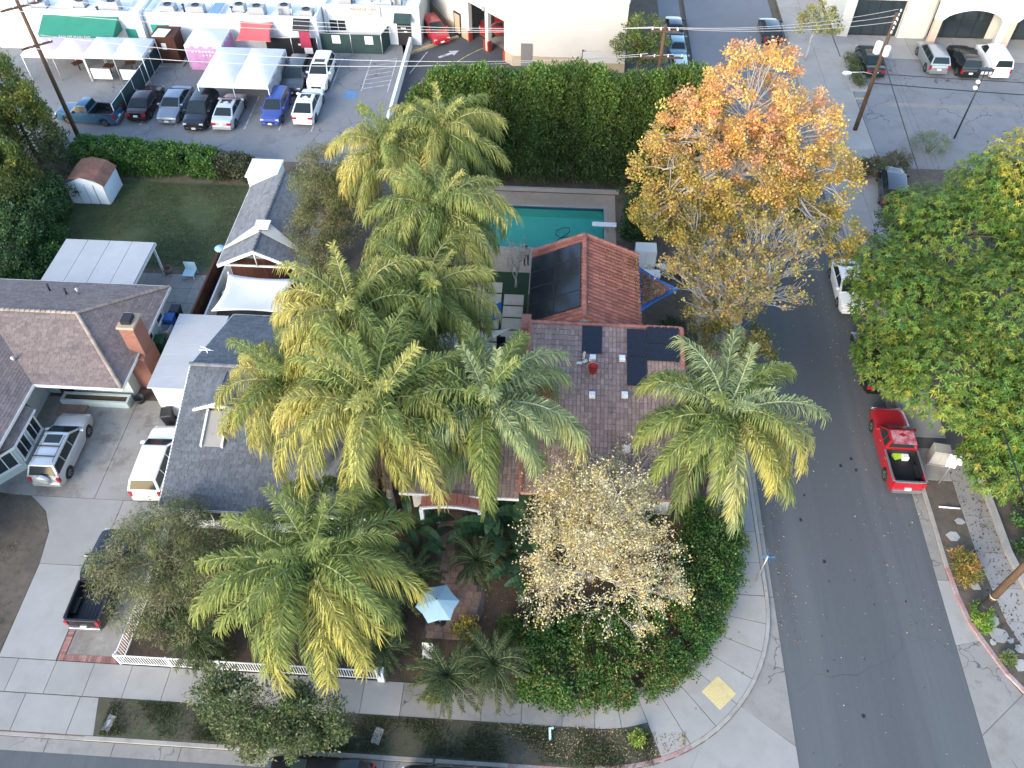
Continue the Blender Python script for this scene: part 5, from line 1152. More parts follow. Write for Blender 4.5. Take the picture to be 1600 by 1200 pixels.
g = MB(); g.bbox(-1.5-2,-.95-2,32.2-30,33.3-30,2.0,5.4,.02); g.build('chimney', M['tile_red_cap'], hm)
# arched porch hood
pw = thing('porch_hood', 'curved porch hood with red tiles and white edge at the garden path', 'porch', (-4.5,22.3,ZL))
pts = [(-1.55+i*.31, 0, 2.5+.28*math.sin(math.pi*i/10)) for i in range(11)]
for i in range(10): g = MB(); a, b_ = pts[i], pts[i+1]; g.extr([(a[0]+.01,-.3,a[2]),(b_[0]-.01,-.3,b_[2]),(b_[0]-.01,.35,b_[2]+.15),(a[0]+.01,.35,a[2]+.15)],(0,0,.06)); g.build('tile', M['tile_red'], pw)
g = MB(); g.tube([(p[0],-.34,p[2]-.05) for p in pts], .09, 6); g.build('edge_trim', M['white'], pw)
for x in (-1.5,1.5): g = MB(); g.box(x-.1,x+.1,-.45,-.25,0,2.5); g.build('post', M['white'], pw)
# solar panels: each one a thing
def solar(label, c0, across, up, wd, ht, group):
    """panel with its lower-left corner at c0"""
    c0, across, up = Vector(c0), Vector(across).normalized(), Vector(up).normalized(); nrm = across.cross(up)
    if nrm.z < 0: nrm = -nrm
    rot = Matrix((across, up, across.cross(up))).transposed().to_euler()
    t = thing('solar_panel', label, 'solar panel', c0 + nrm*.14, 0, group); t.rotation_euler = rot; s = 1 if across.cross(up).z > 0 else -1
    g = MB(); g.box(0,wd,0,.03,-.02,.02); g.box(0,wd,ht-.03,ht,-.02,.02); g.box(0,.03,.03,ht-.03,-.02,.02); g.box(wd-.03,wd,.03,ht-.03,-.02,.02); g.build('frame', M['solar_frame'], t)
    g = MB(); g.box(.03,wd-.03,.03,ht-.03,-.012,.012); g.build('cells', M['solar'], t)
    g = MB(); g.box(.2,.26,.1,ht-.1,-.13,-.02); g.box(wd-.26,wd-.2,.1,ht-.1,-.13,-.02); g.build('rail', M['steel'], t); return t
upL = Vector((xr-xa,0,rz-ez)).normalized(); ac = Vector((0,-1,0))
for r_ in range(2):
    for k in range(4):
        wid, hgt = 1.36, 1.62
        if r_ == 0: base_y = 38.95 - k*1.38 + (0 if r_ == 0 else .0)
        else: base_y = 39.0 - k*1.38
        p = Vector((xa,base_y-.0,ez)) + upL*(.03 + r_*1.64)
        solar('black solar panel on red tiles, %s row, %s' % (('eave','ridge')[r_], ('at the pool end','second from the pool end','third from the pool end','at the brown roof end')[k]), p, ac, upL, wid, hgt, 'solar panels on the red tiles')
upF = Vector((0,YR2-YF2,RZ3-EZ3)).normalized(); of = lambda x, s: Vector((x,YF2,EZ3)) + upF*s; SL = (Vector((0,YR2-YF2,RZ3-EZ3))).length
solar('single black solar panel on brown tiles above the red bucket', of(1.95,SL-1.85), (1,0,0), upF, 1.08, 1.7, 'solar panels on the brown tiles')
for (x, s, lb_) in ((4.4,SL-1.95,'upright black solar panel touching the ridge beside the wide ones'),(4.4,SL-3.7,'upright black solar panel downslope of its twin on the brown tiles')): solar(lb_, of(x,s), (1,0,0), upF, 1.06, 1.72, 'solar panels on the brown tiles')
for (x, s, lb_) in ((5.5,SL-1.06,'wide black solar panel touching the ridge at the roof end'),(5.5,SL-2.14,'wide black solar panel downslope of its twin at the roof end')): solar(lb_, of(x,s), (1,0,0), upF, 1.75, 1.05, 'solar panels on the brown tiles')
for px, py, lb_ in ((925,618,'small white roof vent downslope of the red bucket'),(976,618,'small white roof vent downslope of the upright solar panels'),(972,561,'small white roof vent beside the upright solar panels'),(926,560,'small white roof vent between single solar panel and red bucket'),(979,702,'small white roof vent lowest on the brown tiles near the eave')):
    z_ = 4.0
    for _ in range(12): p = P(px,py,z_); z_ = EZ3 + (p.y-YF2)*(RZ3-EZ3)/(YR2-YF2) + .05
    g = MB(); g.bbox(-.17,.17,-.17,.17,-.05,.18,.03); rv = g.build('roof_vent', M['white_metal'], None, p, label=lb_, cat='vent', group='roof vents on the brown tiles')
z_ = 4.2
for _ in range(12): p = P(926,580,z_); z_ = EZ3 + (p.y-YF2)*(RZ3-EZ3)/(YR2-YF2) + .05
bk_ = thing('bucket', 'orange red bucket standing on the brown tile roof', 'bucket', p + Vector((0,0,-.02))); g = MB(); g.lathe([(.02,.0),(.20,.0),(.27,.5),(.28,.5),(.26,.5),(.19,.06),(.02,.05)],(0,0,0),18); g.build('pail', M['red_plastic'], bk_); g = MB(); g.tube([(math.cos(a)*.28,math.sin(a)*.05,.48+.22*math.sin(a)) for a in [i*math.pi/10 for i in range(11)]],.012,5); g.build('handle', M['steel'], bk_)
z_ = 4.2
for _ in range(12): p = P(911,562,z_); z_ = EZ3 + (p.y-YF2)*(RZ3-EZ3)/(YR2-YF2) + .05
tl_ = thing('roof_flashing', 'pale pipe and loose tile pieces beside the single solar panel', 'pipe', p); g = MB(); g.cyl((0,0,-.1),(.05,.1,.5),.07); g.build('pipe', M['cream'], tl_)
for k in range(3): g = MB(); g.obox((.3*k-.2,-.3+.15*k,.05),(.3,.16,.05),k*.8); g.build('loose_tile', M['cream'], tl_)
# leaves caught on the red roof
nn = 900; yy = rng.uniform(33.5,39.6,nn); xx = np.clip(rng.normal(4.6,.9,nn),2.3,5.3); zz_ = rz-(xx-xr)*(rz-ez)/(xb-xr)+.08
flat_litter('leaf_litter', np.stack([xx-2,yy-30+0*yy,zz_-ZL],1)[(yy-36)*.4+rng.normal(0,.7,nn) > .35], .09, [(.50,.34,.13),(.55,.42,.2),(.4,.24,.1)], rf)

# leaves and twigs lying on the other roofs
nn = 420; xx = rng.uniform(-.8,7.2,nn); ss = rng.random(nn)**1.6; yy = YF2+ss*(YR2-YF2)
flat_litter('leaf_litter', np.stack([xx-2,yy-30,EZ3+ss*(RZ3-EZ3)+.09-ZL],1), .09, [(.42,.30,.12),(.5,.40,.22),(.2,.12,.07)], rf2)
nn = 260; xx = rng.uniform(X0+.2,X1,nn); ss = rng.random(nn); yy = YF+ss*(YR-YF)
flat_litter('leaf_litter', np.stack([xx+14,yy-28,EZ2+ss*(RZ2-EZ2)+.06-ZL],1), .09, [(.30,.26,.16),(.2,.17,.1),(.4,.35,.22)], hg)
# ------------------------------------------------------------------ shops behind the alley
def flat_block(name, label, x0, x1, y0, y1, h, wall, par=.35, cat='building', roofm='white_wall'):
    cx, cy = (x0+x1)/2, y0; t = thing(name, label, cat, (cx,cy,ZL)); a, b_ = x0-cx, x1-cx; d = y1-y0
    g = MB(); g.box(a,b_,0,d,-.05,h); g.build('wall', M[wall], t)
    g = MB(); g.box(a,b_,0,.25,h,h+par); g.box(a,a+.25,.25,d,h,h+par); g.box(b_-.25,b_,.25,d,h,h+par); g.build('parapet', M[wall], t)
    g = MB(); g.box(a+.25,b_-.25,.25,d,h,h+.03); g.build('roof', M[roofm], t); return t
def roof_unit(label, x, y, z, sx=1.2, sy=1.0, sz=.8, mat='grey_plastic'):
    t = thing('roof_unit', label, 'air conditioner', (x,y,z), random.uniform(-.1,.1), 'rooftop machines on the white shops')
    g = MB(); g.bbox(-sx/2,sx/2,-sy/2,sy/2,.08,sz,.04); g.build('casing', M[mat], t); g = MB(); g.lathe([(.02,sz+.02),(.32,sz+.02),(.34,sz+.06),(.34,sz)],(0,0,0),16); g.build('fan_guard', M['black'], t)
    g = MB(); g.box(-sx/2,-sx/2+.1,-sy/2,sy/2,0,.08); g.box(sx/2-.1,sx/2,-sy/2,sy/2,0,.08); g.build('feet', M['black'], t); return t
sA = flat_block('shop_building', 'white single storey shop with a pink massage sign on its parapet', -21.8,-13.0,73.2,96,3.2,'white_wall')
sB = flat_block('shop_building', 'white shop with cluttered roof behind the white canopies', -37.6,-21.9,71.0,96,3.05,'white_wall')
sC = flat_block('shop_building', 'white shop with a long dark green awning', -52,-37.7,70.4,96,3.35,'white_wall')
M['grey_wall'] = simple('grey_wall',(.5,.53,.55),.8,var=.06)
g = MB(); g.box(4.42,4.46,0,20,0,3.5); g.build('side_wall', M['mint'], sA)
# sign
M['pink_sign'] = simple('pink_sign',(.75,.56,.5),.6); M['red_ink'] = simple('red_ink',(.45,.06,.04),.6); M['grey_ink'] = simple('grey_ink',(.32,.28,.27),.6)
sg_ = thing('shop_sign', 'pale pink sign board reading massage and spa above the white shop', 'sign', (-18.0,73.05,2.75)); g = MB(); g.box(-1.5,1.5,-.05,.05,0,1.05); g.build('board', M['pink_sign'], sg_)
text_obj('MASSAGE • SPA', .36, M['red_ink'], sg_, (0,-.06,.70), (R(90),0,0)); text_obj('818.578.1890', .30, M['grey_ink'], sg_, (0,-.06,.27), (R(90),0,0))
g = MB(); g.box(2.3,3.55,-.12,.0,.05,2.5); d_ = g.build('door', M['black'], sA); g = MB(); g.box(2.65,3.1,-.14,-.12,1.55,1.72); g.box(2.9,3.2,-.14,-.12,1.25,1.38); g.build('door_notice', M['white'], d_)
g = MB(); g.extr([(2.15,-.9,2.45),(3.7,-.9,2.45),(3.7,0,2.95),(2.15,0,2.95)],(0,0,.05)); g.extr([(2.15,-.9,2.45),(2.15,0,2.45),(2.15,0,2.95)],(.03,0,0)); g.build('door_canopy', M['green_mesh'], sA)
window(sA, (-3.2,0,1.7),(1,0,0),(0,0,1),(0,-1,0),1.6,1.1,'window','white',(1,0)); window(sA, (-.4,0,1.9),(1,0,0),(0,0,1),(0,-1,0),2.6,1.2,'shuttered_window','white',(0,4),glass='white')
pp = thing('drain_pipe','blue stained downpipe on the corner of the massage shop','pipe',(-21.55,73.05,ZL)); g = MB(); g.cyl((0,0,0),(0,0,3.2),.06); g.build('pipe', M['steel'], pp); g = MB(); g.box(-.05,.05,-.08,-.05,.4,1.4); g.build('stain_band', M['blue_plastic'], pp)
# screened fences in front
def screen(label, x0, y0, x1, y1, h, mat, post='steel', name='screen_fence'):
    L = math.hypot(x1-x0,y1-y0); t = thing(name, label, 'fence', (x0,y0,ZL), math.atan2(y1-y0,x1-x0)); n = max(1,int(L/1.9))
    for i in range(n): g = MB(); g.box(i*L/n+.03,(i+1)*L/n-.03,-.015,.015,.08,h); g.build('panel', M[mat], t)
    for i in range(n+1): g = MB(); g.cyl((i*L/n,0,0),(i*L/n,0,h+.08),.035,n=7); g.build('post', M[post], t)
    g = MB(); g.cyl((0,0,h),(L,0,h),.025,n=6); g.build('top_rail', M[post], t); return t
f1 = screen('dark green screened fence in front of the massage shop', -21.9,71.25,-16.3,71.25,1.9,'green_mesh'); screen('short dark green return fence beside the black shop door', -16.3,71.25,-15.9,73.1,1.9,'green_mesh')
for x in (1.1,4.1): g = MB(); g.box(x,x+.75,-.06,-.02,1.0,1.75); g.build('notice', M['white'], f1)
f2 = screen('black fence panel with small white notices by the grey parked car', -26.6,70.1,-22.0,70.4,1.9,'black')
for x in (2.9,3.4,3.1): g = MB(); g.box(x,x+.3,-.06,-.02,1.2,1.36); g.build('notice', M['white'], f2)
screen('old wooden and green fence between the two parking yards', -36.5,58.9,-36.1,68.8,1.7,'green_mesh','white_metal')
g = MB(); g.box(-14.05,-13.8,57.2,72.9,0,1.05); dwl = g.build('divider_wall', M['white_wall'], None, label='low white wall between parking lot and dark driveway', cat='wall')
# awnings and canopies
aw = thing('awning', 'long dark green shop awning with white lettering', 'awning', (-43.1,70.38,ZL))
g = MB(); g.extr([(-3.4,0,3.3),(3.4,0,3.3),(3.4,-1.9,2.45),(-3.4,-1.9,2.45)],(0,0,-.03)); g.extr([(-3.4,-1.9,2.45),(3.4,-1.9,2.45),(3.4,-1.92,2.1),(-3.4,-1.92,2.1)],(0,.03,0)); g.extr([(3.4,0,3.3),(3.4,-1.9,2.45),(3.4,-1.9,2.1),(3.4,0,2.1)],(.03,0,0)); g.extr([(-3.4,0,3.3),(-3.4,-1.9,2.45),(-3.4,-1.9,2.1),(-3.4,0,2.1)],(-.03,0,0)); g.build('cloth', M['canvas_green'], aw)
text_obj("PABLO'S MAIN BAR", .34, M['white'], aw, (-.1,-1.96,2.27), (R(90),0,0))
g = MB(); g.box(-3.4,3.4,-.02,.02,3.3,3.45); g.build('head_board', M['white'], aw)
def canopy(label, x0, x1, y0, y1, z0, z1, mat, name='canopy', legs=True, wall=None, wallside=None, group=None, bays=1):
    cx, cy = (x0+x1)/2,(y0+y1)/2; t = thing(name, label, 'canopy', (cx,cy,ZL), 0, group); a, b_ = x0-cx, x1-cx; c, d = y0-cy, y1-cy
    for k in range(bays):
        u0, u1 = a+(b_-a)*k/bays, a+(b_-a)*(k+1)/bays; um = (u0+u1)/2; n = 8; mb = MB(); vs = []
        for i in range(n+1):
            for j in range(n+1):
                s, v = i/n, j/n; h = z0+(z1-z0)*(1-max(abs(2*s-1),abs(2*v-1)))**.85 - .05*math.sin(math.pi*s*3)**2*(1-v)*v; vs.append((u0+(u1-u0)*s+ (0), c+(d-c)*v, h + random.gauss(0,.012)))
        mb.add(vs, [(i*(n+1)+j,(i+1)*(n+1)+j,(i+1)*(n+1)+j+1,i*(n+1)+j+1) for i in range(n) for j in range(n)], 0, True)
        for (p, q) in (((u0,c),(u1,c)),((u1,c),(u1,d)),((u1,d),(u0,d)),((u0,d),(u0,c))): mb.add([(p[0],p[1],z0),(q[0],q[1],z0),(q[0],q[1],z0-.28),(p[0],p[1],z0-.28)], [(0,1,2,3)])
        mb.build('cloth', M[mat], t)
        for (x, y) in ((u0,c),(u1,c),(u0,d),(u1,d)): g = MB(); g.cyl((x,y,0),(x,y,z0-.02),.035,n=6); g.build('leg', M['white_metal'], t)
    if wall:
        for sd2 in wallside:
            g = MB(); n = 12; pts = []
            for i in range(n+1):
                s = i/n
                p = {'f':(a+(b_-a)*s, c+.05*math.sin(s*25)),'r':(b_+.05*math.sin(s*25), c+(d-c)*s),'l':(a+.05*math.sin(s*25), c+(d-c)*s)}[sd2]; pts.append(p)
            g.add([(p[0],p[1],.05) for p in pts]+[(p[0],p[1],z0-.1) for p in pts], [(i,i+1,n+2+i,n+1+i) for i in range(n)], 0, True); g.build('side_cloth', M[wall], t)
    return t
canopy('faded pink canopy in front of the green awning', -46.6,-41.2,65.1,68.2,2.35,2.85,'canvas_pink',bays=2)
canopy('cream white canopy over the dining yard next to the pink one', -41.1,-35.9,65.1,68.3,2.45,2.95,'canvas_white',bays=2)
canopy('pair of white pitched canopies with grey side curtain behind the parked cars', -29.9,-24.0,61.3,67.4,2.35,3.05,'canvas_white',wall='grey_plastic',wallside=['r'],bays=2)
pk = canopy('white canopy with a bright pink curtain beside the brown kiosk', -33.0,-29.7,67.5,70.6,2.4,2.9,'canvas_white',wall='canvas_rose',wallside=['f','r'])
for k in range(7): g = MB(); g.box(-1.1+k*.3,-1.1+k*.3+.18,-1.64,-1.62,1.75+.03*(k%2),1.9+.03*(k%3)); g.build('print_mark', M['white'], pk)
for k in range(4): g = MB(); g.box(-.2+k*.3,-.2+k*.3+.18,-1.64,-1.62,1.42+.03*(k%2),1.55+.03*(k%3)); g.build('print_mark', M['white'], pk)
for i,(x,wd) in enumerate(((-40.9,1.7),(-38.3,1.7))):
    g = MB(); g.box(x,x+wd,65.06,65.1,.3+ZL,1.25+ZL); g.build('half_panel', M['white'], None, label='white waist-high panel below the cream canopy', cat='panel', group='panels below the cream canopy')
for i,(x,y) in enumerate(((-40.0,66.6),(-38.3,67.2),(-36.9,66.4),(-43.0,66.9))):
    t_ = thing('dining_table','small brown table in the dining yard under the canopies','table',(x,y,ZL),.3*i,'tables under the canopies'); g = MB(); g.bbox(-.45,.45,-.35,.35,.7,.75,.02); g.build('top', M['brown_wood'], t_); g = MB(); g.cyl((0,0,0),(0,0,.7),.05); g.build('leg', M['black'], t_)
kq = thing('kiosk', 'dark brown wooden kiosk with a white notice on its front', 'kiosk', (-35.2,69.3,ZL)); g = MB(); g.box(-1.0,1.0,-.9,.9,.12,2.5); g.build('wall', M['brown_wood'], kq); g = MB(); g.bbox(-1.1,1.1,-1.0,1.0,2.5,2.6,.03); g.build('roof', M['brown_wood'], kq)
g = MB(); g.box(-.3,.12,-.93,-.905,1.4,2.0); g.build('notice', M['white'], kq); g = MB(); g.box(-1.2,1.3,-1.4,.9,0,.12); g.build('base', M['concrete_old'], kq)
g = MB(); g.extr([(-.9,-1.0,2.62),(.3,-1.0,2.62),(.5,.2,2.7),(-.7,.3,2.7)],(0,0,.04)); g.build('cover_sheet', M['white'], kq)
sail('awning', 'red cloth awning hanging behind the white canopies', [(-28.8,70.9,3.1),(-25.8,70.9,3.1),(-25.7,69.0,2.2),(-28.9,69.0,2.2)], 'canvas_red', 'awning', .15)
aw2 = thing('awning','narrow maroon awning with dark striped top on the white shop','awning',(-23.2,71.0,ZL)); g = MB(); g.extr([(-.75,-.9,2.6),(.75,-.9,2.6),(.75,0,3.3),(-.75,0,3.3)],(0,0,.04)); g.build('top', M['black'], aw2)
for k in range(3): g = MB(); y = -.8+k*.28; g.extr([(-.74,y,2.69+.22*k),(.74,y,2.69+.22*k),(.74,y+.1,2.77+.22*k),(-.74,y+.1,2.77+.22*k)],(0,0,.012)); g.build('stripe', M['grey_plastic'], aw2)
g = MB(); g.box(-.2,.75,-.95,-.91,1.1,2.6); g.build('curtain', M['canvas_maroon'], aw2); g = MB(); g.box(.05,.8,-.97,-.93,.55,1.1); g.build('notice', M['white'], aw2)
te = thing('teal_door','teal green painted door on the white shop beside the awning','door',(-38.9,70.38,ZL)); g = MB(); g.box(-.45,.45,-.05,.0,0,2.2); g.build('leaf', M['teal'], te)
tw = thing('teal_panel','teal green window cover on the white shop near the kiosk','panel',(-36.4,70.95,ZL)); g = MB(); g.box(-.8,.8,-.06,.0,.9,2.4); g.build('cover', M['teal'], tw)
ROOFZ = lambda x: ZL+(3.38 if x < -37.7 else 3.08 if x < -21.9 else 3.23)
for i,(x,y,lab) in enumerate(((-47.2,71.6,'grey cooling unit on the roof left of the green awning top'),(-43.6,72.0,'grey cooling unit on the roof above the awning lettering'),(-40.4,71.5,'small grey cooling unit on the roof above the teal door'),(-35.6,72.1,'grey cooling unit on the roof above the brown kiosk'),(-32.9,71.8,'white cooling unit beside the blue grey skylight'),(-27.4,72.0,'grey cooling unit on the roof above the red awning'),(-25.0,72.4,'grey cooling unit on the roof between red and maroon awnings'),(-22.9,71.9,'grey cooling unit on the roof above the maroon awning'),(-19.8,74.2,'grey cooling unit behind the pink sign board'),(-15.2,74.4,'grey cooling unit on the roof above the black shop door'),(-29.2,72.6,'dark cooling unit on the roof behind the white canopies'))):
    roof_unit(lab, x, y, ROOFZ(x), random.uniform(.9,1.5), random.uniform(.7,1.0), random.uniform(.5,.85), random.choice(['grey_plastic','weathered','grey_plastic']))
for i in range(26):
    x = random.uniform(-50,-14); y = (70.9 if x < -37.7 else 71.5 if x < -21.9 else 73.7)+random.uniform(0,1.8); g = MB(); h_ = random.uniform(.25,.8); g.cyl((0,0,0),(0,0,h_),random.uniform(.05,.11),n=8); g.lathe([(.16,h_),(.14,h_+.06),(.01,h_+.12)],(0,0,0),8); g.build('roof_vent_pipe', M[random.choice(['steel','black','grey_plastic'])], None, (x,y,ROOFZ(x)), label='small vent pipe on a white shop roof', cat='vent', group='vent pipes on the shop roofs')
sk = thing('skylight','blue grey skylight lying on the white shop roof','skylight',(-31.2,72.3,ZL+3.08)); g = MB(); g.obox((0,0,.15),(1.0,2.2,.3)); g.build('kerb', M['white'], sk); g = MB(); g.obox((0,0,.32),(.86,2.0,.04)); M['sky_glass'] = simple('sky_glass',(.16,.26,.36),.15); g.build('pane', M['sky_glass'], sk)
for i,(x0,y0,x1,y1) in enumerate(((-46,71.1,-39,71.2),(-36,71.5,-32,71.5),(-20,73.9,-14.5,73.8),(-28,71.5,-22.5,71.6))):
    g = MB(); z = ROOFZ(x0)+.12; g.tube([(x0,y0,z),((x0+x1)/2,y0+.1,z+.02),(x1,y1,z),(x1,y1+2.0,z)], .06, 6); g.build('roof_pipe', M['steel'], None, label='thin grey pipe run across a white shop roof', cat='pipe', group='pipes on the shop roofs')

# ---- beige car wash building
bw = thing('car_wash_building', 'large beige building with open bays and red pillars', 'building', (0,0,ZL))
Aq, Fq = Vector((-4.3,70.1,0)), Vector((-10.9,76.5,0)); Hh = 6.0; dq = (Fq-Aq).normalized(); nq = Vector((-dq.y,dq.x,0)); nq = nq if nq.y < 0 else -nq
Lq = (Fq-Aq).length; inn = -nq*.4
def qwall(a, b_, z0, z1, name, mat, o=0.0):
    p, q = Aq+dq*a+nq*o, Aq+dq*b_+nq*o; g = MB(); g.prism([tuple(p.xy),tuple(q.xy),tuple((q+inn).xy),tuple((p+inn).xy)], z0, z1); return g.build(name, M[mat], bw)
qwall(0,1.1,0,Hh,'wall','cream'); qwall(3.3,3.7,0,3.7,'pillar','cream'); qwall(6.0,Lq,0,Hh,'wall','beige'); qwall(1.1,6.0,3.7,Hh,'wall','cream')
for a in (1.08,3.25,3.75,5.95): qwall(a-.06,a+.1,0,1.0,'bumper_post','red_paint',.12)
qwall(0,1.1,0,1.0,'wainscot','tan',.03); qwall(6.1,Lq,0,1.0,'wainscot','tan',.03)
g = MB(); g.box(-4.3,5.6,70.1,70.5,-.05,Hh); g.box(5.2,5.6,70.5,96,-.05,Hh); g.build('wall', M['beige'], bw)
g = MB(); g.box(-4.28,5.6,70.06,70.1,-.05,.95); g.build('wainscot', M['tan'], bw)
g = MB(); g.prism([(-10.9,76.5),(-11.1,76.9),(-14.6,83),(-14.4,83.3),(-14.0,96),(-10,96)], -.05, Hh); g.build('wall', M['beige'], bw); g = MB(); g.prism([(-10.95,76.4),(-14.65,82.9),(-14.6,83),(-10.9,76.55)], -.05, .95); g.build('wainscot', M['tan'], bw)
g = MB(); g.prism([(-4.35,70.0),(5.65,70.0),(5.65,96),(-14,96),(-14.5,83),(-10.95,76.4)], Hh, Hh+.3); g.build('cornice', M['cream'], bw)
g = MB(); g.prism([(-3.6,71.2),(5.1,71.2),(5.1,90),(-9,90),(-9.4,77.4)], 0, .02); g.build('bay_floor', M['concrete_old'], bw)
g = MB(); g.prism([(-3.5,77),(4,77),(4,77.2),(-3.5,77.2)], 0, Hh-.1); g.build('inner_wall', M['grey_wall'], bw)
g = MB(); g.box(-3.55,-2.55,70.02,70.06,0,2.15); g.build('door', simple('door_grey',(.16,.155,.15),.6), bw)
p_ = Aq+dq*7.6+nq*.03; g = MB(); q0, q1 = p_-dq*.5, p_+dq*.5; g.extr([(q0.x,q0.y,.02),(q1.x,q1.y,.02),(q1.x,q1.y,2.2),(q0.x,q0.y,2.2)], tuple(nq*.06)); gd = g.build('door', M['black'], bw)
g = MB(); q0, q1 = p_-dq*.38+nq*.065, p_+dq*.38+nq*.065; g.extr([(q0.x,q0.y,.25),(q1.x,q1.y,.25),(q1.x,q1.y,2.05),(q0.x,q0.y,2.05)], tuple(nq*.01)); g.build('pane', M['tan'], gd)
for x, z in ((-10.2,3.6),(-7.0,3.9)):
    q = Aq+dq*((x+4.3)/dq.x)+nq*.1; g = MB(); g.obox((q.x,q.y,z),(.25,.2,.3)); g.build('wall_lamp', M['grey_plastic'], bw)
bn = thing('bin_enclosure','beige walled rubbish enclosure against the large beige building','enclosure',(2.6,71.2,ZL)); y0_ = -1.7
g = MB(); g.box(-.65,3.1,y0_,y0_+.2,0,1.75); g.box(-.65,-.45,y0_+.2,.0,0,1.75) if False else None
g.box(2.9,3.1,y0_+.2,-1.12,0,1.75); g.build('wall', M['beige'], bn); g = MB(); g.box(-.66,3.12,y0_-.03,y0_,0,.85); g.build('wainscot', M['tan'], bn); g = MB(); g.box(-.7,-.6,y0_+.2,-1.15,.1,1.75); g.build('gate', M['brown_wood'], bn); g = MB(); g.bbox(-.1,2.6,y0_+.22,-1.12,.0,1.3,.05); g.build('dumpster', M['green_plastic'], bn)
db = thing('drum','blue plastic drum beside the rubbish enclosure','drum',(P(876,88).x,P(876,88).y-.2,ZL)); g = MB(); g.lathe([(.02,0),(.29,0),(.31,.1),(.29,.3),(.31,.45),(.29,.6),(.31,.75),(.29,.88),(.02,.9)],(0,0,0),16); g.build('barrel', M['blue_plastic'], db); g = MB(); g.box(-.5,.5,-.5,.4,-.005,.03); g.build('pad', M['concrete'], db)

# ---- arcade building right
rb_ = thing('arcade_building','cream shop building with arched arcade and dark window walls','building',(0,0,ZL)); yw = 77.6
g = MB(); g.box(25.9,75,yw,95,-.05,6.0); g.box(25.9,26.9,yw-.35,yw,-.05,6.0); g.box(31.5,34.0,yw-.35,yw,-.05,6.0); g.build('wall', M['cream'], rb_)
M['peach'] = simple('peach_wall',(.58,.42,.32),.8,var=.08)
arx = [(34.3,39.6),(40.9,46.2),(47.5,52.8)]
def archface(x0,x1,ytop,ybot,n=14): return [(x0+(x1-x0)*i/n, ytop + (ybot-ytop)*0 + .95*math.sin(math.pi*i/n)**.6) for i in range(n+1)]
for i,(a,b_) in enumerate(arx):
    pts = archface(a,b_,2.75,0); poly = [(a-.65,6.0)] + [(a-.65,2.75)] + pts + [(b_+.65,2.75),(b_+.65,6.0)]
    g = MB(); g.extr([(x,yw-2.2,z) for x,z in poly],(0,.5,0)); g.build('arch', M['white_wall'], rb_)
    for x in (a-.65,b_): g = MB(); g.box(x,x+.65,yw-2.15,yw-1.75,0,2.75); g.build('pillar', M['peach' if x == a-.65 else 'cream'], rb_)
g = MB(); g.box(33.6,53.5,yw-1.7,yw,4.9,5.9); g.build('arcade_roof', M['white_wall'], rb_)
g = MB(); g.box(25.9,33.6,yw-.5,yw,5.0,6.3); g.build('cornice', M['white_wall'], rb_)
for a, b_ in ((27.0,31.4),)+tuple(arx):
    window(rb_, ((a+b_)/2,yw-.02,1.75),(1,0,0),(0,0,1),(0,-1,0),b_-a,3.3,'window_wall','black',(3,1),.06,False)
# ------------------------------------------------------------------ poles, wires, lights
def pole(label, base, h, arms, r=.16, lean=(0,0)):
    t = thing('utility_pole', label, 'utility pole', base); g = MB(); g.tube([(0,0,-.2),(lean[0]*.5,lean[1]*.5,h*.5),(lean[0],lean[1],h)],[r*1.15,r,r*.75],12); g.build('shaft', M['wood_pole'], t)
    for (z, L, az) in arms:
        g = MB(); a = R(az); f = z/h; g.obox((lean[0]*f+.14*math.sin(a),lean[1]*f-.14*math.cos(a),z),(L,.11,.14),a); g.build('crossarm', M['wood_pole'], t)
        for k in range(4):
            u = -L/2+.12+k*(L-.24)/3; g = MB(); g.lathe([(.05,0),(.07,.06),(.04,.1),(.06,.16),(.01,.2)],(lean[0]*f+.14*math.sin(a)+u*math.cos(a),lean[1]*f-.14*math.cos(a)+u*math.sin(a),z+.07),8); g.build('insulator', M['white_metal'], t)
    return t
bL = P(130,230); pl_ = pole('brown utility pole rising through the tall hedge by the alley', (bL.x,bL.y,ZL), 11.6, ((11.2,2.6,38),(8.4,2.2,38)), lean=(-.2,.4))
bC = Vector((7.3,57.6,ZL)); pC = pole('brown utility pole behind the clipped evergreen row with two crossarms', bC, 10.4, ((10.0,2.0,0),(8.0,3.2,2)))
bR = P(1335,205); pR = pole('rust brown utility pole with silver transformer and street light', (bR.x,bR.y,ZL), 9.8, ((9.4,2.4,65),(8.7,2.4,65)))
g = MB(); g.lathe([(.02,0),(.26,.02),(.28,.1),(.28,.8),(.24,.9),(.02,.95)],(-.45,.1,6.6),14); g.lathe([(.02,0),(.22,.02),(.24,.1),(.24,.7),(.2,.8),(.02,.85)],(.05,-.5,6.7),14); g.build('transformer', M['white_metal'], pR)
g = MB(); g.tube([(0,0,4.9),(-1.0,-.2,5.2),(-2.0,-.4,5.25)],.035,6); g.build('lamp_arm', M['steel'], pR); g = MB(); g.lathe([(.02,-.38),(.13,-.3),(.16,0),(.1,.3),(.02,.36)],(-2.3,-.45,5.22),10,0,'X'); g.build('lamp_head', M['white_metal'], pR)
bB = P(1525,960); pB = pole('thick brown utility pole with banded base in the flagstone strip', (bB.x,bB.y,ZL), 11.5, ((11.0,2.4,90),), .17)
for z in (.25,.6,.95,1.9): g = MB(); g.lathe([(.205,z),(.207,z+.06)],(0,0,0),14); g.build('band', M['cream'], pB)
g = MB(); g.lathe([(.208,.0),(.206,1.7)],(0,0,0),14); g.build('dark_wrap', M['black'], pB)
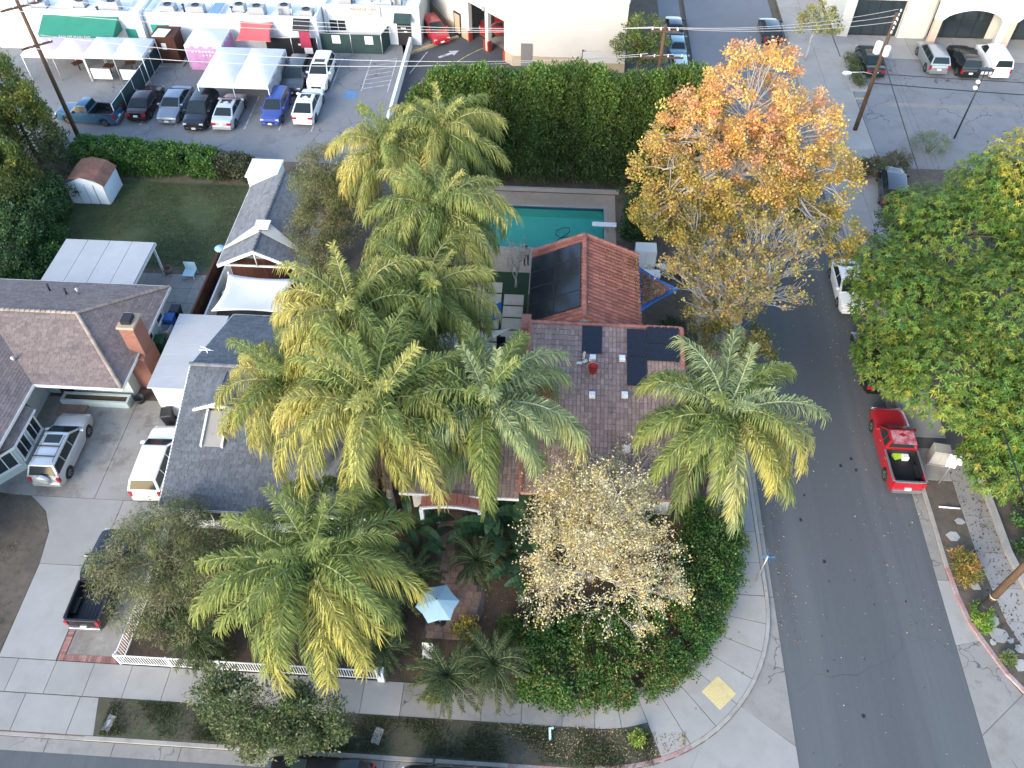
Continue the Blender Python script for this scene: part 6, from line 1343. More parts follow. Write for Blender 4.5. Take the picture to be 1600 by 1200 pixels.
def wire(label, a, b_, sag=.5, r=.02, mat='steel', group='overhead wires along the alley'):
    a, b_ = Vector(a), Vector(b_); g = MB(); n = 16; g.tube([a.lerp(b_,i/n)-Vector((0,0,sag*4*(i/n)*(1-i/n))) for i in range(n+1)], r, 4, 0, False); g.build('overhead_wire', M[mat], None, label=label, cat='wire', group=group)
M['wire_pale'] = simple('wire_pale',(.5,.48,.45),.5)
tL = lambda z, d: Vector((bL.x-.2,bL.y+.4+d,z+ZL)); tC = lambda z, d: Vector((bC.x+d,bC.y,z+ZL)); tR = lambda z, d: Vector((bR.x+d*.4,bR.y+d,z+ZL))
for d in (-1.1,0.0,1.1): wire('pale high overhead wire crossing the parking lot', tL(11.4,d), tC(10.2,d*.8), .9, .02, 'wire_pale')
for d in (-1.0,.9): wire('pale lower overhead wire above the parked cars', tL(8.6,d), tC(8.2,d), 1.2, .025, 'wire_pale')
for d in (-1.0,0,1.0): wire('thin overhead wire above the orange tree', tC(10.2,d), tR(9.6,d), .5, .018, 'wire_pale')
wire('lower thick dark cable crossing the right parking lot', tR(4.2,0), (60,60.5,4.0), .3, .04, 'black', 'dark cables over the right lot'); wire('upper thin dark cable crossing the right parking lot', tR(5.0,0), (60,61.5,4.9), .3, .03, 'black', 'dark cables over the right lot')
wire('black cable running over the green trees to the banded pole', tR(6.6,0), (bB.x+.1,bB.y,6.6), .2, .045, 'black', 'cables along the street')
for k in range(2): wire('thin grey line running from the rust pole along the street', tR(7.0+.3*k,.3*k), (bB.x+.1+.3*k,bB.y,9.6+.3*k), .5, .009, 'black', 'cables along the street')
gw = P(25,205,2); g = MB(); g.tube([tL(8.4,0),(gw.x,gw.y,1.0)],.02,4); g.build('guy_wire', M['wire_pale'], None, label='slanting pale guy wire in front of the tall hedge', cat='wire')
lp_ = P(1490,218); fl_t = thing('lot_light','tall slim floodlight pole at the near edge of the right lot','lamp post',(lp_.x,lp_.y,ZL)); g = MB(); g.cyl((0,0,0),(0,0,5.6),.07,.05); g.build('pole', M['black'], fl_t); g = MB(); g.bbox(-.5,.5,-.2,.25,5.65,6.05,.04); g.build('floodlight', M['black'], fl_t)
for x in (-.3,0,.3): g = MB(); g.box(x-.1,x+.1,-.23,-.2,5.72,5.95); g.build('lens', M['lens'], fl_t)
for z in (4.4,4.9): g = MB(); g.bbox(-.32,-.07,-.12,.12,z,z+.2,.04); g.build('camera_box', M['white_metal'], fl_t)
# ------------------------------------------------------------------ street furniture
ub = P(1460,727); u_ = thing('utility_cabinet','pale grey utility cabinet on the concrete pad by the red pickup','cabinet',(ub.x+.05,ub.y+.25,ZL+.03),R(-8)); g = MB(); g.bbox(-.45,.45,-.35,.35,.08,1.15,.03); g.build('cabinet', M['concrete'], u_); g = MB(); g.box(-.4,-.01,-.365,-.352,.15,1.05); g.box(.01,.4,-.365,-.352,.15,1.05); g.build('door', M['concrete'], u_); g = MB(); g.box(-.5,.5,-.4,.4,0,.08); g.build('plinth', M['concrete_old'], u_)
sb_ = P(1465,757); sp_ = thing('street_sign','white street sign seen from behind on a thin post beside the cabinet','sign',(sb_.x,sb_.y,ZL)); g = MB(); g.cyl((0,0,0),(0,0,2.6),.04); g.build('post', M['steel'], sp_); g = MB(); g.obox((0,-.04,2.35),(.75,.03,.6),R(-14),0,('X',R(-12))); g.build('panel', M['white_metal'], sp_); g = MB(); g.obox((-.05,-.04,1.85),(.5,.03,.35),R(-14),0,('X',R(-12))); g.build('lower_panel', M['white_metal'], sp_)
ss_ = P(1180,910); s2 = thing('street_name_sign','blue street name blades on a thin post at the corner kerb','sign',(ss_.x,ss_.y,ZL)); g = MB(); g.cyl((0,0,0),(0,0,2.7),.035); g.build('post', M['steel'], s2); g = MB(); g.box(-.36,.36,-.012,.012,2.5,2.64); g.box(-.012,.012,-.36,.36,2.66,2.8); g.build('blade', M['blue_plastic'] if False else simple('sign_blue',(.04,.13,.24),.5), s2)
for k,(px,py,lab) in enumerate(((171,1130,'white meter lid lying in the grass near the driveway apron'),(590,1150,'small white meter lid in the grass behind the parked cars'))):
    c = P(px,py,ZL); m_ = thing('meter_box',lab,'meter box',(c.x,c.y,ZL+.02),R(-12)); g = MB(); g.bbox(-.2,.2,-.36,.36,0,.05,.015); g.build('frame', M['concrete'], m_)
    if k == 0: g = MB(); g.box(-.07,.07,-.14,.14,.05,.058); g.build('lid', M['grey_plastic'], m_)
c = P(856,1155,ZL); sp2 = thing('yard_stake','pale blue leaning stake in the leaf-strewn verge','stake',(c.x,c.y,ZL)); g = MB(); g.obox((.08,.1,.35),(.1,.06,.8),R(10),0,('X',R(-22))); g.build('stake', M['canvas_sky'], sp2); g = MB(); g.obox((.12,.26,.72),(.22,.04,.2),R(10)); g.build('head', M['canvas_sky'], sp2)
pst = P(1480,795); g = MB(); g.tube([(pst.x-.5,pst.y,ZL+.05),(pst.x+.6,pst.y-.05,ZL+.06)],.05,6); g.build('fallen_pipe', M['white_metal'], None, label='short white pipe lying across the dirt planting strip', cat='pipe')
g = MB(); g.box(-36.3,-23.1,54.1,54.3,0,.5); g.build('alley_wall', M['concrete_old'], None, label='low concrete wall along the alley behind the ivy hedge', cat='wall')
# white picket railing
def rail(label, x0, y0, x1, y1, h=1.0, name='railing'):
    L = math.hypot(x1-x0,y1-y0); t = thing(name, label, 'fence', (x0,y0,ZL+.03), math.atan2(y1-y0,x1-x0), None); g = MB(); g.box(-.014,.014,-.014,.014,.08,h-.03); me = g.mesh('baluster', M['white_metal'])
    for i in range(int(L/.125)): inst('baluster', me, t, (.06+i*.125,0,0))
    g = MB(); g.box(0,L,-.025,.025,h-.04,h+.01); g.build('top_rail', M['white_metal'], t); g = MB(); g.box(0,L,-.02,.02,.05,.09); g.build('bottom_rail', M['white_metal'], t)
    n = max(1,int(L/2.4)); g = MB(); g.box(-.04,.04,-.04,.04,0,h+.08); pm_ = g.mesh('post', M['white_metal'])
    for i in range(n+1): inst('post', pm_, t, (i*L/n,0,0))
    return t
rail('white metal railing along the front sidewalk', -19.55,14.0,-7.2,14.03); rail('white metal railing along the driveway by the black pickup', -19.5,14.12,-19.35,18.6)
# bins
def wheelie(label, x, y, mat, rz=0, group='wheeled bins'):
    t = thing('wheeled_bin', label, 'bin', (x,y,ZL+.03), rz, group); g = MB(); g.add([(-.24,-.26,.08),(.24,-.26,.08),(.24,.26,.08),(-.24,.26,.08),(-.3,-.36,1.0),(.3,-.36,1.0),(.3,.34,1.0),(-.3,.34,1.0)],[(0,3,2,1),(0,1,5,4),(1,2,6,5),(2,3,7,6),(3,0,4,7)]); g.build('tub', M[mat], t)
    g = MB(); g.bbox(-.32,.32,-.4,.38,1.0,1.1,.05); g.build('lid', M[mat], t)
    for x_ in (-.24,.24): g = MB(); g.lathe([(.02,-.03),(.11,-.03),(.11,.03),(.02,.03)],(x_,.3,.11),12,0,'X'); g.build('wheel', M['rubber'], t)
    return t
wheelie('blue wheeled bin beside the bungalow wall', P(268,505,.6).x, P(268,505,.6).y, 'blue_plastic'); wheelie('green wheeled bin beside the bungalow wall', P(252,540,.6).x, P(252,540,.6).y, 'green_plastic'); wheelie('black wheeled bin behind the blue one at the fence', P(277,492,.6).x, P(277,492,.6).y, 'black'); wb2 = wheelie('black wheeled bin in front of the white garage door', P(265,655,.5).x, P(265,655,.5).y, 'black', R(12))
ac_ = thing('air_conditioner','pale air conditioning unit between the bins beside the bungalow','air conditioner',(P(260,521,.4).x,P(260,521,.4).y,ZL)); g = MB(); g.bbox(-.42,.42,-.4,.4,0,.75,.05); g.build('casing', M['grey_plastic'], ac_); g = MB(); g.lathe([(.02,.77),(.3,.77),(.32,.8),(.33,.75)],(0,0,0),18); g.build('fan_guard', M['steel'], ac_)
tr_ = P(219,625,.3); tb_ = thing('plant_tub','round black tub at the end of the pale planter','tub',(tr_.x,tr_.y,ZL)); g = MB(); g.lathe([(.02,0),(.22,0),(.32,.42),(.29,.42),(.2,.06),(.02,.05)],(0,0,0),16); g.build('tub', M['black'], tb_)
for i,(px,py) in enumerate(((262,428),(305,440))): pass
fb_ = P(264,428); fp_ = thing('flower_pot','terracotta pot beside the white patio cover post','pot',(fb_.x,fb_.y,ZL)); g = MB(); g.lathe([(.02,0),(.22,0),(.34,.45),(.3,.45),(.2,.06),(.02,.05)],(0,0,0),16); g.build('pot', M['path_brick'], fp_); leaf_obj('plant', clump_leaves(np.array([(0,0,.5,.25)]),60,.15,.06,palf([(.10,.10,.04),(.14,.09,.05)])), fp_)
cw_ = P(300,435); wc = thing('garden_chairs','pale garden furniture heap at the corner of the patio','furniture',(cw_.x,cw_.y,ZL+.03)); g = MB(); g.box(-.4,.4,-.4,.4,.4,.45); g.obox((0,.38,.7),(.8,.05,.6)); [g.box(x,x+.06,y,y+.06,0,.4) for x in (-.4,.34) for y in (-.4,.34)]; g.build('chair', M['canvas_sky'], wc)
bb_ = P(348,460,.8); bl_ = thing('barrel','dark round barrel with a blue lid beside the white sail','barrel',(bb_.x+.3,bb_.y,ZL)); g = MB(); g.lathe([(.02,0),(.35,0),(.38,.4),(.35,.9),(.02,.9)],(0,0,0),16); g.build('drum', M['black'], bl_); g = MB(); g.lathe([(.02,.98),(.2,.96),(.3,.9)],(0,0,0),16); g.build('lid', M['canvas_sky'], bl_)
# pool side clutter
q = P(1008,400,1.2); t_ = thing('storage_cabinet','white corrugated storage cabinet by the red tile roof','cabinet',(q.x,q.y,ZL)); g = MB(); g.bbox(-.7,.7,-.5,.5,0,1.9,.06); g.build('cabinet', M['white'], t_); g = MB(); g.box(-.66,-.02,-.53,-.5,.1,1.8); g.box(.02,.66,-.53,-.5,.1,1.8); g.build('door', M['white_metal'], t_)
q = P(1010,418,.5); t_ = thing('filter_tank','beige pool filter tank beside the blue sail','tank',(q.x,q.y,ZL)); g = MB(); g.lathe([(.02,0),(.36,0),(.4,.1),(.4,.6),(.3,.8),(.02,.88)],(0,0,0),16); g.build('tank', M['cream'], t_)
q = P(1017,430,.4); t_ = thing('storage_box','white lidded storage box at the blue sail edge','box',(q.x,q.y-.2,ZL)); g = MB(); g.bbox(-.55,.55,-.35,.35,0,.6,.05); g.build('chest', M['white'], t_); g = MB(); g.bbox(-.58,.58,-.38,.38,.6,.68,.03); g.build('lid', M['white_metal'], t_)
q = P(1035,416,.4); t_ = thing('pail','white pail with a blue lid behind the blue sail','pail',(q.x,q.y,ZL)); g = MB(); g.lathe([(.02,0),(.18,0),(.22,.5),(.02,.5)],(0,0,0),14); g.build('tub', M['white'], t_); g = MB(); g.lathe([(.23,.5),(.23,.56),(.02,.58)],(0,0,0),14); g.build('lid', M['blue_plastic'], t_)
q = P(1046,420,.6); t_ = thing('surfboard','long white board leaning upright near the blue sail','board',(q.x,q.y,ZL),R(80)); g = MB(); pr = [(-.28*math.sin(math.pi*i/14)**.6 if i else 0, -1.1+i*2.2/14) for i in range(15)]; g.extr([(x,y,.35+.12*(y+1.1)) for x,y in pr]+[(-x,y,.35+.12*(y+1.1)) for x,y in pr[::-1][1:-1]],(0,0,.07)); g.build('board', M['white'], t_); g = MB(); g.box(-.2,.2,-.9,-.8,0,.38); g.box(-.2,.2,.8,.9,0,.6); g.build('trestle', M['brown_wood'], t_)
g = MB(); g.box(-9.5,4.9,51.75,51.95,0,.42); g.build('garden_wall', M['concrete'], None, label='low white wall at the foot of the evergreen row', cat='wall')
# umbrella with table
uc = P(683,940,2.4); um = thing('patio_umbrella','hexagonal pale blue umbrella over the garden path','umbrella',(uc.x,uc.y,ZL)); g = MB(); g.cyl((0,0,0),(0,0,2.55),.03); g.build('pole', M['white_metal'], um)
rim_ = [(1.05*math.cos(R(12+60*k)),1.05*math.sin(R(12+60*k)),2.05) for k in range(6)]
for k in range(6):
    a, b_ = Vector(rim_[k]), Vector(rim_[(k+1)%6]); m_ = (a+b_)/2*.94; m_.z = 2.1; ap_ = Vector((0,0,2.5)); g = MB(); g.add([ap_,a,m_,b_],[(0,1,2),(0,2,3)]); o_ = g.build('canopy_panel', M['canvas_sky'], um); md = o_.modifiers.new('t','SOLIDIFY'); md.thickness = .012
for k in range(6): g = MB(); g.tube([(0,0,2.46),Vector(rim_[k])-Vector((0,0,.03))],.01,4); g.build('rib', M['steel'], um)
g = MB(); g.cyl((0,0,2.5),(0,0,2.6),.03); g.build('finial', M['black'], um); g = MB(); g.lathe([(.02,.08),(.28,.06),(.3,0)],(0,0,0),14); g.build('base', M['black'], um)
tb2 = thing('garden_table','small round table standing under the pale blue umbrella','table',(uc.x+.1,uc.y+.25,ZL+.05)); g = MB(); g.lathe([(.02,.72),(.45,.72),(.46,.69),(.02,.68)],(0,0,0),18); g.build('top', M['white_metal'], tb2); g = MB(); g.cyl((0,0,0),(0,0,.68),.03); g.build('leg', M['white_metal'], tb2)
cq = P(668,1020,.6); wh = thing('garden_chair','white metal chair below the palms by the front railing','chair',(cq.x,cq.y,ZL)); g = MB(); g.bbox(-.25,.25,-.25,.25,.42,.47,.02); g.build('seat', M['white_metal'], wh); g = MB(); g.obox((0,.25,.75),(.5,.04,.55)); g.build('backrest', M['white_metal'], wh)
for x in (-.22,.22):
    for y in (-.22,.22): g = MB(); g.cyl((x,y,0),(x,y,.42),.02,n=6); g.build('leg', M['white_metal'], wh)
pv = P(572,1064,.4); pv_ = thing('gate_pillar','short white pillar at the end of the front railing','pillar',(-7.0,14.05,ZL)); g = MB(); g.bbox(-.17,.17,-.17,.17,0,1.1,.03); g.build('pillar', M['white_wall'], pv_)
for k,(px,py) in enumerate(((670,797),(685,812),(755,812))): c = P(px,py,.3); g = MB(); g.lathe([(.02,0),(.16,0),(.24,.35),(.2,.35),(.02,.3)],(0,0,0),14); g.build('flower_pot', M['canvas_sky'] if k != 2 else M['white'], None, (c.x,c.y,ZL+.02), label='pale glazed pot on the ground beside the porch hood', cat='pot', group='pots by the porch')
tk = P(700,535,2.2); tkt = thing('garden_canopy','small white cloth covered frame between palms and courtyard','canopy',(tk.x,tk.y,ZL)); g = MB(); g.bbox(-.6,.6,-.7,.7,2.0,2.3,.1); g.build('cloth', M['canvas_white'], tkt)
for x in (-.55,.55):
    for y in (-.65,.65): g = MB(); g.cyl((x,y,0),(x,y,2.0),.03,n=6); g.build('leg', M['white_metal'], tkt)
ch2 = P(788,540,.4); gc = thing('courtyard_chair','black chair on the courtyard pavers under the cream sail','chair',(ch2.x-.2,ch2.y-.3,ZL+.07)); g = MB(); g.bbox(-.28,.28,-.28,.28,.4,.48,.02); g.build('seat', M['black'], gc); g = MB(); g.obox((0,.28,.75),(.56,.05,.6)); g.build('backrest', M['black'], gc)
for x in (-.25,.25):
    for y in (-.25,.25): g = MB(); g.cyl((x,y,0),(x,y,.4),.02,n=6); g.build('leg', M['black'], gc)
cub = P(836,460,.6); cb_ = thing('outdoor_cabinet','dark cabinet against the wall below the solar panels','cabinet',(-1.15,38.4,ZL+.03)); g = MB(); g.bbox(-.22,.3,-1.2,1.2,0,.9,.03); g.build('cabinet', M['brown_wood'], cb_)
# ------------------------------------------------------------------ the man by the pool
def person(loc, rz):
    t = thing('person', 'person in a grey shirt and dark trousers standing by the pool', 'person', loc, rz)
    J = {'pel':(0,0,.95),'chest':(0,0,1.28),'neck':(0,0,1.46),'head':(0,.01,1.60),'top':(0,.01,1.70),
         'hl':(-.10,0,.90),'kl':(-.12,.03,.49),'al':(-.13,0,.09),'tl':(-.14,.16,.04),'hr':(.10,0,.90),'kr':(.12,.03,.49),'ar':(.13,0,.09),'tr':(.14,.16,.04),
         'sl':(-.18,0,1.40),'el':(-.27,-.02,1.13),'wl':(-.14,.20,1.10),'fl':(-.08,.28,1.12),'sr':(.18,0,1.40),'er':(.27,-.02,1.13),'wr':(.14,.20,1.10),'fr':(.08,.28,1.12)}
    Rd = {'pel':.155,'chest':.165,'neck':.06,'head':.098,'top':.06,'hl':.10,'kl':.068,'al':.045,'tl':.035,'hr':.10,'kr':.068,'ar':.045,'tr':.035,'sl':.075,'el':.048,'wl':.034,'fl':.03,'sr':.075,'er':.048,'wr':.034,'fr':.03}
    E_ = [('pel','chest'),('chest','neck'),('neck','head'),('head','top'),('pel','hl'),('hl','kl'),('kl','al'),('al','tl'),('pel','hr'),('hr','kr'),('kr','ar'),('ar','tr'),('chest','sl'),('sl','el'),('el','wl'),('wl','fl'),('chest','sr'),('sr','er'),('er','wr'),('wr','fr')]
    ks = list(J); me = bpy.data.meshes.new('body'); me.from_pydata([J[k] for k in ks], [(ks.index(a),ks.index(b_)) for a,b_ in E_], [])
    for m_ in ('skin','shirt','trousers'): me.materials.append(M[m_])
    o = bpy.data.objects.new('body', me); link(o); md = o.modifiers.new('skin','SKIN'); md.use_smooth_shade = True
    for i,k in enumerate(ks): me.skin_vertices[0].data[i].radius = (Rd[k],Rd[k]*(.72 if k in ('pel','chest') else 1)); me.skin_vertices[0].data[i].use_root = (k == 'pel')
    o.modifiers.new('sub','SUBSURF').levels = 2; o.modifiers['sub'].render_levels = 2
    bpy.context.view_layer.update(); m2 = bpy.data.meshes.new_from_object(o.evaluated_get(bpy.context.evaluated_depsgraph_get())); bpy.data.objects.remove(o)
    m2.materials.clear(); [m2.materials.append(M[k]) for k in ('skin','shirt','trousers','black')]
    for p in m2.polygons:
        c = p.center; p.material_index = 3 if c.z < .09 else 2 if c.z < .97 else (0 if c.z > 1.45 or (abs(c.x) > .2 and c.z < 1.22) or c.y > .14 else 1)
    inst('body', m2, t)
    g = MB(); g.lathe([(.02,1.72),(.07,1.715),(.102,1.66),(.105,1.60),(.09,1.575)],(0,-.012,0),14); g.build('hair', M['hair'], t)
    g = MB(); g.lathe([(.016,-.02),(.012,.015),(.003,.03)],(0,.105,1.60),8,0,'Y'); g.build('nose', M['skin'], t)
    return t
pp_ = P(822,414,ZL); person((pp_.x,pp_.y,ZL+.03), R(200))
# ------------------------------------------------------------------ vehicles
LOTG, RLOT, STG, DRG = 'cars parked in the lot behind the alley', 'cars parked in the right-hand lot', 'vehicles parked along the street', 'vehicles on the driveway'
def at_end(px, py, kind, z=ZL+.01, dx=0): p = P(px,py,.3); return (p.x+dx, p.y+KIND[kind]['L']/2, z)
car('parked_car','sedan',at_end(215,190,'sedan'),90,(.035,.012,.014),'dark maroon sedan parked tail out beside the wooden fence',LOTG,.5)
car('parked_car','sedan',at_end(262,194,'sedan'),-90,(.22,.25,.29),'blue grey sedan parked nose out between maroon and black cars',LOTG,.5)
car('parked_suv','suv',at_end(304,205,'suv'),-90,(.010,.012,.018),'black sport utility vehicle parked nose out beside the pale sedan',LOTG,.3,'suv')
car('parked_car','sedan',at_end(348,204,'sedan'),90,(.55,.58,.60),'pale silver sedan with sunroof parked tail out below the canopies',LOTG,.4,sunroof=True)
car('parked_suv','suv',at_end(422,199,'suv'),-90,(.05,.085,.30),'bright blue small sport utility vehicle parked nose out',LOTG,.4,'suv',scale=.93)
car('parked_car','coupe',at_end(474,196,'coupe'),90,(.78,.78,.77),'white sloping-back car with sunroof parked beside the blue one',LOTG,.05,sunroof=True)
car('parked_suv','suv',at_end(456,149,'suv'),-90,(.085,.09,.095),'dark grey sport utility vehicle beside the white canopies',LOTG,.5,'suv',rack=False)
car('parked_suv','suv',at_end(495,143,'suv'),-90,(.8,.8,.79),'white sport utility vehicle with sunroof near the green screen fence',LOTG,.05,'suv',sunroof=True)
q = P(150,192,.2); car('pickup_truck','pickup',(q.x-.6,q.y+.6,ZL+.01),176,(.035,.11,.19),'teal blue old pickup by the alley hedge',LOTG,.2,'pickup',scale=.92)
q = P(679,52,.4); car('parked_car','hatch',(q.x,q.y,ZL+.03),-62,(.42,.02,.025),'red hatchback on the forecourt beside the beige wall',LOTG,.2)
q = P(782,60,.4); car('parked_car','sedan',(q.x+.3,q.y+1.6,ZL+.03),10,(.38,.03,.03),'red car inside the car wash bay',LOTG,.2)
for px,py,kind,c,lab in ((1050,68,'sedan',(.02,.025,.03),'black car at the far end of the row behind the pole'),(1052,96,'sedan',(.14,.24,.27),'teal grey car in the middle of the row behind the pole'),(1056,127,'hatch',(.30,.40,.44),'pale blue car nearest the evergreen row behind the pole')):
    car('parked_car',kind,(10.6,P(px,py,.3).y+2.3,ZL+.015),90,c,lab,'cars parked in a row behind the pole',.4,scale=.88)
q = P(1205,68,.3); car('parked_car','hatch',(19.6,q.y+2.0,.02),90,(.012,.013,.016),'black hatchback at the far kerb above the orange tree',STG,.3)
car('parked_car','sedan',at_end(1366,122,'sedan'),90,(.012,.02,.018),'black sedan behind the silver transformer',RLOT,.4)
car('parked_suv','suv',at_end(1464,117,'suv'),90,(.33,.35,.36),'silver sport utility vehicle parked under the arcade',RLOT,.6,'suv')
car('parked_suv','suv',at_end(1513,123,'suv'),90,(.014,.016,.015),'black sport utility vehicle beside the white van',RLOT,.4,'suv',rack=True)
car('parked_van','van',at_end(1560,123,'van'),90,(.8,.8,.8),'white windowless cargo van',RLOT,.0,'van',bare=True)
car('parked_car','sedan',(20.0,42.2,.02),-91,(.74,.75,.75),'white sedan under the trees at the right kerb',STG,.1)
car('parked_car','sedan',(20.15,35.4,.02),90,(.012,.013,.015),'black car parked ahead of the red pickup under the tree',STG,.4)
rp = car('pickup_truck','pickup',(20.05,28.75,.02),90,(.36,.012,.022),'red pickup with faded roof and black bed at the kerb',STG,.15,'pickup',scale=.97,cover=True)
g = MB(); g.bbox(-.62,.37,-.66,.66,1.845,1.853,.004); M['faded'] = layered('faded_red',(.34,.06,.085),[(2.5,.42,.6,(.52,.30,.33),.9),(9,.45,.7,(.3,.03,.05),.5)],rough=.6,bump=0); g.build('faded_roof_patch', M['faded'], rp)
bx_ = thing('bed_load','white box and lime green cloth lying in the red pickup bed','box',(20.05,28.2,.66)); g = MB(); g.bbox(.1,.45,-.35,-.05,0,.3,.02); g.build('box', M['white'], bx_); g = MB(); g.obox((-.1,-.1,.12),(.5,.35,.2),.4); g.build('cloth', simple('lime',(.42,.6,.05),.7), bx_); g = MB(); g.obox((-.55,.1,.08),(.3,.12,.1),.2); g.build('bottle', M['canvas_sky'], bx_)
car('parked_suv','suv',(25.4,53.2,ZL+.03),80,(.012,.013,.016),'black sport utility vehicle parked under trees beyond the street',STG,.3,'suv')
car('parked_suv','suv',(-27.1,25.75,ZL+.03),91,(.50,.52,.53),'silver sport utility vehicle with roof rack and spare wheel on the driveway',DRG,.5,'suv',sunroof=True,rack=True,spare=True)
car('parked_suv','suv',(-21.35,25.2,ZL+.03),92,(.78,.78,.76),'white sport utility vehicle half hidden by the grey roof',DRG,.05,'suv')
car('pickup_truck','pickup',(-21.75,18.1,ZL+.03),91,(.010,.011,.013),'black pickup half covered by the feathery tree on the driveway',DRG,.3,'pickup',scale=.93)
car('parked_car','sedan',(-9.0,9.32,.01),180,(.012,.013,.016),'black car parked at the front kerb below the street tree',STG,.3); car('parked_suv','suv',(-3.1,9.25,.01),180,(.010,.011,.014),'black car parked at the front kerb ahead of the verge stake',STG,.3,'suv')

# ------------------------------------------------------------------ vegetation
# queen palms
PALMS = [((692,212,9.6),'feather palm with the farthest crown before the clipped evergreen row',32,1.0,.15,None,'green','yellow',2),((606,238,8.8),'feather palm behind the wispy olive tree',34,.98,.3,200,'yellow','green',2),((686,338,9.8),'feather palm whose fronds hang over the left end of the pool',44,1.08,.2,None,'green','yellow',2),
  ((668,462,8.8),'feather palm beside the small white canopy left of the courtyard',36,1.05,.2,200,'green','yellow',2),((556,498,9.4),'feather palm with bright new fronds behind the grey shingle roof',44,1.15,.3,190,'yellow','green',1),((455,600,7.4),'feather palm with yellow fronds hanging onto the grey shingle roof',34,1.0,.4,190,'yellow','green',2),
  ((588,640,9.6),'feather palm with long hanging fronds above the garden',46,1.27,.2,250,'green','yellow',5),((762,640,9.0),'silvery feather palm with dry hanging sheaths beside the porch hood',44,1.18,.1,None,'grey','green',6),((488,885,7.8),'fresh green feather palm over the white front railing',42,1.15,.2,300,'green',None,1),((1132,655,8.4),'feather palm leaning over the street beside the corner hedge',38,1.12,.25,330,'green','grey',2)]
for (px,py,z),lab,n,sc,yl,ys,tn,tn2,dr in PALMS:
    c = P(px,py,z); palm(lab, (c.x+random.uniform(-.5,.5)+(0.6 if px > 1000 else 0), c.y+random.uniform(-.4,.4), ZL), (c.x,c.y,z), n, sc, yl, ys, dr, tn, tn2)
for (px,py,h,sc,lab) in ((700,1060,1.3,1.15,'low bushy feather palm at the sidewalk below the umbrella'),(772,1040,1.5,1.2,'low bushy feather palm next to the corner hedge'),(312,1000,1.2,1.05,'low bushy feather palm behind the white railing'),(650,905,1.4,1.0,'low bushy feather palm left of the garden path'),(745,880,1.3,1.0,'low bushy feather palm right of the garden path'),(600,1015,1.0,.9,'low bushy feather palm inside the railing end'),(618,915,1.5,1.1,'low bushy feather palm between the railing palm and the umbrella'),(505,800,1.8,1.2,'low bushy feather palm against the grey roofed house front')):
    c = P(px,py,h); small_palm(lab, (c.x,c.y,ZL), h, 36, sc)
for (px,py,n,sc,lab) in ((800,850,18,1.25,'tall paddle leaved plant under the pale bare tree'),(775,810,16,1.2,'tall paddle leaved plant by the porch hood'),(830,810,14,1.1,'tall paddle leaved plant against the white front wall'),(820,895,14,1.0,'tall paddle leaved plant among the brown litter'),(640,830,14,.9,'paddle leaved plant left of the path under the palms'),(655,870,12,.8,'low paddle leaved plant beside the narrow part of the path')):
    c = P(px,py,.4); paddle_plant(lab, (c.x,c.y,ZL), n, sc)
# clipped evergreen row
def cypress_mesh(k):
    n = 400; z = rng.random(n)**.85; zz = .2 + z*8.6; r_ = 1.05*(1-.12*z)*np.where(z > .86, np.sqrt(np.maximum(0,1-((z-.86)/.15)**2)), 1); a = rng.random(n)*6.283; rad = r_*(.72+.3*rng.random(n))
    cl = np.stack([np.cos(a)*rad*1.0, np.sin(a)*rad, zz, rng.uniform(.26,.44,n)],1)
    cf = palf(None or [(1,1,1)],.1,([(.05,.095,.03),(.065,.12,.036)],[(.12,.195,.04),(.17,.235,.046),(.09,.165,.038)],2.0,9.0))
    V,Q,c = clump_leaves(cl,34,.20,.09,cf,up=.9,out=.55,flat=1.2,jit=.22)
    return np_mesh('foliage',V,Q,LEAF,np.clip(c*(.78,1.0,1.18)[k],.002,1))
CYP = [cypress_mesh(k) for k in range(3)]
tkm = MB(); tkm.tube([(0,0,-.1),(0,0,4),(0,0,8)],[.14,.1,.03],8); tkm = tkm.mesh('trunk', M['bark'])
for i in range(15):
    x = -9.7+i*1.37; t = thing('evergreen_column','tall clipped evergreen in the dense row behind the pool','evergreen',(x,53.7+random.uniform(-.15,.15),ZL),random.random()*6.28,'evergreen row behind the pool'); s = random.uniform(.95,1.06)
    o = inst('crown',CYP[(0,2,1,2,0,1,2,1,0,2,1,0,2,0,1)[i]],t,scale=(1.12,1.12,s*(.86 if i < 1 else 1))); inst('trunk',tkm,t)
t = thing('evergreen_column','short clipped evergreen in a second line at the orange tree end','evergreen',(8.6,55.6,ZL),0); inst('crown',CYP[0],t,scale=(1.1,1.1,.9)); inst('trunk',tkm,t)
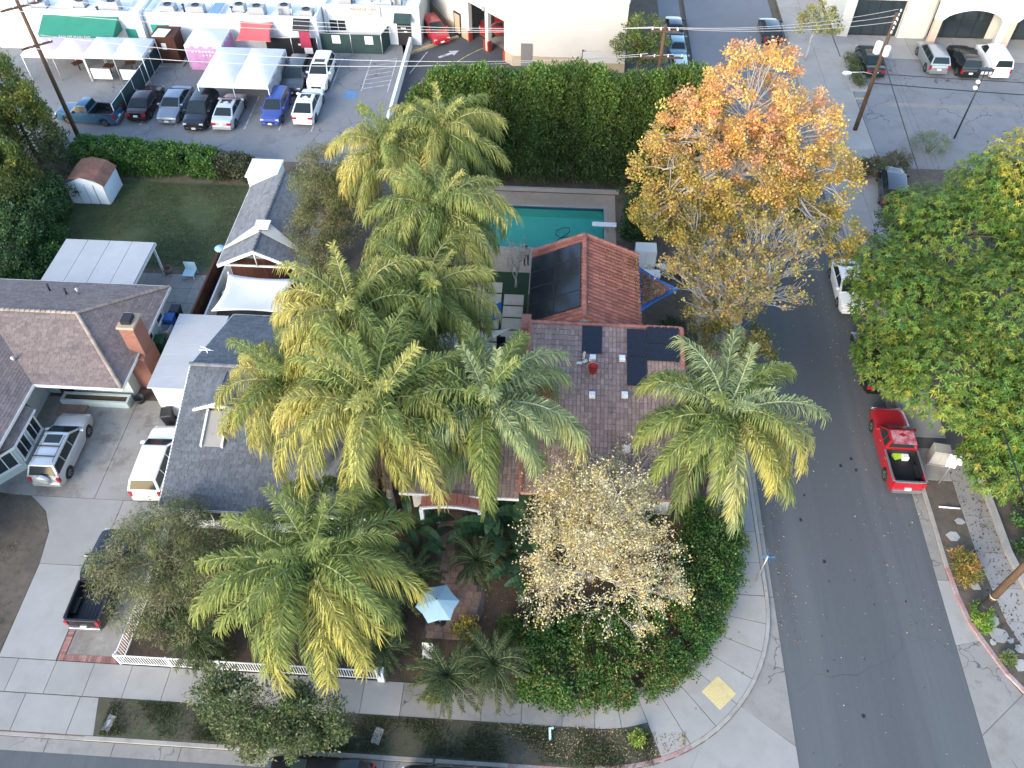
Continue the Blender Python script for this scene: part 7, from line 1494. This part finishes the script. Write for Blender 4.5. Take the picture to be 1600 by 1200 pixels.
# left tall hedge
for i,(x,y,h,rx) in enumerate(((-40.6,53.0,8.6,2.1),(-42.6,50.5,8.6,2.2),(-38.6,51.2,7.0,2.0),(-40.5,47.6,7.6,2.3),(-38.2,46.2,5.6,2.0),(-43.5,46.5,8.0,2.2))):
    n = 230; z = rng.random(n)**.8; a = rng.random(n)*6.283; rad = rx*(1-.45*z**2)*(.7+.35*rng.random(n)); cl = np.stack([np.cos(a)*rad,np.sin(a)*rad,.3+z*h,rng.uniform(.35,.6,n)],1)
    t = thing('hedge_tree',['tallest tree of the ragged hedge next to the utility pole','tall tree of the ragged hedge behind its broad middle tree','tree of the ragged hedge above the rusty shed roof','broad tree in the middle of the ragged hedge','low tree of the ragged hedge beside the shed','outer tree of the ragged hedge by the alley'][i],'tree',(x,y,ZL),0,'ragged tall hedge beside the lawn')
    mb_ = MB(); mb_.tube(limb_pts((0,0,-.1),(0,0,h*.8),0,5,.03),[.2,.17,.14,.1,.07,.04],8); mb_.build('trunk',M['bark'],t)
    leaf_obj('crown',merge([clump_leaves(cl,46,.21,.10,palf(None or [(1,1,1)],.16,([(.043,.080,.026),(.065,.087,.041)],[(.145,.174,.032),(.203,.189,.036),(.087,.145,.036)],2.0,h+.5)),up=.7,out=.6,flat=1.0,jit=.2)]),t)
t = thing('bank_hedge','dark green leafy hedge between lawn and the bungalow','hedge',(-37.0,43,ZL)); cl = hedge_clumps([(-.3,-4.5,1.3,2.2),(0,0,1.4,2.8),(-.1,5.0,1.3,2.4)],0,60,(.3,.5),.4); leaf_obj('foliage',merge([clump_leaves(cl,48,.19,.10,palf([(.041,.087,.029),(.058,.116,.041),(.072,.138,.043)]))]),t)
t = thing('ivy_hedge','bright green ivy covered hedge between lawn and alley','hedge',(-30,52.9,ZL)); cl = hedge_clumps([(-7.2,.2,.95,1.9),(-3,0,.95,1.8),(3,-.2,.9,1.5),(6.6,-.5,.7,1.2)],0,62,(.26,.42),.25)
cfx = lambda c: np.where((c[:,0] > 4.0)[:,None], pick([(.102,.109,.058),(.072,.087,.043)],len(c)), pick([(.065,.145,.029),(.094,.196,.036),(.051,.116,.026)],len(c)))
leaf_obj('foliage',merge([clump_leaves(cl,52,.15,.11,cfx,up=.5)]),t)
# corner hedge with red flowers
t = thing('corner_hedge','dense green flowering hedge curving round the street corner','hedge',(5,17,ZL)); poly = [(-5.6,-2.0,1.3,1.3),(-3.2,-1.9,1.7,1.5),(-.6,-1.5,1.8,1.6),(1.3,-.2,1.7,1.7),(2.9,1.8,1.5,1.8),(3.9,4.2,1.2,1.9),(4.1,6.6,.9,1.9)]
cl = hedge_clumps(poly,0,78,(.28,.46),.35)
parts = [clump_leaves(cl,60,.135,.075,palf([(.065,.145,.032),(.087,.174,.041),(.043,.109,.026),(.123,.167,.043)])), clump_leaves(cl[(cl[:,0] > -3)&(cl[:,0] < 2.6)&(cl[:,2] > .4)][::4],9,.10,.09,palf([(.40,.05,.03),(.45,.09,.05),(.435,.145,.072)]),jit=.1), clump_leaves(cl[cl[:,0] < 1][::3],12,.13,.07,palf([(.319,.290,.072),(.290,.203,.072)]))]
leaf_obj('foliage',merge(parts),t); mb_ = MB(); [mb_.tube(limb_pts((p[0],p[1],-.05),(p[0]+.2,p[1]+.1,p[3]*.8),.05,3),[.05,.04,.03,.02],5,0,False) for p in poly]; mb_.build('stems',M['bark'],t)
# orange liquidambar and its sparse neighbour
OR = [(.66,.36,.12),(.70,.44,.13),(.64,.30,.14),(.70,.50,.14),(.62,.38,.20)]; OL = [(.435,.319,.072),(.319,.275,.072),(.522,.377,.087),(.246,.232,.065)]
lob = [((11.0,43.6,13.4),(3.1,3.0,3.2)),((8.3,43.2,11.0),(2.8,2.8,2.8)),((13.9,43.6,11.0),(3.0,2.8,2.8)),((11.3,43.0,9.4),(4.0,3.4,2.8)),((16.6,43.4,8.4),(2.3,2.3,2.0)),((6.6,43.4,8.4),(2.1,2.2,2.2)),((6.7,43.6,5.6),(2.1,2.2,2.2)),((12.9,42.4,7.0),(3.6,2.6,1.8)),((7.6,42.2,6.0),(2.6,2.6,2.0)),((17.0,41.4,5.6),(2.4,2.3,1.7))]
tree('autumn_tree','tall tree in bright orange autumn leaf above the street','tree',(11.0,42.8,ZL),.32,(11.1,43.2,11.5),lob,84,.15,.115,palf([(1,1,1)],.08,(OL,OR,7.5,13.0)),840,'bark_grey',None,(.34,.62),.2,rmin=.5,twigs=5)
def bare_tree(name,label,base,stems,depth,length,r,bark,leaf_n,pal,kids=3,spread=.55,shrink=.74,ln=.13,wd=.10,keep=.6,upb=.1,zmax=99):
    t = thing(name,label,'tree',base); tips = []; mb_ = MB(); tr2 = MB(); tr2.tube([(0,0,-.1),(0.02,0,.4),(0,0,.8)],[r*1.5,r*1.15,r],10); tr2.build('trunk',M[bark],t)
    for dvec in stems: grow(mb_,Vector((0,0,.7)),Vector(dvec),length,r*.8,depth,tips,kids,spread,shrink,6,upb,1)
    mb_.build('branches',M[bark],t); T_ = np.array([tuple(p) for p in tips]); T_ = T_[rng.random(len(T_)) < keep]
    cl = np.concatenate([T_, rng.uniform(.16,.34,(len(T_),1))],1); leaf_obj('crown',merge([clump_leaves(cl,leaf_n,ln,wd,palf(pal,.08),up=.1,jit=.08)]),t); return t
bare_tree('sparse_tree','grey branched tree with thinning gold leaves over the sidewalk',(11.0,36.6,ZL),[(.08,.1,1),(.36,-.1,1.05),(-.36,.1,1.0),(.2,.4,1.0),(.15,-.4,.95),(-.2,-.3,1)],5,2.9,.22,'bark_grey',9,[(.522,.392,.102),(.377,.304,.087),(.42,.25,.07),(.290,.261,.072)],3,.50,.74,.15,.11,.5,.2)
tree('olive_gold_tree','olive and gold leaved small tree between red roof and street','tree',(10.3,41.0,ZL),.16,(10.2,41.2,4.2),[((10.2,41.6,5.0),(2.0,2.2,1.9)),((8.3,43.4,5.8),(2.2,1.8,1.9)),((10.7,38.8,3.6),(1.2,2.1,1.5))],44,.18,.12,palf([(.290,.246,.072),(.406,.319,.087),(.493,.348,.087),(.203,.203,.065)]),150,'bark_grey',None,(.35,.6))
tree('gold_low_tree','low golden brown tree on the sidewalk strip beside the brown tile roof','tree',(10.9,34.4,ZL),.13,(10.9,34.5,2.4),[((11.2,35.0,3.0),(2.0,2.0,1.5)),((10.0,33.0,2.6),(1.6,1.6,1.2)),((12.2,33.6,2.3),(1.5,1.5,1.0)),((9.6,36.4,2.8),(1.4,1.6,1.2))],60,.15,.10,palf([(.35,.28,.08),(.44,.31,.085),(.22,.21,.07),(.14,.17,.055)]),150,'bark_grey',None,(.3,.5))
# pale bare tree in the front garden
bare_tree('pale_tree','pale twiggy tree with faded yellow leaves in the front garden',(2.8,19.8,ZL),[(.0,.05,1),(.40,.2,1),(-.40,.1,1),(.05,.55,1.05),(.05,-.6,.9),(.4,-.45,.9),(-.4,-.45,.9),(-.3,.5,1.1),(.25,.6,1.2)],6,2.08,.16,'bark_pale',5,[(.62,.53,.24),(.66,.58,.33),(.60,.46,.15),(.68,.62,.42)],3,.55,.78,.095,.07,.75,.13)
bare_tree('courtyard_tree','small bare grey tree in the courtyard by the pool',(P(806,452).x,P(806,452).y,ZL+.04),[(.1,.1,1),(-.3,.1,1),(.25,-.1,1)],4,1.0,.06,'bark_pale',4,[(.435,.435,.377),(.522,.478,.406)],3,.5,.75,.09,.06,.3,.2)
# feathery-leaved big trees on the right
def star_crown(lobes, n, ln, wd, pal, palhi, nl=13, droop=.55, low=-.55, yel=None):
    parts = []; tot = sum(r[0]*r[1]+r[0]*r[2] for _, r in lobes); C_ = []; N_ = []
    for c, r in lobes:
        k = int(n*(r[0]*r[1]+r[0]*r[2])/tot); c, r = np.array(c,float), np.array(r,float); d = rvec(k*3); d = d[d[:,2] > low][:k]; kk = .8+.24*rng.random((len(d),1)); kk[::5] *= .8
        C_.append(c+d*r*kk); N_.append(unit(d*.8+np.array([0,0,.75])+rng.normal(0,.25,d.shape)))
    C_, N_ = np.concatenate(C_), np.concatenate(N_); m = len(C_); idx = np.repeat(np.arange(m),nl); Nn = N_[idx]; a = np.tile(np.arange(nl)*2*np.pi/nl,m)+rng.normal(0,.25,m*nl)
    T1 = unit(np.cross(Nn,np.array([.3,.2,1.0]))); T2 = np.cross(Nn,T1); rise = rng.uniform(-.15,.75,(m*nl,1)); D = unit(T1*np.cos(a)[:,None]+T2*np.sin(a)[:,None]+Nn*rise); B = C_[idx]; L_ = (ln*(.65+.6*rng.random(m*nl)))[:,None]
    W_ = unit(np.cross(D,Nn)+rng.normal(0,.25,D.shape)); w_ = wd*(.8+.4*rng.random((m*nl,1))); mid = B+D*L_*.55; tip = B+D*L_; tip[:,2] -= droop*L_[:,0]*(.5+.5*rng.random(m*nl)); mid[:,2] -= droop*.12*L_[:,0]
    V = np.stack([B-W_*w_*.2,B+W_*w_*.2,mid+W_*w_*.5,mid-W_*w_*.5, mid-W_*w_*.5,mid+W_*w_*.5,tip+W_*w_*.08,tip-W_*w_*.08],1).reshape(-1,3); Q = np.arange(len(V)).reshape(-1,4)
    base = pick(pal,m,.16)
    if yel is not None: k = np.clip(yel(C_)+rng.normal(0,.2,m),0,1)[:,None]; base = base*(1-k)+pick(palhi,m,.12)*k
    cc = base[idx]*(1+rng.normal(0,.15,(m*nl,1))); return V, Q, np.clip(np.repeat(cc,2,axis=0),.002,1)
GRN = [(.085,.175,.024),(.11,.205,.03),(.06,.14,.022),(.14,.22,.034)]; YEL = [(.435,.362,.036),(.348,.319,.043),(.522,.392,.043)]
def big_tree(label,base,r,top,lobes,n,yel):
    b = Vector(base); t = thing('feathery_tree',label,'tree',b,0,'broad green trees at the right'); mb_ = MB(); mb_.tube(limb_pts((0,0,-.1),Vector(top)-b,0,5,.05),[r*1.4,r*1.1,r,r*.9,r*.8,r*.7],10); mb_.build('trunk',M['bark'],t); br = MB()
    for c, rr_ in lobes:
        br.tube(limb_pts((Vector(top)-b)*random.uniform(.7,1),Vector(c)-b,.05,4,.15),[r*.5,r*.4,r*.3,r*.2,r*.1],6)
        for k in range(7): d = Vector(tuple(rvec(1)[0])); br.tube(limb_pts(Vector(c)-b,Vector(c)-b+Vector((d.x*rr_[0],d.y*rr_[1],abs(d.z)*rr_[2]))*.85,.05,3,.15),[r*.2,r*.15,r*.1,.02],4,0,False)
    br.build('branches',M['bark'],t); lo = [(tuple(Vector(c)-b),rr_) for c, rr_ in lobes]
    parts = [star_crown(lo,int(n*3.0),.25,.06,GRN,YEL,10,.5,-.5,(lambda C_: yel(C_+np.array(b))))]
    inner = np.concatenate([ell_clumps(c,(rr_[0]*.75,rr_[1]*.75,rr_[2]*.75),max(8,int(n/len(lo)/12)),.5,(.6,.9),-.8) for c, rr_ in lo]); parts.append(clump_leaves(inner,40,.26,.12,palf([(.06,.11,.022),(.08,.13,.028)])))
    leaf_obj('crown',merge(parts),t); return t
big_tree('broad green feathery tree over the parked red pickup',(25.6,31.0,ZL),.34,(25.0,31.0,5.2),[((22.3,30.5,5.6),(3.9,3.9,2.6)),((25.5,27.6,5.4),(3.9,3.7,2.7)),((21.2,35.2,5.4),(3.6,3.6,2.5)),((26.2,33.5,6.9),(4.6,4.2,2.8)),((28.8,29.0,6.2),(3.6,4.0,2.8)),((23.6,25.6,4.0),(2.2,2.0,1.8)),((19.4,32.4,4.1),(2.0,2.6,1.7)),((20.6,38.6,4.8),(2.6,2.8,2.1))],2900,lambda C_: ((C_[:,0] > 26)&(C_[:,1] < 30))*.18+.05)
big_tree('broad green tree with yellow topped crown beside the right lot',(29.0,42.5,ZL),.36,(28.6,42.5,5.6),[((25.0,40.8,6.2),(4.2,4.0,2.8)),((29.0,42.4,8.8),(4.4,4.2,3.4)),((33.0,43.2,9.4),(4.2,4.6,3.8)),((24.4,45.2,4.4),(2.8,2.2,2.0)),((30.2,37.4,7.2),(3.9,3.8,3.0)),((28.8,47.0,5.6),(3.0,2.4,2.2)),((34.0,37.0,7.6),(3.4,4.0,3.2))],2700,lambda C_: np.clip((C_[:,2]-9.2)/2.2,0,1)*.85*(C_[:,0] > 25.5)+.06)
tree('dark_tree','dark evergreen tree between white sedan and driveway','tree',(22.6,44.3,ZL),.16,(22.6,44.3,3.0),[((22.3,44.2,3.6),(1.5,1.7,1.7)),((21.8,40.6,3.4),(1.6,2.2,1.8))],52,.17,.07,palf([(.029,.065,.026),(.041,.087,.032),(.051,.102,.043)]),90,'bark',None,(.3,.5))
# olive feathery trees on the left
OLV = [(.160,.181,.072),(.203,.217,.087),(.123,.152,.058),(.232,.217,.109)]
tree('willowy_tree','wispy olive green tree spilling over the black pickup','tree',(-17.2,17.5,ZL),.2,(-17.2,17.6,2.8),[((-17.2,17.8,4.0),(2.7,2.6,1.7)),((-19.4,17.8,3.3),(2.0,2.2,1.4)),((-15.4,17.7,3.4),(2.2,2.3,1.5)),((-17.8,19.7,3.2),(2.3,1.8,1.4)),((-17.2,15.6,3.0),(2.4,1.6,1.3)),((-14.0,19.3,3.1),(2.0,1.5,1.3))],120,.20,.026,palf(OLV),330,'bark',None,(.4,.7),.1,.7,rmin=.5,twigs=5)
tree('willowy_tree','wispy olive green tree beside the back garage roof','tree',(-14.6,42.4,ZL),.17,(-14.7,42.4,4.0),[((-14.7,42.6,5.6),(2.0,2.1,2.0)),((-15.6,41.8,4.0),(1.8,2.0,1.7)),((-13.6,42.6,4.4),(1.8,1.8,1.8)),((-15.0,44.6,4.2),(2.0,1.8,1.8)),((-14.6,39.8,3.6),(1.8,2.0,1.7)),((-14.9,44.2,6.4),(2.4,2.2,2.0)),((-13.2,43.6,5.6),(2.0,2.0,1.9))],110,.20,.03,palf([(.174,.189,.065),(.217,.217,.087),(.232,.203,.109),(.131,.152,.058)]),380,'bark',None,(.4,.65),.2,.5,rmin=.5,twigs=5)
tree('street_tree','leafy green street tree on the verge above the parked cars','tree',(-11.5,11.4,ZL),.11,(-11.4,11.5,1.9),[((-11.6,11.7,2.8),(2.3,1.5,1.1)),((-9.3,11.3,2.5),(1.7,1.3,.95)),((-13.4,12.0,2.6),(1.5,1.2,.9)),((-11.0,10.6,2.2),(2.0,1.0,.8))],70,.15,.07,palf([(.102,.138,.051),(.138,.167,.065),(.080,.116,.043),(.189,.203,.102)]),230,'bark',None,(.3,.5))
tree('round_tree','round olive green tree beside the rubbish enclosure','tree',(6.9,69.6,ZL),.16,(6.9,69.6,2.2),[((6.9,69.6,3.2),(2.3,2.1,2.2)),((7.9,69.2,2.6),(1.6,1.6,1.6)),((5.9,69.4,2.9),(1.6,1.6,1.7))],56,.19,.11,palf([(.145,.189,.043),(.189,.217,.051),(.109,.152,.041)]),120,'bark',None,(.35,.55))
c = P(1292,40,4.0); b0 = P(1258,96); tree('street_tree','small yellow green street tree before the cream shops','tree',(b0.x,b0.y,ZL),.09,(b0.x,b0.y,2.6),[((b0.x+.2,b0.y+.1,3.8),(1.7,1.5,1.6)),((b0.x+1.1,b0.y,3.3),(1.2,1.1,1.1)),((b0.x-.6,b0.y,3.4),(1.2,1.1,1.1))],36,.18,.11,palf([(.290,.275,.072),(.377,.319,.087),(.203,.217,.065)]),70,'bark_grey',None,(.3,.5))
# shrubs and ground cover
c = P(1305,90,.3); isl = MB(); isl.prism([(25.3,67.6),(26.9,67.6),(26.9,73.2),(25.3,73.2)],0,ZL+.16); isl.build('planter_island',M['concrete'],None,label='kerbed planting island at the entrance of the right lot',cat='kerb')
for i,y in enumerate((72.4,71.3,70.3,69.2,68.3)): shrub('shrub','rounded low shrub in the kerbed island of the right lot',(26.1,y,ZL+.1),.75,.6,.8,[(.087,.123,.043),(.116,.131,.051)],16,46,.12,.06,'shrubs in the lot island')
shrub('grey_shrub','hazy grey green shrub at the near edge of the right lot',(P(1455,225,.9).x,P(1455,225,.9).y,ZL),1.7,1.3,1.8,[(.189,.232,.160),(.232,.275,.203),(.145,.189,.123)],70,70,.14,.03)
for i,(px,py,rx,h) in enumerate(((1370,262,1.3,1.6),(1402,250,1.3,1.4),(1345,262,.9,1.2))): shrub('hedge_shrub',['brown green shrub before the black vehicle beyond the street','green viny shrub at the corner of the right lot','low brownish shrub at the sidewalk edge near the lot'][i],(P(px,py,h*.6).x,P(px,py,h*.6).y,ZL),rx,1.0,h,[(.072,.087,.036),(.102,.116,.043),(.131,.109,.065)],30,60,.14,.07)
for i,(px,py,rx,h,lab) in enumerate(((988,285,1.7,3.0,'dark purple green shrub at the pool corner'),(995,325,1.8,3.2,'dark green shrub next to the diving board'),(985,350,1.5,2.6,'low dark green shrub between pool and white storage cabinet'))): shrub('pool_shrub',lab,(max(5.6,P(px,py,h*.6).x+.6),P(px,py,h*.6).y,ZL),rx,1.3,h,[(.029,.072,.023),(.043,.094,.029),(.072,.058,.051)] if i == 0 else [(.032,.080,.023),(.046,.102,.032)],76,66,.15,.08)
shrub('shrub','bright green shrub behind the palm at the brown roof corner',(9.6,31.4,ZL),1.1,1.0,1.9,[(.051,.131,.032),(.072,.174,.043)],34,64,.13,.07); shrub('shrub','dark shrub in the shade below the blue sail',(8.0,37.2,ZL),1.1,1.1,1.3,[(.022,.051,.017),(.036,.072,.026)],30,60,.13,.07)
shrub('ornamental_grass','orange and green tufted grass in the planting strip',(P(1510,888,.3).x,P(1510,888,.3).y,ZL),.75,1.25,.55,[(.493,.275,.072),(.40,.24,.07),(.203,.217,.058),(.145,.203,.051)],46,70,.24,.03,None,(.2,.34),'grass clump')
shrub('weeds','bright green weeds round the banded pole base',(P(1532,966,.2).x+.05,P(1532,966,.2).y,ZL),.62,.95,.45,[(.232,.348,.058),(.174,.290,.051),(.290,.377,.072)],34,70,.16,.035,None,(.16,.26),'weeds')
for i,(px,py,s,pal,lab) in enumerate(((995,1155,.42,[(.232,.319,.065),(.319,.377,.087)],'bright green rosette plant in the corner verge'),(1575,1030,.4,[(.145,.203,.072),(.203,.232,.087)],'small spiky plant among the flagstones'),(727,985,.8,[(.493,.377,.072),(.290,.275,.065),(.145,.189,.051)],'yellow leaved shrub beside the umbrella path'),(800,985,.9,[(.087,.174,.043),(.116,.203,.051)],'bright green shrub inside the corner hedge'),(680,1085,.5,[(.290,.261,.058),(.145,.174,.043)],'yellow green fern at the sidewalk edge'))): shrub('garden_plant',lab,(P(px,py,.2).x,P(px,py,.2).y,ZL),s,s,s*.95,pal,24,40,.17,.05,None,(.15,.28),'plant')
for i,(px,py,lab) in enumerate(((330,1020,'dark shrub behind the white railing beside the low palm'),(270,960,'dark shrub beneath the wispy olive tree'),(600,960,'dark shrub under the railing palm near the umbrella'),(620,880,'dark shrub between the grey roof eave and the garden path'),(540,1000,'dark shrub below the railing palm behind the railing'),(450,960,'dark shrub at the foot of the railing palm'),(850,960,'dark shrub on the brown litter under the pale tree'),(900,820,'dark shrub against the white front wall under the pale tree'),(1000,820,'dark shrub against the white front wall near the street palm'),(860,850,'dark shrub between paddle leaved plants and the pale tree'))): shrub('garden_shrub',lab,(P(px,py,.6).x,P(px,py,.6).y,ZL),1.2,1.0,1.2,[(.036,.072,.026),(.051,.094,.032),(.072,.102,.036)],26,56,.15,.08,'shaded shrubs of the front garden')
n = 300; cl = np.stack([rng.uniform(25.0,31,n),rng.uniform(14.5,31,n),rng.uniform(.15,.45,n),rng.uniform(.3,.5,n)],1); cl[:,0] = np.maximum(cl[:,0],[rwx(y)[1]+.55 for y in cl[:,1]]); leaf_obj('ground_cover',merge([clump_leaves(cl,60,.15,.10,palf([(.058,.131,.029),(.087,.174,.041),(.043,.094,.026)]))]),None,kind='stuff')
n = 260; cl = np.stack([rng.uniform(-36.6,-34.2,n),rng.uniform(36.5,44,n),rng.uniform(.2,1.4,n),rng.uniform(.25,.45,n)],1); leaf_obj('ground_cover',merge([clump_leaves(cl,46,.17,.10,palf([(.058,.131,.032),(.080,.160,.043),(.043,.094,.029)]))]),None,kind='stuff')
